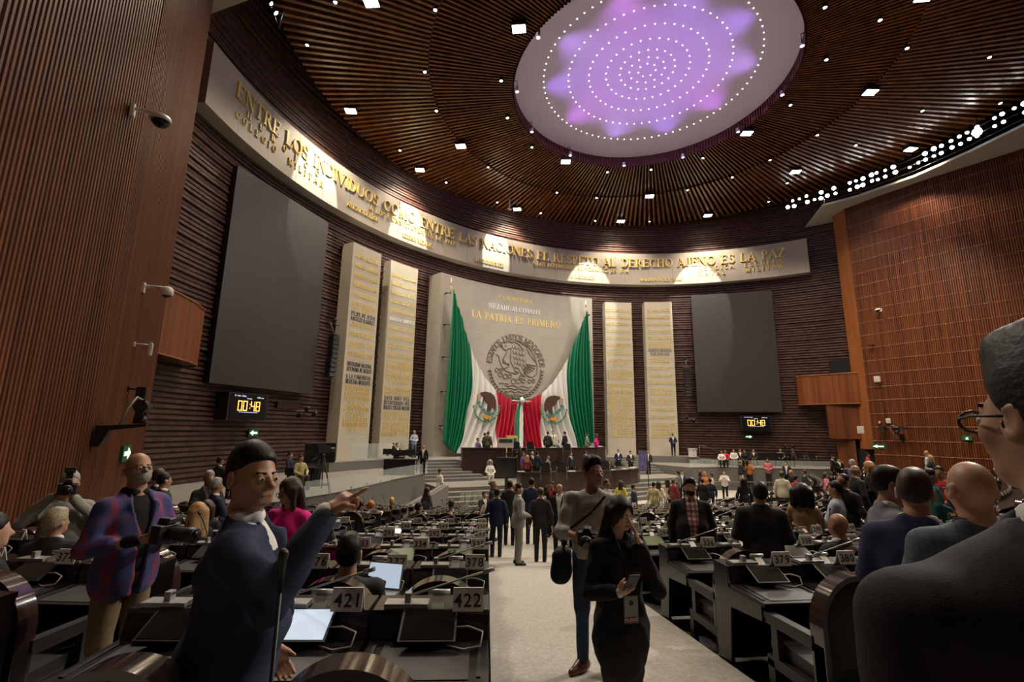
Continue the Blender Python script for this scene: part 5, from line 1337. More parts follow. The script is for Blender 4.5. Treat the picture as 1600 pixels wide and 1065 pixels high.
# ---------------- people ----------------
def inpoly(x, y, P):
    c = False; n = len(P)
    for i in range(n):
        (x0, y0), (x1, y1) = P[i], P[(i+1) % n]
        if (y0 > y) != (y1 > y) and x < (x1-x0)*(y-y0)/(y1-y0)+x0: c = not c
    return c
PL_L = LW+[(-22, 6), (-15.6, .5), (-9.2, 2.5), (-9.35, 3.3)]; PL_R = RWl+[(22, 6), (15.6, .5), (9.2, 2.5), (9.35, 3.3)]
PL_M = [(-9.3, 3.1), (-9.3, 8.1), (-4.8, 8.2), (0, 8.6), (4.8, 8.0), (9.3, 8.0), (9.3, 3.1)]
def floor_z(p):
    t, s = p.x, -p.y
    if math.hypot(t, CB-s) > 22.7 or (abs(t) < 6.4 and s < 3.3): return ZU
    if inpoly(t, s, PL_L) or inpoly(t, s, PL_R): return ZS
    if inpoly(t, s, PL_M): return ZM
    r_ = math.hypot(t, s-HC); a = math.atan2(t, s-HC)
    if r_ < row_r(10)-.38: return ZF
    u = (a-TH)*r_
    if AISLE[0] < u < AISLE[1] or AISLE_L[0] < u < AISLE_L[1]: return ramp_z(r_)
    for k in range(-3, 11):
        if row_r(k)-.38 <= r_ < row_r(k-1)-.38: return row_z(k)
    return row_z(-2)
def face(fa, x=800):               # 0 = looking away from the camera along the line of sight, 90 = to the right
    fa = fa+math.degrees(math.atan((x-800)/FPX))
    f = fw*math.cos(R(fa))+rt*math.sin(R(fa)); return math.atan2(f.y, f.x)-math.pi/2
def stand_at(x, ytop, d, sit=False, Hfix=None, snap=True):
    """ground point and height for a figure whose head top is photographed at (x, ytop), about d away"""
    best = None
    for i in range(-30, 31):
        dd = d*(1+i*.006); p = atd(x, ytop, dd); fz = floor_z(p)+Z0; Hh = p.z-fz
        if sit: Hh = Hh*1.75/(1.75-SIT_DROP)
        e = abs(Hh-(Hfix or 1.72))+abs(i)*.004
        r_ = math.hypot(p.x, -p.y-HC)
        if d > 3 and r_ > row_r(10)-.4 and floor_z(p) not in (ZS, ZM, ZU):      # between desk and chair of a row, not inside them
            o_ = min((r_-row_r(k_) for k_ in range(-1, 11)), key=lambda v: abs(v-.75)); u_ = (math.atan2(p.x, -p.y-HC)-TH)*r_
            if not (AISLE[0] < u_ < AISLE[1] or AISLE_L[0] < u_ < AISLE_L[1]): e += .35*max(0, abs(o_-.75)-.15)
        if best is None or e < best[0]: best = (e, dd, p, fz, Hh)
    e, dd, p, fz, Hh = best; Hc = min(1.92, max(1.5, Hh))
    z = fz if abs(Hc-Hh) < .02 else p.z-Hc*((1.75-SIT_DROP)/1.75 if sit else 1)
    if abs(Hc-Hh) > .1: print('HEIGHT', x, ytop, round(dd, 1), 'H', round(Hh, 2))
    q = Vector((p.x, p.y, z))
    if sit and snap:               # settle on the nearest chair seat of the rows
        c_ = min(((cp+Matrix.Rotation(ca, 3, 'Z') @ Vector((0, -.78, 0))) for c0, cp, ca in CHAIRS.values()), key=lambda v: (v-q).length)
        if math.hypot(c_.x-q.x, c_.y-q.y) < .45 and abs(c_.z-q.z) < .35: q = Vector((c_.x, c_.y, c_.z))
    if not sit: STANDING.append(q)
    return q, Hc
STANDING = []
def near_person(label, x, ytop, d, fa, spec, Hfix=None, base=None):
    p, Hh = stand_at(x, ytop, d, spec.get('sit', False), Hfix, spec.get('snap', True))
    return place(figure(spec), label, p, face(fa, x), Hh), p, Hh
def loc2w(t, v, k): return t.location+Matrix.Rotation(t.rotation_euler.z, 3, 'Z') @ (Vector(v)*k)

def checked(name, base, line, sx, w_=.06, line2=None):
    m = bpy.data.materials.new(name); m.use_nodes = True; nt = m.node_tree; b = nt.nodes['Principled BSDF']; b.inputs['Roughness'].default_value = .85
    tc = nt.nodes.new('ShaderNodeTexCoord'); prev = None; col = None
    mix0 = nt.nodes.new('ShaderNodeRGB'); mix0.outputs[0].default_value = tuple(base)+(1,); cur = mix0.outputs[0]
    for ax, c in (('X', line), ('Z', line2 or line)):
        sp_ = nt.nodes.new('ShaderNodeSeparateXYZ'); nt.links.new(tc.outputs['Object'], sp_.inputs[0])
        mu = nt.nodes.new('ShaderNodeMath'); mu.operation = 'MULTIPLY'; mu.inputs[1].default_value = sx; nt.links.new(sp_.outputs[ax], mu.inputs[0])
        fr = nt.nodes.new('ShaderNodeMath'); fr.operation = 'FRACT'; nt.links.new(mu.outputs[0], fr.inputs[0])
        lt = nt.nodes.new('ShaderNodeMath'); lt.operation = 'LESS_THAN'; lt.inputs[1].default_value = w_; nt.links.new(fr.outputs[0], lt.inputs[0])
        mx = nt.nodes.new('ShaderNodeMix'); mx.data_type = 'RGBA'; mx.inputs['B'].default_value = tuple(c)+(1,)
        sc2 = nt.nodes.new('ShaderNodeMath'); sc2.operation = 'MULTIPLY'; sc2.inputs[1].default_value = .75; nt.links.new(lt.outputs[0], sc2.inputs[0])
        nt.links.new(cur, mx.inputs['A']); nt.links.new(sc2.outputs[0], mx.inputs['Factor']); cur = mx.outputs['Result']
    nt.links.new(cur, b.inputs['Base Color']); MATS[name] = m; return m
PLAID = checked('plaid_blue', (.045, .055, .17), (.26, .03, .05), 7, .34, (.10, .05, .16)); REDCHK = checked('check_red', (.50, .50, .48), (.22, .02, .035), 16, .55); BLUECHK = checked('check_slate', (.075, .105, .135), (.035, .05, .075), 22, .10)

def camera_thing(label, loc, dirv, lens=.16, flash=True, scale=1.0):
    t = thing('photo_camera', label, 'camera', loc, 0); q = Vector(dirv).to_track_quat('Y', 'Z'); t.rotation_mode = 'QUATERNION'; t.rotation_quaternion = q; t.scale = (scale,)*3
    m = MB(); m.box((0, 0, 0), (.145, .065, .10)); m.box((-.052, .045, -.005), (.035, .04, .09)); m.prism([(-.035, .05), (.035, .05), (.022, .085), (-.022, .085)], -.035, .04, axis='y'); obj('camera_body', m, MATS['black_metal'], t, .006)
    m = MB(); Mx = Matrix.Rotation(R(-90), 4, 'X'); m.lathe([(.036, .03), (.038, .06), (.042, .065), (.042, lens*.7), (.046, lens*.75), (.046, lens), (.04, lens+.005)], 18, Mx); obj('lens_barrel', m, mat('lens_black', (.02, .02, .02), .4), t)
    m = MB(); m.lathe([(.0, lens+.012), (.038, lens+.007)], 18, Mx); obj('front_glass', m, MATS['tablet_glass'], t)
    if flash: m = MB(); m.box((0, .0, .12), (.05, .045, .05)); m.box((0, .012, .175), (.075, .075, .055)); m.box((0, .053, .175), (.066, .006, .045)); obj('flash', m, MATS['lens_black'], t)
    return t

# --- the man pointing, at left
hm = {'r': dict(dir=(-.05, .80, .60), n=(-.35, .3, -.85), curls=(.06, 1.0, 1.15, 1.2), thumb=(.35, .9), side=-1)}
n1 = dict(vox=.0115, skin=SK[0], hair=HB, hair_style='short', shirt=C['white'], jacket=cloth('suit_blue', (.034, .043, .085)), trousers=C['navy'], shoes=SHO, belly=.045, build=1.08, jaw=1.1, open=True, zV=1.2, fold=.008,
          arms={'r': ((.31, .13, 1.24), (.25, .28, 1.53)), 'l': ((-.28, -.06, 1.13), (-.25, .12, .90))}, hands=hm, head=(-.80, -.03, 0), lean=.03)
t1, p1_, h1 = near_person('man in a dark blue suit and white shirt pointing with a raised arm', 396, 697, 2.08, 98, n1)
# --- bald photographer in a plaid overshirt
n2 = dict(vox=.0125, skin=SK[0], hair=HG, hair_style='none', beard=True, shirt=C['black'], jacket=PLAID, trousers=C['khaki'], shoes=SHO, open=True, zV=1.15, belly=.02, build=1.0, glasses=True, sleeve=.55, bare_arm=True, fold=.004,
          arms={'r': ((.27, -.01, 1.13), (.11, .26, 1.19)), 'l': ((-.26, .04, 1.14), (-.09, .34, 1.18))}, hands={'r': dict(dir=(-.6, .75, 0), n=(-.5, -.3, .6), curls=(.5, .55, .6, .6), side=1), 'l': dict(dir=(.5, .85, 0), n=(.2, 0, 1), curls=(.6, .6, .65, .7), side=-1)}, head=(-.15, -.25, 0))
n2['beard'] = HG; n2['brow'] = HBR
t2, p2_, h2 = near_person('bald bespectacled photographer in a blue and red plaid overshirt holding a camera', 224, 708, 3.55, 150, n2)
camera_thing('black camera with a long lens held by the bald photographer', loc2w(t2, (.01, .38, 1.23), h2/1.75), Matrix.Rotation(t2.rotation_euler.z, 3, 'Z') @ Vector((-.25, 1, -.05)), .20, False, 1.15)
# --- young photographer in a pale striped sweater
n3 = dict(vox=.0125, skin=SK[1], hair=HB, hair_style='full', top='shirt', shirt=checked('sweater_stripe', (.40, .385, .345), (.31, .30, .27), 26, .35, (.40, .385, .345)), trousers=C['denim'], shoes=SHB, hem=.92, sleeve=.45, bare_arm=True, slim=True, loose=.016, fold=.005,
          arms={'r': ((.27, .06, 1.12), (.10, .26, 1.13)), 'l': ((-.26, .04, 1.12), (-.06, .30, 1.11))}, hands={'r': dict(dir=(-.5, .8, .2), n=(-.6, -.2, .2), curls=(.6, .65, .7, .7), side=1), 'l': dict(dir=(.5, .8, .1), n=(.2, 0, 1), curls=(.6, .6, .65, .7), side=-1)}, head=(.72, -.02, 0), toe={'l': (-.1, 1, 0), 'r': (.45, .8, 0)})
t3, p3_, h3 = near_person('young dark-haired photographer in a pale grey sweater and jeans holding a camera', 924, 716, 4.5, 186, n3)
camera_thing('black camera with a short lens held by the photographer in the pale sweater', loc2w(t3, (.0, .37, 1.14), h3/1.75), Matrix.Rotation(t3.rotation_euler.z, 3, 'Z') @ Vector((.05, 1, -.12)), .10, False, 1.1)
F = Field(); F.box((.27, .02, .84), (.075, .13, .13), .05); F.ell((.28, .03, .78), (.08, .14, .09), k=.05); F.cap((.26, .06, .95), (.18, .15, 1.16), .013, k=.02); F.cap((.18, .15, 1.16), (.0, .155, 1.30), .013, k=.01); F.cap((.0, .155, 1.30), (-.12, .085, 1.435), .013, k=.01)
bag = obj('shoulder_bag', np_mesh('shoulder_bag', [F.mesh(.012)]), C['black']); bag.matrix_world = t3.matrix_basis.copy(); tag(bag, 'black shoulder bag hanging at the hip of the photographer in the pale sweater', 'bag')
# --- woman in a black coat with phone
n4 = dict(vox=.0115, female=True, skin=mat('skin_fair', (.60, .36, .26), .48, noise=.05, nscale=14), hair=HB, hair_style='long', top='coat', shirt=C['black'], trousers=C['charcoal'], shoes=SHO, hem=.64, slim=True, build=.96, fold=.005, loose=.012,
          arms={'r': ((.27, .02, 1.07), (.12, .25, 1.13)), 'l': ((-.25, .16, 1.10), (-.115, .125, 1.42))}, hands={'r': dict(dir=(-.35, .6, .5), n=(-.8, .1, .4), curls=(.7, .75, .8, .8), thumb=(.4, .6), side=1), 'l': dict(dir=(.25, -.12, 1), n=(.9, -.3, 0), curls=(.12, .15, .2, .25), thumb=(.5, .3), side=1)}, head=(.30, .10, -.10))
t4, p4_, h4 = near_person('woman in a long black coat holding a phone with one hand on her cheek', 965, 779, 3.45, 155, n4)
F = Field()
for s_ in ('r', 'l'):
    e, w_ = [np.array(q, float) for q in n4['arms'][s_]]; d_ = unit(w_-e); F.cap(w_-d_*.07, w_-d_*.0, .040, .036, k=.01)
o = obj('blouse_cuffs', np_mesh('blouse_cuffs', [F.mesh(.008, .002)]), C['white'], t4)
ph = thing('phone', 'dark phone held by the woman in the black coat', 'phone', loc2w(t4, (.07, .35, 1.22), h4/1.75), t4.rotation_euler.z)
ph.rotation_euler.x = R(-40); m = MB(); m.box((0, 0, 0), (.074, .009, .15)); obj('phone_body', m, MATS['black_metal'], ph, .003); m = MB(); m.box((0, -.0055, 0), (.068, .001, .142)); obj('display', m, mat('phone_warm', (.30, .13, .05), .2, emit=.25), ph)
bd = thing('press_badge', 'press badge on a lanyard worn by the woman in the black coat', 'badge', loc2w(t4, (0, .185, .985), h4/1.75), t4.rotation_euler.z+math.pi)
m = MB(); m.bbox(-.048, .048, -.004, .004, -.08, .08); obj('sleeve', m, mat('badge_clear', (.20, .20, .20), .2), bd)
m = MB(); m.bbox(-.044, .044, -.006, -.0041, -.04, .074); obj('card', m, mat('badge_card', (.22, .23, .24), .4), bd)
m = MB(); m.bbox(-.044, .044, -.006, -.0041, -.077, -.041); obj('band', m, mat('badge_red', (.20, .02, .03), .4), bd)
m = text_mb('PLENO', .02); m.v = [(v[0], -.0068, v[2]-.059) for v in m.v]; obj('lettering', m, MATS['exit_white'].copy() if False else mat('badge_ink', (.6, .55, .55), .5), bd)
m = MB(); m.lathe([(.0, 0), (.016, 0), (.016, .002)], 12, Matrix.Translation((.0, -.0055, .04)) @ Matrix.Rotation(R(90), 4, 'X')); obj('emblem', m, MATS['black_metal'], bd)
m = MB(); m.tube([(0, 0, .08), (.01, .03, .25), (.075, .10, .49)], .004, 5); m.tube([(0, 0, .08), (-.01, .03, .25), (-.075, .10, .49)], .004, 5); obj('lanyard', m, MATS['black_metal'], bd)
# --- big man in the right foreground, seen from behind
n5 = dict(vox=.010, vox_head=.0065, skin=SK[0], hair=HB, hair_style='full', shirt=C['white'], jacket=cloth('suit_char', (.020, .020, .022)), trousers=C['charcoal'], shoes=SHO, build=1.36, slope=.05, belly=.02, glasses=True, head=(.12, -.04, 0), fold=.003)
near_person('large man in a dark charcoal suit in the right foreground, seen from behind', 1636, 532, .70, -40, n5, 1.9)
# --- bald man in a blue checked jacket
n6 = dict(vox=.0115, skin=SK[0], hair=HB, hair_style='none', beard=HB, shirt=C['charcoal'], jacket=BLUECHK, trousers=C['navy'], shoes=SHO, build=1.08, glasses=True, head=(.3, 0, 0), jaw=1.15)
near_person('bald man in a blue checked jacket seen from behind, beside the right foreground man', 1512, 722, 1.92, -14, n6, 1.8)
# --- navy suit and grey suit on the right
n7 = dict(vox=.0125, skin=SK[0], hair=HBR, hair_style='short', shirt=C['white'], jacket=cloth('suit_navy2', (.030, .034, .080)), trousers=C['navy'], shoes=SHO, build=1.12, lean=.12, arms={'l': ((-.27, .05, 1.15), (-.22, .25, .98)), 'r': ((.34, .12, 1.20), (.42, .36, 1.10))}, fold=.004)
near_person('man in a navy blue suit seen from behind, leaning over the desks on the right', 1423, 736, 3.35, 4, n7, 1.75)
n8 = dict(vox=.0125, skin=SK[1], hair=HB, hair_style='short', shirt=C['white'], tie=C['black'], jacket=cloth('suit_grey2', (.15, .15, .175)), trousers=C['grey'], shoes=SHO, build=1.05, lean=.10, arms=FRONT_ARMS, fold=.004)
near_person('man in a grey suit with a dark tie in profile beside the navy suit', 1371, 730, 3.75, 72, n8, 1.78)
n8b = dict(vox=.016, skin=SK[1], hair=HB, hair_style='short', top='shirt', shirt=C['blue'], trousers=C['navy'], shoes=SHO, build=1.0, arms=FRONT_ARMS)
near_person('dark-haired man whose face shows between the grey and navy suits', 1399, 752, 4.4, -60, n8b, 1.68)
n9 = dict(vox=.015, skin=SK[1], hair=HB, hair_style='short', shirt=C['white'], jacket=C['charcoal'], trousers=C['charcoal'], shoes=SHO, build=1.12, arms=FRONT_ARMS, head=(.1, -.3, 0), belly=.02)
near_person('heavy man in a black suit seen from behind among the right desks', 1185, 752, 6.2, -4, n9, 1.72)
n10 = dict(vox=.015, skin=SK[1], hair=HB, hair_style='full', beard=HB, shirt=REDCHK, jacket=C['black'], trousers=C['black'], shoes=SHO, open=True, build=1.1, belly=.06, zV=1.0)
near_person('smiling bearded man in a red checked shirt and black jacket facing the camera', 1077, 748, 7.6, 172, n10, 1.76)
# --- left side
n14 = dict(vox=.014, skin=SK[0], hair=HG, hair_style='short', top='shirt', shirt=cloth('shirt_stone', (.24, .235, .20)), trousers=C['grey'], shoes=SHO, build=1.05, belly=.03, arms={'r': ((.33, .10, 1.27), (.13, .20, 1.54)), 'l': ((-.28, .16, 1.22), (-.03, .22, 1.50))}, hands={'r': dict(dir=(-.9, .1, .1), n=(0, -1, 0), curls=(.6, .6, .6, .6), side=1), 'l': dict(dir=(.3, .3, .7), n=(.2, 0, 1), curls=(.6, .6, .6, .6), side=-1)}, fold=.005)
t14, p14, h14 = near_person('photographer in a pale grey shirt aiming a camera by the left slat wall', 112, 737, 5.4, 176, n14, 1.72)
camera_thing('black camera with flash raised to the face of the photographer by the left wall', loc2w(t14, (.03, .235, 1.60), h14/1.75), Matrix.Rotation(t14.rotation_euler.z, 3, 'Z') @ Vector((.15, 1, 0)), .16, True, 1.1)
n18 = dict(vox=.013, female=True, skin=SK[2], hair=HBR, hair_style='long', top='shirt', shirt=C['hotpink'], trousers=C['black'], shoes=SHO, glasses=True, arms=FRONT_ARMS, head=(-.35, .12, 0))
near_person('laughing woman in a bright pink top and glasses behind the pointing man', 457, 749, 4.75, -142, n18, 1.68)
n17 = dict(vox=.013, sit=True, skin=SK[0], hair=HB, hair_style='full', top='shirt', shirt=C['charcoal'], trousers=C['black'], shoes=SHO, arms=DESK_ARMS, head=(.1, -.25, 0), build=1.1, lean=.05)
near_person('man in a dark top seated with his back to the camera behind plate 421', 513, 846, 3.3, 8, n17, 1.78)
n15 = dict(vox=.014, snap=False, sit=True, female=True, skin=SK[0], hair=mat('hair_ash', (.33, .27, .17), .45, noise=.35, nscale=50, bump=.5, bscale=120), hair_style='full', shirt=C['white'], jacket=C['charcoal'], trousers=C['black'], shoes=SHO, arms=DESK_ARMS, head=(-.5, -.05, 0))
near_person('woman with short ash blonde hair seated by the left wall', 92, 796, 4.35, 25, n15, 1.72)
n16 = dict(vox=.014, snap=False, sit=True, skin=SK[2], hair=HB, hair_style='short', shirt=C['white'], jacket=C['black'], trousers=C['black'], shoes=SHO, arms=DESK_ARMS)
near_person('seated man in black at the left edge of the photo, face in profile', -6, 803, 3.9, 75, n16, 1.75)

# --- templates for the people further off
BASE = dict(skin=SK[0], hair=HB, shirt=C['white'], jacket=C['black'], trousers=C['black'], shoes=SHO, hair_style='none', vox=.019)
TPL = {}
def tpl(k, **kw): d = dict(BASE); d.update(kw); TPL[k] = (figure(d), d.get('sit', False), d.get('lean', 0))
tpl('suit', tie=C['navy']); tpl('suit_open', open=True); tpl('suit_front', arms=FRONT_ARMS, head=(0, -.2, 0)); tpl('suit_up', arms=ONEUP_ARMS); tpl('suit_lean', arms=DESK_ARMS, lean=.45)
tpl('shirt', top='shirt'); tpl('shirt_front', top='shirt', arms=FRONT_ARMS); tpl('shirt_phone', top='shirt', arms=PHONE_ARMS); tpl('shirt_cross', top='shirt', arms=CROSS_ARMS)
tpl('suit_sit', sit=True, arms=DESK_ARMS); tpl('shirt_sit', sit=True, top='shirt', arms=DESK_ARMS); tpl('fem', top='shirt', female=True, slim=True, hem=.86, build=.92); tpl('fem_front', top='shirt', female=True, arms=FRONT_ARMS, build=.92); tpl('fem_sit', top='shirt', female=True, sit=True, arms=DESK_ARMS, build=.92)
HAIRS = {}
def hair_mesh(style, sit, lean, hp_=0):
    k = (style, sit, lean)
    if k not in HAIRS:
        F = Field(); hair_prims(F, style); F.xf(0, rotm('x', -lean), (0, 0, .95)); V, Q = F.mesh(.014)
        if sit: V = V-np.array((0, 0, SIT_DROP))
        HAIRS[k] = np_mesh('hair', [(V, Q)])
    return HAIRS[k]
def far(label, x, yt, d, fa, kind, hair='short', hm=None, top='black', shirt='white', legs='black', skin=None, Hfix=None, group=None):
    P, sit, lean = TPL[kind]; P = dict(P); p, Hh = stand_at(x, yt, d, sit, Hfix)
    hm = hm or HB; skin = skin or rng.choice(SK)
    if hair != 'none': P['hair'] = (hair_mesh(hair, sit, lean if kind != 'suit_front' else lean), hm)
    mats = dict(body=skin, hair=hm, trousers=C[legs])
    if 'jacket' in P: mats['jacket'] = C[top]; mats['shirt'] = C[shirt]
    else: mats['shirt'] = C[top]
    return place(P, label, p, face(fa, x), Hh, group, mats)
# main aisle group
far('man in a dark navy suit seen from behind, leftmost of the aisle group', 777, 763, 12.1, 5, 'suit', top='navy', legs='navy')
far('man in a light grey suit in profile in the middle of the main aisle', 811, 755, 10.8, 78, 'suit_front', top='lightgrey', legs='lightgrey')
far('man in a charcoal suit seen from behind at the right of the aisle group', 845, 762, 11.3, 4, 'suit', top='charcoal', legs='charcoal', hm=HBR)
far('smiling man in a black open jacket and white shirt facing the camera in the aisle', 874, 756, 12.6, 190, 'suit_open', hair='fringe', top='black')
far('man in a bright blue suit seen from behind, deep in the aisle group', 831, 747, 14.3, 12, 'suit', top='blue', legs='blue')
far('man in a black suit seen from behind between the navy and grey suits', 797, 751, 14.0, 8, 'suit', top='charcoal')
far('grey-haired man in a dark jacket at the left rear of the aisle group', 771, 750, 15.2, 100, 'suit_open', hm=HG, top='charcoal', shirt='charcoal')
far('man in a black suit and red shirt at the right rear of the aisle group', 862, 752, 16.5, 200, 'suit_up', top='black', shirt='red')
far('seated man in profile before the tribune, left of the aisle group', 757, 768, 17.5, 150, 'suit_sit', top='charcoal')
far('woman in a lime yellow jacket with long hair behind the striped sweater', 970, 751, 24, 20, 'fem', 'long', HBR, 'yellow', legs='black')
far('man in a grey shirt half hidden behind the striped sweater', 948, 749, 17, 120, 'shirt', top='lightgrey', hm=HBR)
far('man in a dark blue suit beyond the striped sweater', 990, 757, 20, 80, 'suit', top='navy')
# on the upper platform
far('bald man in a pale denim shirt and jeans standing by the left stone panel', 648, 672, 32.6, 150, 'shirt_front', 'fringe', HG, 'skyblue', legs='jeans')
far('man in a dark suit standing before the outermost right stone panel', 1051, 677, 39.8, 170, 'suit_front', top='navy', legs='black')
far('man in a dark suit standing left in front of the right grey platform wall', 966, 702, 33.5, 175, 'suit_front', top='navy')
far('man in a grey suit standing in front of the right grey platform wall', 985, 704, 34.5, 160, 'suit_front', top='charcoal')
far('man in a dark jacket and pale shirt, rightmost before the platform wall', 1012, 703, 35.0, 170, 'suit_open', top='charcoal')
far('seated man in purple at the left end of the upper tribune desk', 747, 684, 31.2, 120, 'shirt_sit', top='purple')
far('person in an olive suit standing with back turned at the upper desk', 763, 674, 31.4, 30, 'suit', top='olive', legs='olive')
far('person in black standing beside the olive suit at the upper desk', 758, 676, 32.4, 60, 'suit', top='charcoal')
far('man in a dark olive jacket with back turned on the right of the upper desk', 856, 674, 32.6, 20, 'suit', top='charcoal')
far('man in a cream jacket facing the hall at the upper desk', 864, 672, 33.2, 170, 'suit', top='cream')
far('man in a black suit standing in profile before the white stripe of the flag', 882, 674, 33.4, -60, 'suit', top='black')
far('seated person in pale yellow bending over the upper desk', 861, 688, 31.6, -40, 'fem_sit', 'long', HBR, 'paleyellow')
far('seated person in pale blue at the upper desk', 872, 687, 31.9, 60, 'shirt_sit', hm=HBR, top='skyblue')
far('man in a taupe suit in profile at the right end of the upper desk', 917, 677, 34.2, 80, 'suit_front', top='taupe')
far('woman in a pink suit at the far right of the upper desk', 932, 678, 34.6, -70, 'fem_front', 'long', HBR, 'hotpink')
# behind the lower desk
far('man in purple standing behind the lower desk', 818, 706, 26.6, 120, 'shirt', top='purple', hm=HBR)
far('woman in a brown vest with back turned behind the lower desk', 824, 711, 25.6, 10, 'fem', 'long', HBL, 'maroon')
far('bald man in black behind the lower desk', 832, 705, 27.2, 160, 'suit', 'fringe', HG, 'black')
far('man in a dark navy suit with back turned behind the lower desk', 840, 705, 26.6, 30, 'suit', top='navy')
far('man in a grey suit bending by the empty chairs of the lower desk', 856, 712, 26.4, -60, 'suit_front', top='grey', hm=HBR)
far('dark-skinned couple man in a dark jacket behind the lower desk', 892, 706, 27.6, 140, 'suit', top='charcoal', skin=SK[1])
far('man in blue behind the lower desk above the sweater photographer', 915, 704, 28.4, 60, 'suit', top='blue')
far('woman in white seated behind the lower desk', 933, 711, 28.6, 180, 'fem_sit', 'long', HB, 'white')
far('woman in black with red hair seated at the right end of the lower desk', 953, 719, 27.8, 190, 'fem_sit', 'long', HBR, 'black')
far('woman in a white suit seated beside the large black monitor', 766, 719, 27.2, 170, 'fem_sit', 'curly', HG, 'white', legs='white')
far('seated man at the left console table on the platform', 616, 690, 26.5, 90, 'suit_sit', 'fringe', HB, 'navy')
far('seated man half hidden behind the console monitors', 621, 692, 28, 140, 'suit_sit', top='black')
far('stout man in a black suit and white shirt standing by the stairs', 662, 695, 28.6, 185, 'suit_open', 'fringe', HG, 'black')
far('man in a white shirt carrying a tan bag on the tribune stairs', 688, 732, 25.6, 60, 'shirt_front', top='white', legs='black', hm=HBR)
far('woman in a slate jacket below the stairs at the ramp', 668, 761, 19.8, 40, 'fem', 'long', HBR, 'slate', Hfix=1.62)
far('seated man in a yellow shirt beside the television camera', 471, 711, 18.0, 150, 'shirt_sit', 'short', HBR, 'paleyellow', legs='olive')
far('bearded seated man in blue behind the yellow shirt', 454, 707, 19.6, 120, 'shirt_sit', top='navy')
far('man at the brick wall whose head shows over the pointing man', 385, 692, 17.0, 150, 'suit', top='charcoal', Hfix=1.75)
far('man in black bent over a screen by the left brick wall', 345, 714, 13.6, 60, 'suit_sit', top='charcoal')
far('grey-haired man in a dark suit and white shirt seated by the left brick wall', 328, 737, 11.2, 160, 'suit_sit', 'full', HG, 'charcoal')
far('silver-haired man in a navy suit seated in profile by the left brick wall', 340, 748, 10.0, 70, 'suit_sit', 'full', HG, 'navy')
far('man with glasses standing right behind the bald photographer', 251, 732, 9.2, 80, 'suit', top='navy', hm=HBR)
far('dark-haired person in black beside the glasses man', 259, 739, 8.2, 70, 'suit', top='charcoal', Hfix=1.6)
far('blonde long-haired woman seated with her back turned, left of the pointing man', 309, 787, 6.4, -30, 'fem_sit', 'long', HBL, 'black')
far('young woman seated facing the blonde woman', 324, 783, 7.2, 190, 'fem_sit', 'long', HBR, 'black', skin=SK[2])
# heads in the left block
far('woman with copper hair seated in the front rows', 586, 781, 14.6, 5, 'fem_sit', 'long', mat('hair_copper', (.50, .17, .035), .45), 'black')
far('woman with golden short hair seated far front left of the aisle', 623, 777, 17.5, 0, 'fem_sit', 'full', mat('hair_gold', (.55, .33, .08), .45), 'black')
far('man in a slate suit seated turning right in the front rows', 633, 786, 14.0, 60, 'suit_sit', top='slate')
far('balding man seated in the left rows behind plate 207', 515, 795, 9.6, 10, 'suit_sit', 'fringe', HG, 'grey')
far('man with grey hair seated near the left ramp wall', 529, 779, 16, 60, 'suit_sit', 'full', HG, 'navy')
far('man seated in the front row with both arms on the desk', 712, 779, 14.6, 20, 'suit_sit', top='slate', hm=HBR)
far('person seated in the front row under the stairs', 553, 780, 16.2, 20, 'fem_sit', 'long', HBR, 'slate')
# the floor before the right platform
far('man in a cream vest with back turned in front of the right platform', 1021, 753, 23.5, 10, 'shirt', top='paleyellow', legs='black')
far('woman in a white top seated past the cream vest', 1029, 752, 25, 20, 'fem', 'long', HBR, 'white')
far('woman in a cream blouse raising a phone', 1042, 748, 24.5, -20, 'shirt_phone', 'long', HBR, 'cream')
far('woman in a maroon suit with back turned', 1052, 749, 23.2, 30, 'fem', 'full', HBR, 'maroon', legs='maroon')
far('woman in a grey suit facing left beside the maroon suit', 1059, 736, 28.5, -70, 'fem_front', 'full', HB, 'grey')
far('man in a navy suit and white shirt behind the maroon suit', 1065, 735, 29.2, 170, 'suit_open', top='navy')
far('woman in bright blue in the group before the platform', 1095, 736, 29, 120, 'fem', 'long', HBR, 'blue')
far('woman with auburn hair in the group before the platform', 1101, 737, 30, 150, 'fem', 'long', HBL, 'orange')
far('woman in a pale yellow shawl in the group before the platform', 1111, 739, 28.4, -80, 'fem_front', 'full', HBR, 'cream')
far('man in a black suit with back turned in the group before the platform', 1097, 748, 24, 5, 'suit', top='black')
far('man in a navy suit in the group before the platform', 1109, 747, 24.6, -10, 'suit', top='navy')
far('man in a white shirt filming against the grey platform wall', 1131, 735, 29.5, 180, 'shirt_phone', top='white', legs='black', hm=HBR)
far('woman in black holding a video light with back turned', 1161, 747, 19.5, -20, 'fem', 'long', HB, 'black')
far('bald man in black standing at the right platform', 1157, 719, 31.5, 60, 'shirt_cross', 'fringe', HB, 'charcoal', legs='paleyellow', Hfix=1.75)
far('photographer in an orange jacket at the right platform', 1170, 718, 31.8, 185, 'shirt_phone', top='orange', Hfix=1.75)
far('man in a pink shirt looking at his phone at the right platform', 1199, 716, 30.6, 180, 'shirt_front', top='rose', legs='charcoal', Hfix=1.78)
far('man in a navy jacket and white shirt at the right platform', 1228, 721, 30.0, -170, 'suit_open', top='navy', Hfix=1.75)
far('man in a cream jacket with back turned before the right platform', 1221, 737, 20.5, 10, 'suit', top='cream', hm=HBR)
far('woman with light brown hair in black next to the cream jacket', 1236, 735, 23.5, 60, 'fem', 'full', HBL, 'black')
far('person in a red top next to the cream jacket', 1243, 743, 21, 40, 'fem', 'full', HB, 'red')
far('man in a dark suit in profile facing the red top', 1256, 734, 23.8, -80, 'suit', top='charcoal', hm=HBR)
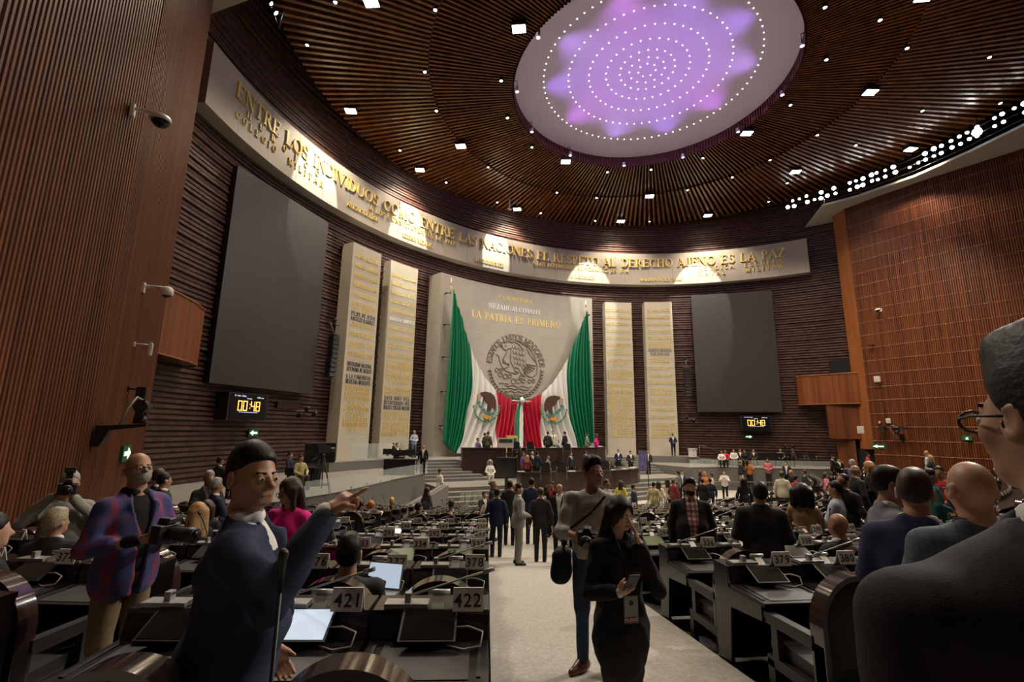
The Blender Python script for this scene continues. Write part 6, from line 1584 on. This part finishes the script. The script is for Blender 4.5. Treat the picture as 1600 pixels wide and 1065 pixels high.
far('woman in a pink sleeveless top seated in the right rows', 1290, 738, 23, 110, 'fem_sit', 'long', HBR, 'rose')
far('woman in a black dress seated beside the pink top', 1298, 744, 21, -60, 'fem_sit', 'long', HB, 'black')
far('woman with a curly mane seated with back turned in the right rows', 1252, 759, 9.4, 5, 'fem_sit', 'curly', HB, 'tan')
far('red-haired person seated low in the right rows', 1260, 790, 8.6, 0, 'fem_sit', 'full', mat('hair_ginger', (.28, .11, .03), .45), 'black', Hfix=1.5)
far('man in a white shirt seated and turning to the left in the right rows', 1303, 752, 8.2, -78, 'shirt_sit', top='skyblue')
far('man in a dark grey jacket leaning away in the right rows', 1318, 741, 9.2, 35, 'suit_front', top='charcoal', Hfix=1.7)
far('bald man seated in the right rows, profile to the left', 1322, 798, 5.9, -50, 'suit_sit', 'none', top='charcoal')
far('man in a dark suit with grey cap of hair further up the right rows', 1336, 727, 13.5, 60, 'suit', 'fringe', HG, 'charcoal')
far('person in purple standing in the right rows', 1332, 718, 18, 60, 'shirt', top='purple', hm=HG)
far('blonde woman in a sleeveless top in the right rows', 1356, 722, 13.8, -90, 'fem_front', 'long', HBL, 'black', skin=SK[2])
far('worker in a red vest with a lime stripe by the right wall', 1355, 707, 27, 80, 'shirt', top='red', legs='yellow')
far('person in black in the shade left of the doorway', 1300, 711, 31, 100, 'suit', top='black')
far('person in black beside the doorway', 1310, 715, 30, 150, 'suit_front', top='black')
far('person in pale blue standing at the right slat wall', 1448, 705, 22, 100, 'shirt', 'full', HBL, 'skyblue')
far('woman in black embracing the pale blue shirt at the right wall', 1453, 711, 21.4, -110, 'fem_front', 'long', HBL, 'black')
far('man in a dark teal shirt bending over the right desks', 1453, 733, 9.4, 75, 'shirt_front', top='teal', legs='grey')
far('person in a red shirt seated by the right slat wall', 1466, 729, 14.5, 190, 'shirt_sit', top='red')
# behind the black table on the right platform
for k, (x, y, c, kd) in enumerate([(1127, 703, 'white', 'fem_sit'), (1133, 702, 'red', 'shirt_sit'), (1146, 701, 'white', 'shirt_sit'), (1156, 701, 'charcoal', 'suit_sit'), (1163, 702, 'black', 'fem_sit'), (1177, 701, 'charcoal', 'suit_sit'), (1219, 700, 'grey', 'shirt_sit')]):
    far(['person in white at the left end of the black table', 'person in red seated at the black table', 'man in a white shirt seated at the black table', 'man in a dark suit seated third at the black table', 'woman in black seated mid table', 'man in charcoal seated mid table beside papers', 'man in grey seated at the right end of the black table'][k], x, y, 40.0, 180, kd, top=c)
far('woman in black standing at the right end of the black table', 1228, 695, 39.5, 90, 'fem', 'long', HB, 'black', Hfix=1.62)
far('man with curly hair standing at the right end of the black table', 1238, 695, 39.8, -90, 'shirt', 'curly', HB, 'slate', Hfix=1.62)

# chairs pushed away where people stand: take out those they would stand in
for no, (c, cp, ca) in list(CHAIRS.items()):
    ctr = cp+Matrix.Rotation(ca, 3, 'Z') @ Vector((0, -.8, 0))
    if any((Vector((q.x, q.y, 0))-Vector((ctr.x, ctr.y, 0))).length < .52 and abs(q.z-ctr.z) < .4 for q in STANDING) and no not in (420, 421, 379, 380, 336):
        for ch in list(c.children): bpy.data.objects.remove(ch)
        bpy.data.objects.remove(c); del CHAIRS[no]
# ---------------- fittings on the walls and platforms ----------------
def frame_at(p, n):                       # matrix: local -y looks along n (out of the wall)
    rz = math.atan2(n[1], n[0])+math.pi/2; return Matrix.Translation(p) @ Matrix.Rotation(rz, 4, 'Z'), rz
def dome_camera(lab, p, n, style=0, k=1.0):
    M_, rz = frame_at(p, n); t = thing('security_camera', lab, 'security camera', p, rz); t.scale = (k, k, k)
    m = MB(); m.box((0, 0, 0), (.16, .05, .22)); obj('wall_plate', m, MATS['white_paint'], t)
    m = MB(); m.tube([(0, -.03, .04), (0, -.30, .05), (0, -.36, .02)], [.035, .035, .05], 8); obj('arm', m, MATS['white_paint'], t)
    m = MB(); T = Matrix.Translation((0, -.42, -.03))
    if style == 0: m.lathe([(.17, -.06), (.18, -.03), (.16, .03), (.08, .07), (.03, .09)], 18, T)
    else: m.lathe([(.11, -.09), (.13, -.06), (.12, .06), (.08, .10), (.03, .12)], 18, T)
    obj('housing', m, MATS['white_paint'], t)
    m = MB(); r0 = .15 if style == 0 else .10; m.lathe([(.02, -.06-r0*.75), (r0*.6, -.06-r0*.6), (r0*.95, -.06-r0*.2), (r0, -.06)], 16, T); obj('bubble', m, MATS['tablet_glass'], t)
NR = (1, 0); NL = (-1, 0)
dome_camera('white flat dome camera on an arm high on the left slat wall', side_hit(208, 172, -1, 21.2), NR, 0, 1.25)
dome_camera('white bell-shaped dome camera lower on the left slat wall', side_hit(224, 449, -1, 21.05), NR, 1, 1.25)
dome_camera('white dome camera high on the right slat wall', side_hit(1376, 484, 1, 21.0), NL, 0, 1.0)
def box_fixture(lab, p, n, dims, m, cat='wall device', name='wall_device', hang=.2):
    M_, rz = frame_at(p, n); t = thing(name, lab, cat, p, rz)
    q = MB(); q.box((0, 0, .0), (.1, .06, .12)); q.tube([(0, -.02, 0), (0, -hang, 0)], .025, 6); obj('bracket', q, MATS['white_paint' if m != 'black_metal' else 'black_metal'], t)
    q = MB(); q.box((0, -hang-dims[1]/2, -dims[2]*.3), dims); obj('case', q, MATS[m], t, .01)
    q = MB(); q.box((0, -hang-dims[1]-.006, -dims[2]*.3), (dims[0]*.8, .012, dims[2]*.8)); obj('front', q, MATS['lens_black' if m == 'black_metal' else 'plaster'], t)
box_fixture('white flat antenna on a bracket on the left slat wall', side_hit(209, 537, -1, 21.05), NR, (.18, .06, .34), 'white_paint', hang=.34)
box_fixture('small black box lamp on the left slat wall', side_hit(200, 607, -1, 21.05), NR, (.3, .2, .3), 'black_metal')
box_fixture('white floodlight box on the right slat wall', side_hit(1374, 590, 1, 21.0), NL, (.34, .2, .4), 'white_paint')
box_fixture('white junction box low on the right slat wall', side_hit(1389, 655, 1, 21.0), NL, (.26, .1, .34), 'white_paint', hang=.05)
box_fixture('black box camera low on the right slat wall', side_hit(1383, 667, 1, 21.0), NL, (.34, .3, .3), 'black_metal')
box_fixture('pale box on the timber block under the right balcony', side_hit(1346, 668, 1, 20.5), NL, (.4, .15, .5), 'white_paint', hang=.05)
box_fixture('small red alarm on the right slat wall', side_hit(1375, 659, 1, 21.0), NL, (.14, .06, .14), 'flag_red', hang=.03)
box_fixture('small dark wall lamp high on the right slat wall', side_hit(1365, 539, 1, 21.0), NL, (.3, .25, .12), 'black_metal')
box_fixture('small pale switch plate on the right brick wall', cyl_hit(1322, 702, 24.6), NL, (.2, .05, .3), 'plaster', hang=.03)
def ptz(lab, p, n, k=1.0):
    M_, rz = frame_at(p, n); t = thing('television_camera', lab, 'television camera', p, rz); t.scale = (k, k, k)
    m = MB(); m.prism([(0, -.35), (0, .1), (-.9, .16), (-.9, .10), (-.25, .0), (-.12, -.35)], -.12, .12, axis='x'); obj('bracket', m, MATS['black_metal'], t)
    m = MB(); m.lathe([(.13, .12), (.13, .26), (.10, .28)], 14, Matrix.Translation((0, -.75, .04))); m.box((-.17, -.75, .48), (.05, .16, .42)); m.box((.17, -.75, .48), (.05, .16, .42)); m.box((0, -.75, .32), (.38, .18, .06)); obj('yoke', m, MATS['black_metal'], t)
    m = MB(); m.lathe([(.13, -.2), (.15, -.12), (.15, .16), (.12, .22)], 16, Matrix.Translation((0, -.75, .55)) @ Matrix.Rotation(R(90), 4, 'Y')); m.box((.36, -.75, .55), (.25, .2, .2)); m.lathe([(.09, 0), (.10, .2)], 14, Matrix.Translation((.46, -.75, .55)) @ Matrix.Rotation(R(90), 4, 'Y')); obj('camera_head', m, MATS['lens_black'], t)
    m = MB(); m.tube([(-.1, -.75, .7), (-.35, -.7, .75), (-.5, -.6, .5), (-.4, -.5, .2), (-.1, -.4, .12)], .018, 6); obj('cable', m, MATS['cable_white'], t)
ptz('black remote television camera on a bracket on the left slat wall', side_hit(150, 672, -1, 21.1), NR, 1.0)
ptz('black remote television camera on a bracket on the right slat wall', side_hit(1410, 680, 1, 21.0), NL, .9)
# hanging line-array loudspeakers and their spots beside the outer stone panels
def line_array(lab, x, y, Rr):
    p = cyl_hit(x, y, Rr); n = Vector((-p.x, -(p.y+CB), 0)).normalized(); M_, rz = frame_at(p, n)
    t = thing('line_array', lab, 'loudspeaker', p, rz)
    for k in range(9):
        m = MB(); a = R(-1.5*k); m.box((0, -.05+.012*k*k*.12, -.27*k), (.46, .40, .25), rx=a); obj('cabinet', m, MATS['black_metal'], t)
        m = MB(); m.box((0, -.26+.012*k*k*.12, -.27*k), (.40, .012, .20), rx=a); obj('grille', m, MATS['lens_black'], t)
    m = MB(); m.box((0, .0, .22), (.5, .5, .06)); m.tube([(0, .0, .25), (0, .35, 1.0)], .03, 6); m.tube([(0, .35, 1.0), (0, .8, 1.0)], .03, 6); obj('frame', m, MATS['iron'], t)
    m = MB(); m.lathe([(.08, .15), (.10, -.12)], 10, Matrix.Translation((-.1, -.1, 1.0)) @ Matrix.Rotation(R(40), 4, 'X')); m.tube([(-.5, .2, 1.0), (.6, .2, .85)], .025, 6); obj('spot', m, MATS['black_metal'], t)
line_array('black line-array loudspeaker hanging beside the outermost left stone panel', 521, 528, 23.7)
line_array('black line-array loudspeaker hanging beside the outermost right stone panel', 1073, 578, 23.7)
def wall_rig(lab, x, y):
    p = cyl_hit(x, y, 24.3); n = Vector((-p.x, -(p.y+CB), 0)).normalized(); M_, rz = frame_at(p, n)
    t = thing('spot_rig', lab, 'spot lamps', p, rz)
    m = MB(); m.tube([(-.7, 0, 0), (.8, 0, .1)], .03, 6); m.tube([(0, 0, 0), (0, .5, 0)], .03, 6); obj('bar', m, MATS['iron'], t)
    for xx, zz in ((-.5, -.2), (0, .15), (.55, -.1)):
        m = MB(); m.lathe([(.06, .16), (.09, .1), (.11, -.14)], 10, Matrix.Translation((xx, -.1, zz)) @ Matrix.Rotation(R(50), 4, 'X')); obj('lamp', m, MATS['black_metal'], t)
    m = MB(); m.tube([(.8, 0, .1), (1.1, .05, -.6), (1.3, .1, -1.1), (1.6, .1, -.9)], .015, 5); obj('cable', m, MATS['black_metal'], t)
wall_rig('cluster of small spot lamps under the right corner of the left screen', 478, 643)
wall_rig('cluster of small spot lamps left of the right screen', 1073, 655)
m = MB(); p = cyl_hit(450, 633, 24.72); n = Vector((-p.x, -(p.y+CB), 0)).normalized(); M_, rz = frame_at(p, n); m.bbox(-.75, .75, -.04, .1, -.18, .18)
o = obj('wall_hatch', m, mat('hatch_red', (.06, .02, .016), .5)); o.location = p; o.rotation_euler = (0, 0, rz); tag(o, 'long dark red hatch plate set in the brick right of the left clock', 'hatch')
# hanging white bracket at the ceiling edge
t = thing('ceiling_hook', 'small white bracket hanging at the ceiling edge above the band', 'bracket', atd(796, 328, 33)); m = MB(); m.tube([(0, 0, .9), (0, 0, .15)], .04, 6); obj('rod', m, MATS['white_paint'], t); m = MB(); m.box((0, 0, .08), (.3, .1, .1)); obj('foot', m, MATS['white_paint'], t)

# large monitors
def monitor(lab, x, y, d, w_, h_, fa, stand, zb=None):
    p = atd(x, y, d); zf = floor_z(p)+Z0; t = thing('monitor', lab, 'monitor', (p.x, p.y, zf), face(fa, x)); zc = p.z-zf
    m = MB(); m.box((0, 0, zc-h_/2), (w_, .09, h_)); obj('case', m, MATS['screen_grey'], t, .02)
    m = MB(); m.box((0, .05, zc-h_/2), (w_*.95, .012, h_*.93)); obj('panel', m, MATS['tablet_glass'], t)
    m = MB(); m.box((0, -.08, zc-h_*.55), (w_*.3, .08, h_*.3)); obj('mount', m, MATS['black_metal'], t)
    m = MB(); m.box((0, -.03, (zc-h_)/2), (.18, .14, zc-h_+.1)); m.box((0, 0, .03), (w_*.6, .6, .06)); obj('stand', m, MATS['black_metal'], t)
monitor('large black monitor on a stand seen from behind before the tribune', 792, 714, 26.6, 1.15, 1.0, 178, True)
monitor('large dark monitor seen from behind beside the television camera', 502, 691, 20.6, 1.3, .85, 160, True)
for k, (x, y) in enumerate(((606, 701), (620, 703), (632, 703), (642, 702))):
    p = atd(x, y, 26.2); zf = floor_z(p)+Z0
    if k in (0, 1):
        pass
    t = thing('computer_monitor', ['first', 'second', 'third', 'last'][k]+' dark computer monitor from the left on the console table', 'monitor', (p.x, p.y, p.z-.36), face(178, x), 'computer monitors on the left console')
    m = MB(); m.box((0, 0, .22), (.5, .04, .3)); obj('panel', m, MATS['lens_black'], t); m = MB(); m.box((0, 0, .05), (.06, .05, .1)); m.box((0, 0, .01), (.2, .16, .02)); obj('stand', m, MATS['black_metal'], t)
def table(lab, x0, x1, y, d, h_=.74, dep=.7, skirt=True, mt='black_metal'):
    a, b = atd(x0, y, d), atd(x1, y, d*1.0); mid = (a+b)/2; zf = floor_z(mid)+Z0; L = (b-a).length; rz = math.atan2((b-a).y, (b-a).x)
    t = thing('table', lab, 'table', (mid.x, mid.y, zf), rz); m = MB(); m.box((0, 0, h_), (L, dep, .05)); obj('table_top', m, MATS[mt], t)
    if skirt: m = MB(); m.box((0, -dep/2+.03, h_/2), (L-.04, .03, h_-.04)); obj('skirt', m, C['black'], t)
    for sx in (-1, 1):
        for sy in (-1, 1): m = MB(); m.box((sx*(L/2-.06), sy*(dep/2-.06), h_/2-.02), (.05, .05, h_-.04)); obj('leg', m, MATS['black_metal'], t)
    return t
table('long table with a black skirt on the right platform', 1118, 1232, 712, 38.0, .95)
table('black console table with equipment on the left platform', 603, 652, 708, 26.0, .78, .8)
table('dark table by the left brick wall', 455, 500, 722, 20.5, .72, .7)
# stacking chairs on the right platform
def office_chair(lab, x, yt, d, fa, grp=None, htop=.95, leg=True):
    p = atd(x, yt, d); zf = floor_z(p)+Z0; zf = zf if abs(p.z-zf-htop) < .35 else p.z-htop; t = thing('office_chair', lab, 'chair', (p.x, p.y, zf), face(fa, x), grp)
    m = MB(); m.prism([(-.24, .5), (.24, .5), (.22, .9), (.14, .96), (-.14, .96), (-.22, .9)], -.26, -.20, axis='y'); obj('backrest', m, MATS['leather'], t)
    m = MB(); m.box((0, 0, .45), (.5, .5, .09)); obj('seat', m, MATS['leather'], t, .02)
    for sx in (-1, 1):
        m = MB(); m.tube([(sx*.27, -.22, .0), (sx*.27, -.22, .68), (sx*.27, .2, .66), (sx*.27, .22, 0)], .016, 6); obj('side_frame', m, MATS['iron'], t)
for k, (x, y, d, fa, l) in enumerate([(1249, 707, 37.5, 170, 'left of two empty black chairs right of the black table'), (1268, 707, 37.5, 170, 'right of two empty black chairs right of the black table'), (807, 690, 30.4, 175, 'left empty chair of the upper desk, below the flag knot'), (829, 690, 31.0, 175, 'second empty chair of the upper desk before the red stripe'),
        (853, 722, 26.0, 5, 'left empty grey chair at the lower desk'), (878, 721, 26.8, 5, 'right empty grey chair at the lower desk'), (887, 693, 32.5, 10, 'empty chair beside the man in black at the upper desk'), (946, 719, 28.6, 10, 'empty chair at the right end of the lower desk')]):
    office_chair(l, x, y, d, fa, 'chairs of the tribune and platforms')
# the high-backed president chair: gilded rail with flag colours
p = atd(800, 679, 30.9); t = thing('ceremonial_chair', 'high ceremonial chair with gilded rails and flag colours behind the upper desk', 'chair', (p.x, p.y, Z0+ZU), face(178, 805)); zc = p.z-(Z0+ZU)
for zz in (zc-.12, zc-.5): m = MB(); m.box((0, 0, zz), (.72, .06, .16)); obj('rail', m, MATS['gold'], t)
for k, c in enumerate(('flag_green', 'flag_white', 'flag_red')): m = MB(); m.box((-.2+.2*k, 0, zc-.31), (.19, .04, .24)); obj('back_panel', m, MATS[c], t)
m = MB(); m.box((0, .25, .45), (.7, .6, .1)); obj('seat', m, MATS['leather'], t)
for sx in (-.33, .33): m = MB(); m.box((sx, 0, zc/2-.05), (.06, .06, zc-.1)); obj('post', m, MATS['gold'], t)
# grey equipment case and papers on the upper desk
t = thing('equipment_case', 'pale grey equipment case on the upper desk left of the chairs', 'case', atd(790, 699, 28.9)+Vector((0, 0, .0)), face(0, 790)); m = MB(); m.box((0, 0, .28), (.95, .3, .56)); obj('case_body', m, MATS['plaster'], t); m = MB(); m.box((0, -.16, .4), (.8, .02, .2)); obj('panel', m, MATS['screen_grey'], t)
rp = random.Random(3)
for k in range(9):
    u = k/8; i = min(int(u*(len(pf)-1)), len(pf)-2); f_ = u*(len(pf)-1)-i; a = pf[i]; b = pf[i+1]; tt, ss = a[0]+(b[0]-a[0])*f_, a[1]+(b[1]-a[1])*f_-.4
    m = MB(); m.box((0, 0, .012), (.4, .28, .024)); o = obj('paper_stack', m, MATS['plate_white']); o.location = H(tt*.95, ss, -1.06); o.rotation_euler = (0, 0, rp.uniform(-.4, .4)); tag(o, 'white paper stack on the upper tribune desk, %s from the left' % ordw(k+1), 'papers', 'paper stacks on the upper desk')
for k in range(8):
    u = k/7; i = min(int(u*(len(lf)-1)), len(lf)-2); f_ = u*(len(lf)-1)-i; a = lf[i]; b = lf[i+1]; tt, ss = a[0]+(b[0]-a[0])*f_, a[1]+(b[1]-a[1])*f_-.35
    m = MB(); m.box((0, 0, .015), (.42, .28, .03)); o = obj('paper_stack', m, MATS['plate_white']); o.location = H(tt*.95, ss, -2.25); o.rotation_euler = (0, 0, rp.uniform(-.4, .4)); tag(o, 'white paper stack on the lower tribune desk, %s from the left' % ordw(k+1), 'papers', 'paper stacks on the lower desk')
# television camera on a tripod at the left platform
p = atd(505, 702, 19.2); zf = floor_z(p)+Z0; t = thing('tripod_camera', 'black television camera on a tripod on the left platform', 'television camera', (p.x, p.y, zf), face(60, 505)); zc = p.z-zf
for k in range(3): a = R(120*k+20); m = MB(); m.tube([(.06*math.cos(a), .06*math.sin(a), zc-.25), (.45*math.cos(a), .45*math.sin(a), 0)], .025, 6); obj('leg', m, MATS['black_metal'], t)
m = MB(); m.lathe([(.1, zc-.28), (.1, zc-.15)], 10); m.tube([(0, -.1, zc-.2), (.1, -.6, zc-.45)], .018, 6); obj('head', m, MATS['black_metal'], t)
m = MB(); m.box((0, 0, zc), (.2, .5, .26)); m.lathe([(.07, .25), (.09, .5)], 12, Matrix.Translation((0, 0, zc)) @ Matrix.Rotation(R(-90), 4, 'X')); m.box((.0, -.1, zc+.18), (.06, .35, .05)); obj('camera_body', m, MATS['lens_black'], t)
m = MB(); m.box((-.14, .1, zc+.12), (.16, .12, .12)); obj('viewfinder', m, MATS['black_metal'], t)
# white lectern block and rail on the right platform edge
p = H(13.6, 4.3, ZU); t = thing('stone_block', 'small white block at the right end of the upper platform', 'block', p); m = MB(); m.box((0, 0, .3), (.5, .4, .6)); obj('block', m, MATS['white_paint'], t); m = MB(); m.box((0, 0, .63), (.6, .5, .06)); obj('cap', m, MATS['white_paint'], t)
t = thing('handrail', 'thin dark handrail descending at the right end of the upper platform', 'handrail', H(14.6, 4.6, ZU)); m = MB(); m.tube([(-.5, 0, .95), (.9, -.9, .45)], .025, 6); obj('rail', m, MATS['iron'], t)
for q in ((-.5, 0, .95), (.85, -.87, .47)): m = MB(); m.tube([q, (q[0], q[1], -.5)], .02, 6); obj('post', m, MATS['iron'], t)
for i in range(1, 4): slab('stair_step', [(14.1, 3.2), (14.1+.35*i, 3.5), (14.4+.35*i, 5.1), (14.1, 5.1)], ZU-.13*i, ZS-.01)
# banner stand with a purple poster on the pit edge
p = atd(1005, 703, 31); zf = Z0-3.6; t = thing('banner_stand', 'purple poster on a black pole beside the lower desk', 'banner', (p.x, p.y, zf), face(180, 1005)); zc = p.z-zf
m = MB(); m.tube([(-.25, 0, 0), (-.25, 0, zc)], .03, 6); m.box((-.25, 0, .02), (.5, .4, .04)); obj('pole', m, MATS['black_metal'], t)
m = MB(); m.box((.05, 0, zc-.65), (.5, .02, 1.25)); obj('poster', m, mat('poster_violet', (.10, .09, .22), .6, noise=.5, nscale=5), t)
# glass speaker shield in front of the lower stairs
t = thing('speaker_shield', 'small clear glass shield standing before the tribune stairs', 'glass panel', atd(737, 792, 22), face(0, 737)); p = t.location.copy(); zc = atd(737, 768, 22).z-p.z
for xx in (-.27, .27): m = MB(); m.box((xx, 0, zc-.22), (.5, .015, .45)); obj('pane', m, MATS['glass'], t)
for xx in (-.3, .3): m = MB(); m.tube([(xx, 0, 0), (xx, 0, zc)], .015, 6); obj('post', m, MATS['iron'], t)
# things lying on the near desks
def on_desk(no, off):
    p, a, k = SEATPOS[no]; return p+Matrix.Rotation(a, 3, 'Z') @ Vector(off), a
p, a = on_desk(421, (-.05, -.36, .752)); t = thing('phone', 'orange-cased phone lying on the desk beside the pointing man', 'phone', p, a+.5); m = MB(); m.box((0, 0, .006), (.085, .16, .012)); obj('case', m, mat('phone_orange', (.75, .22, .05), .4), t, .004); m = MB(); m.box((0, 0, .0128), (.07, .145, .001)); obj('display', m, mat('phone_pale', (.5, .5, .48), .2), t)
def laptop(lab, no, off, rz=0, mt='screen_lit', op=105):
    p, a = on_desk(no, off); t = thing('laptop', lab, 'laptop', p, a+rz); m = MB(); m.box((0, 0, .009), (.32, .22, .016)); obj('base', m, MATS['chrome'], t)
    T = Matrix.Translation((0, .11, .018)) @ Matrix.Rotation(R(90-op), 4, 'X'); m = MB(); m.box(None, (.32, .008, .21), M=T @ Matrix.Translation((0, 0, .105))); obj('lid', m, MATS['chrome'], t); m = MB(); m.box(None, (.30, .002, .185), M=T @ Matrix.Translation((0, -.0055, .105))); obj('display', m, MATS[mt], t)
laptop('open laptop with a pale blue screen beside the seated man behind plate 421', 377, (.10, -.25, .757), -.25)
laptop('open laptop glowing on a desk in the left block', 290, (.0, -.25, .757), .2)
laptop('open laptop with black lid up in the middle of the left block', 333, (.25, -.2, .757), 0, 'tablet_glass', 95)
for k, (no, o_) in enumerate(((248, (-.05, -.25, .757)), (291, (0, -.3, .757)), (296, (.1, -.3, .757)), (337, (0, -.25, .757)), (209, (0, -.2, .757)))):
    if no in SEATPOS:
        p, a = on_desk(no, o_); m = MB(); m.box((0, 0, .004), (.21, .29, .008)); o = obj('paper_sheet', m, MATS['plate_white']); o.location = p; o.rotation_euler = (0, 0, a+.2*k); tag(o, 'white paper lying on the desk with plate %d, %s' % (no, ['left block, fourth row back', 'left block near the left aisle', 'right block, third desk from the aisle', 'right block, second desk from the aisle', 'left block near the front'][k]), 'paper', 'papers on the desks')
# floor-standing microphone pole in the left foreground, in front of the suit of the pointing man
t = thing('microphone_stand', 'thin black microphone stand before the pointing man', 'microphone stand', Vector((atd(430, 1000, 1.75).x, atd(430, 1000, 1.75).y, Z0+row_z(0)))); p = t.location; zc = atd(430, 862, 1.75).z-p.z
m = MB(); m.tube([(0, 0, 0), (0, 0, zc-.12)], .007, 8); obj('pole', m, MATS['black_metal'], t); m = MB(); m.lathe([(.14, 0), (.14, .015), (.02, .03)], 16); obj('base', m, MATS['black_metal'], t)
m = MB(); m.lathe([(.008, zc-.13), (.013, zc-.03), (.017, zc-.015), (.017, zc), (.008, zc+.012)], 12); obj('microphone', m, MATS['lens_black'], t)
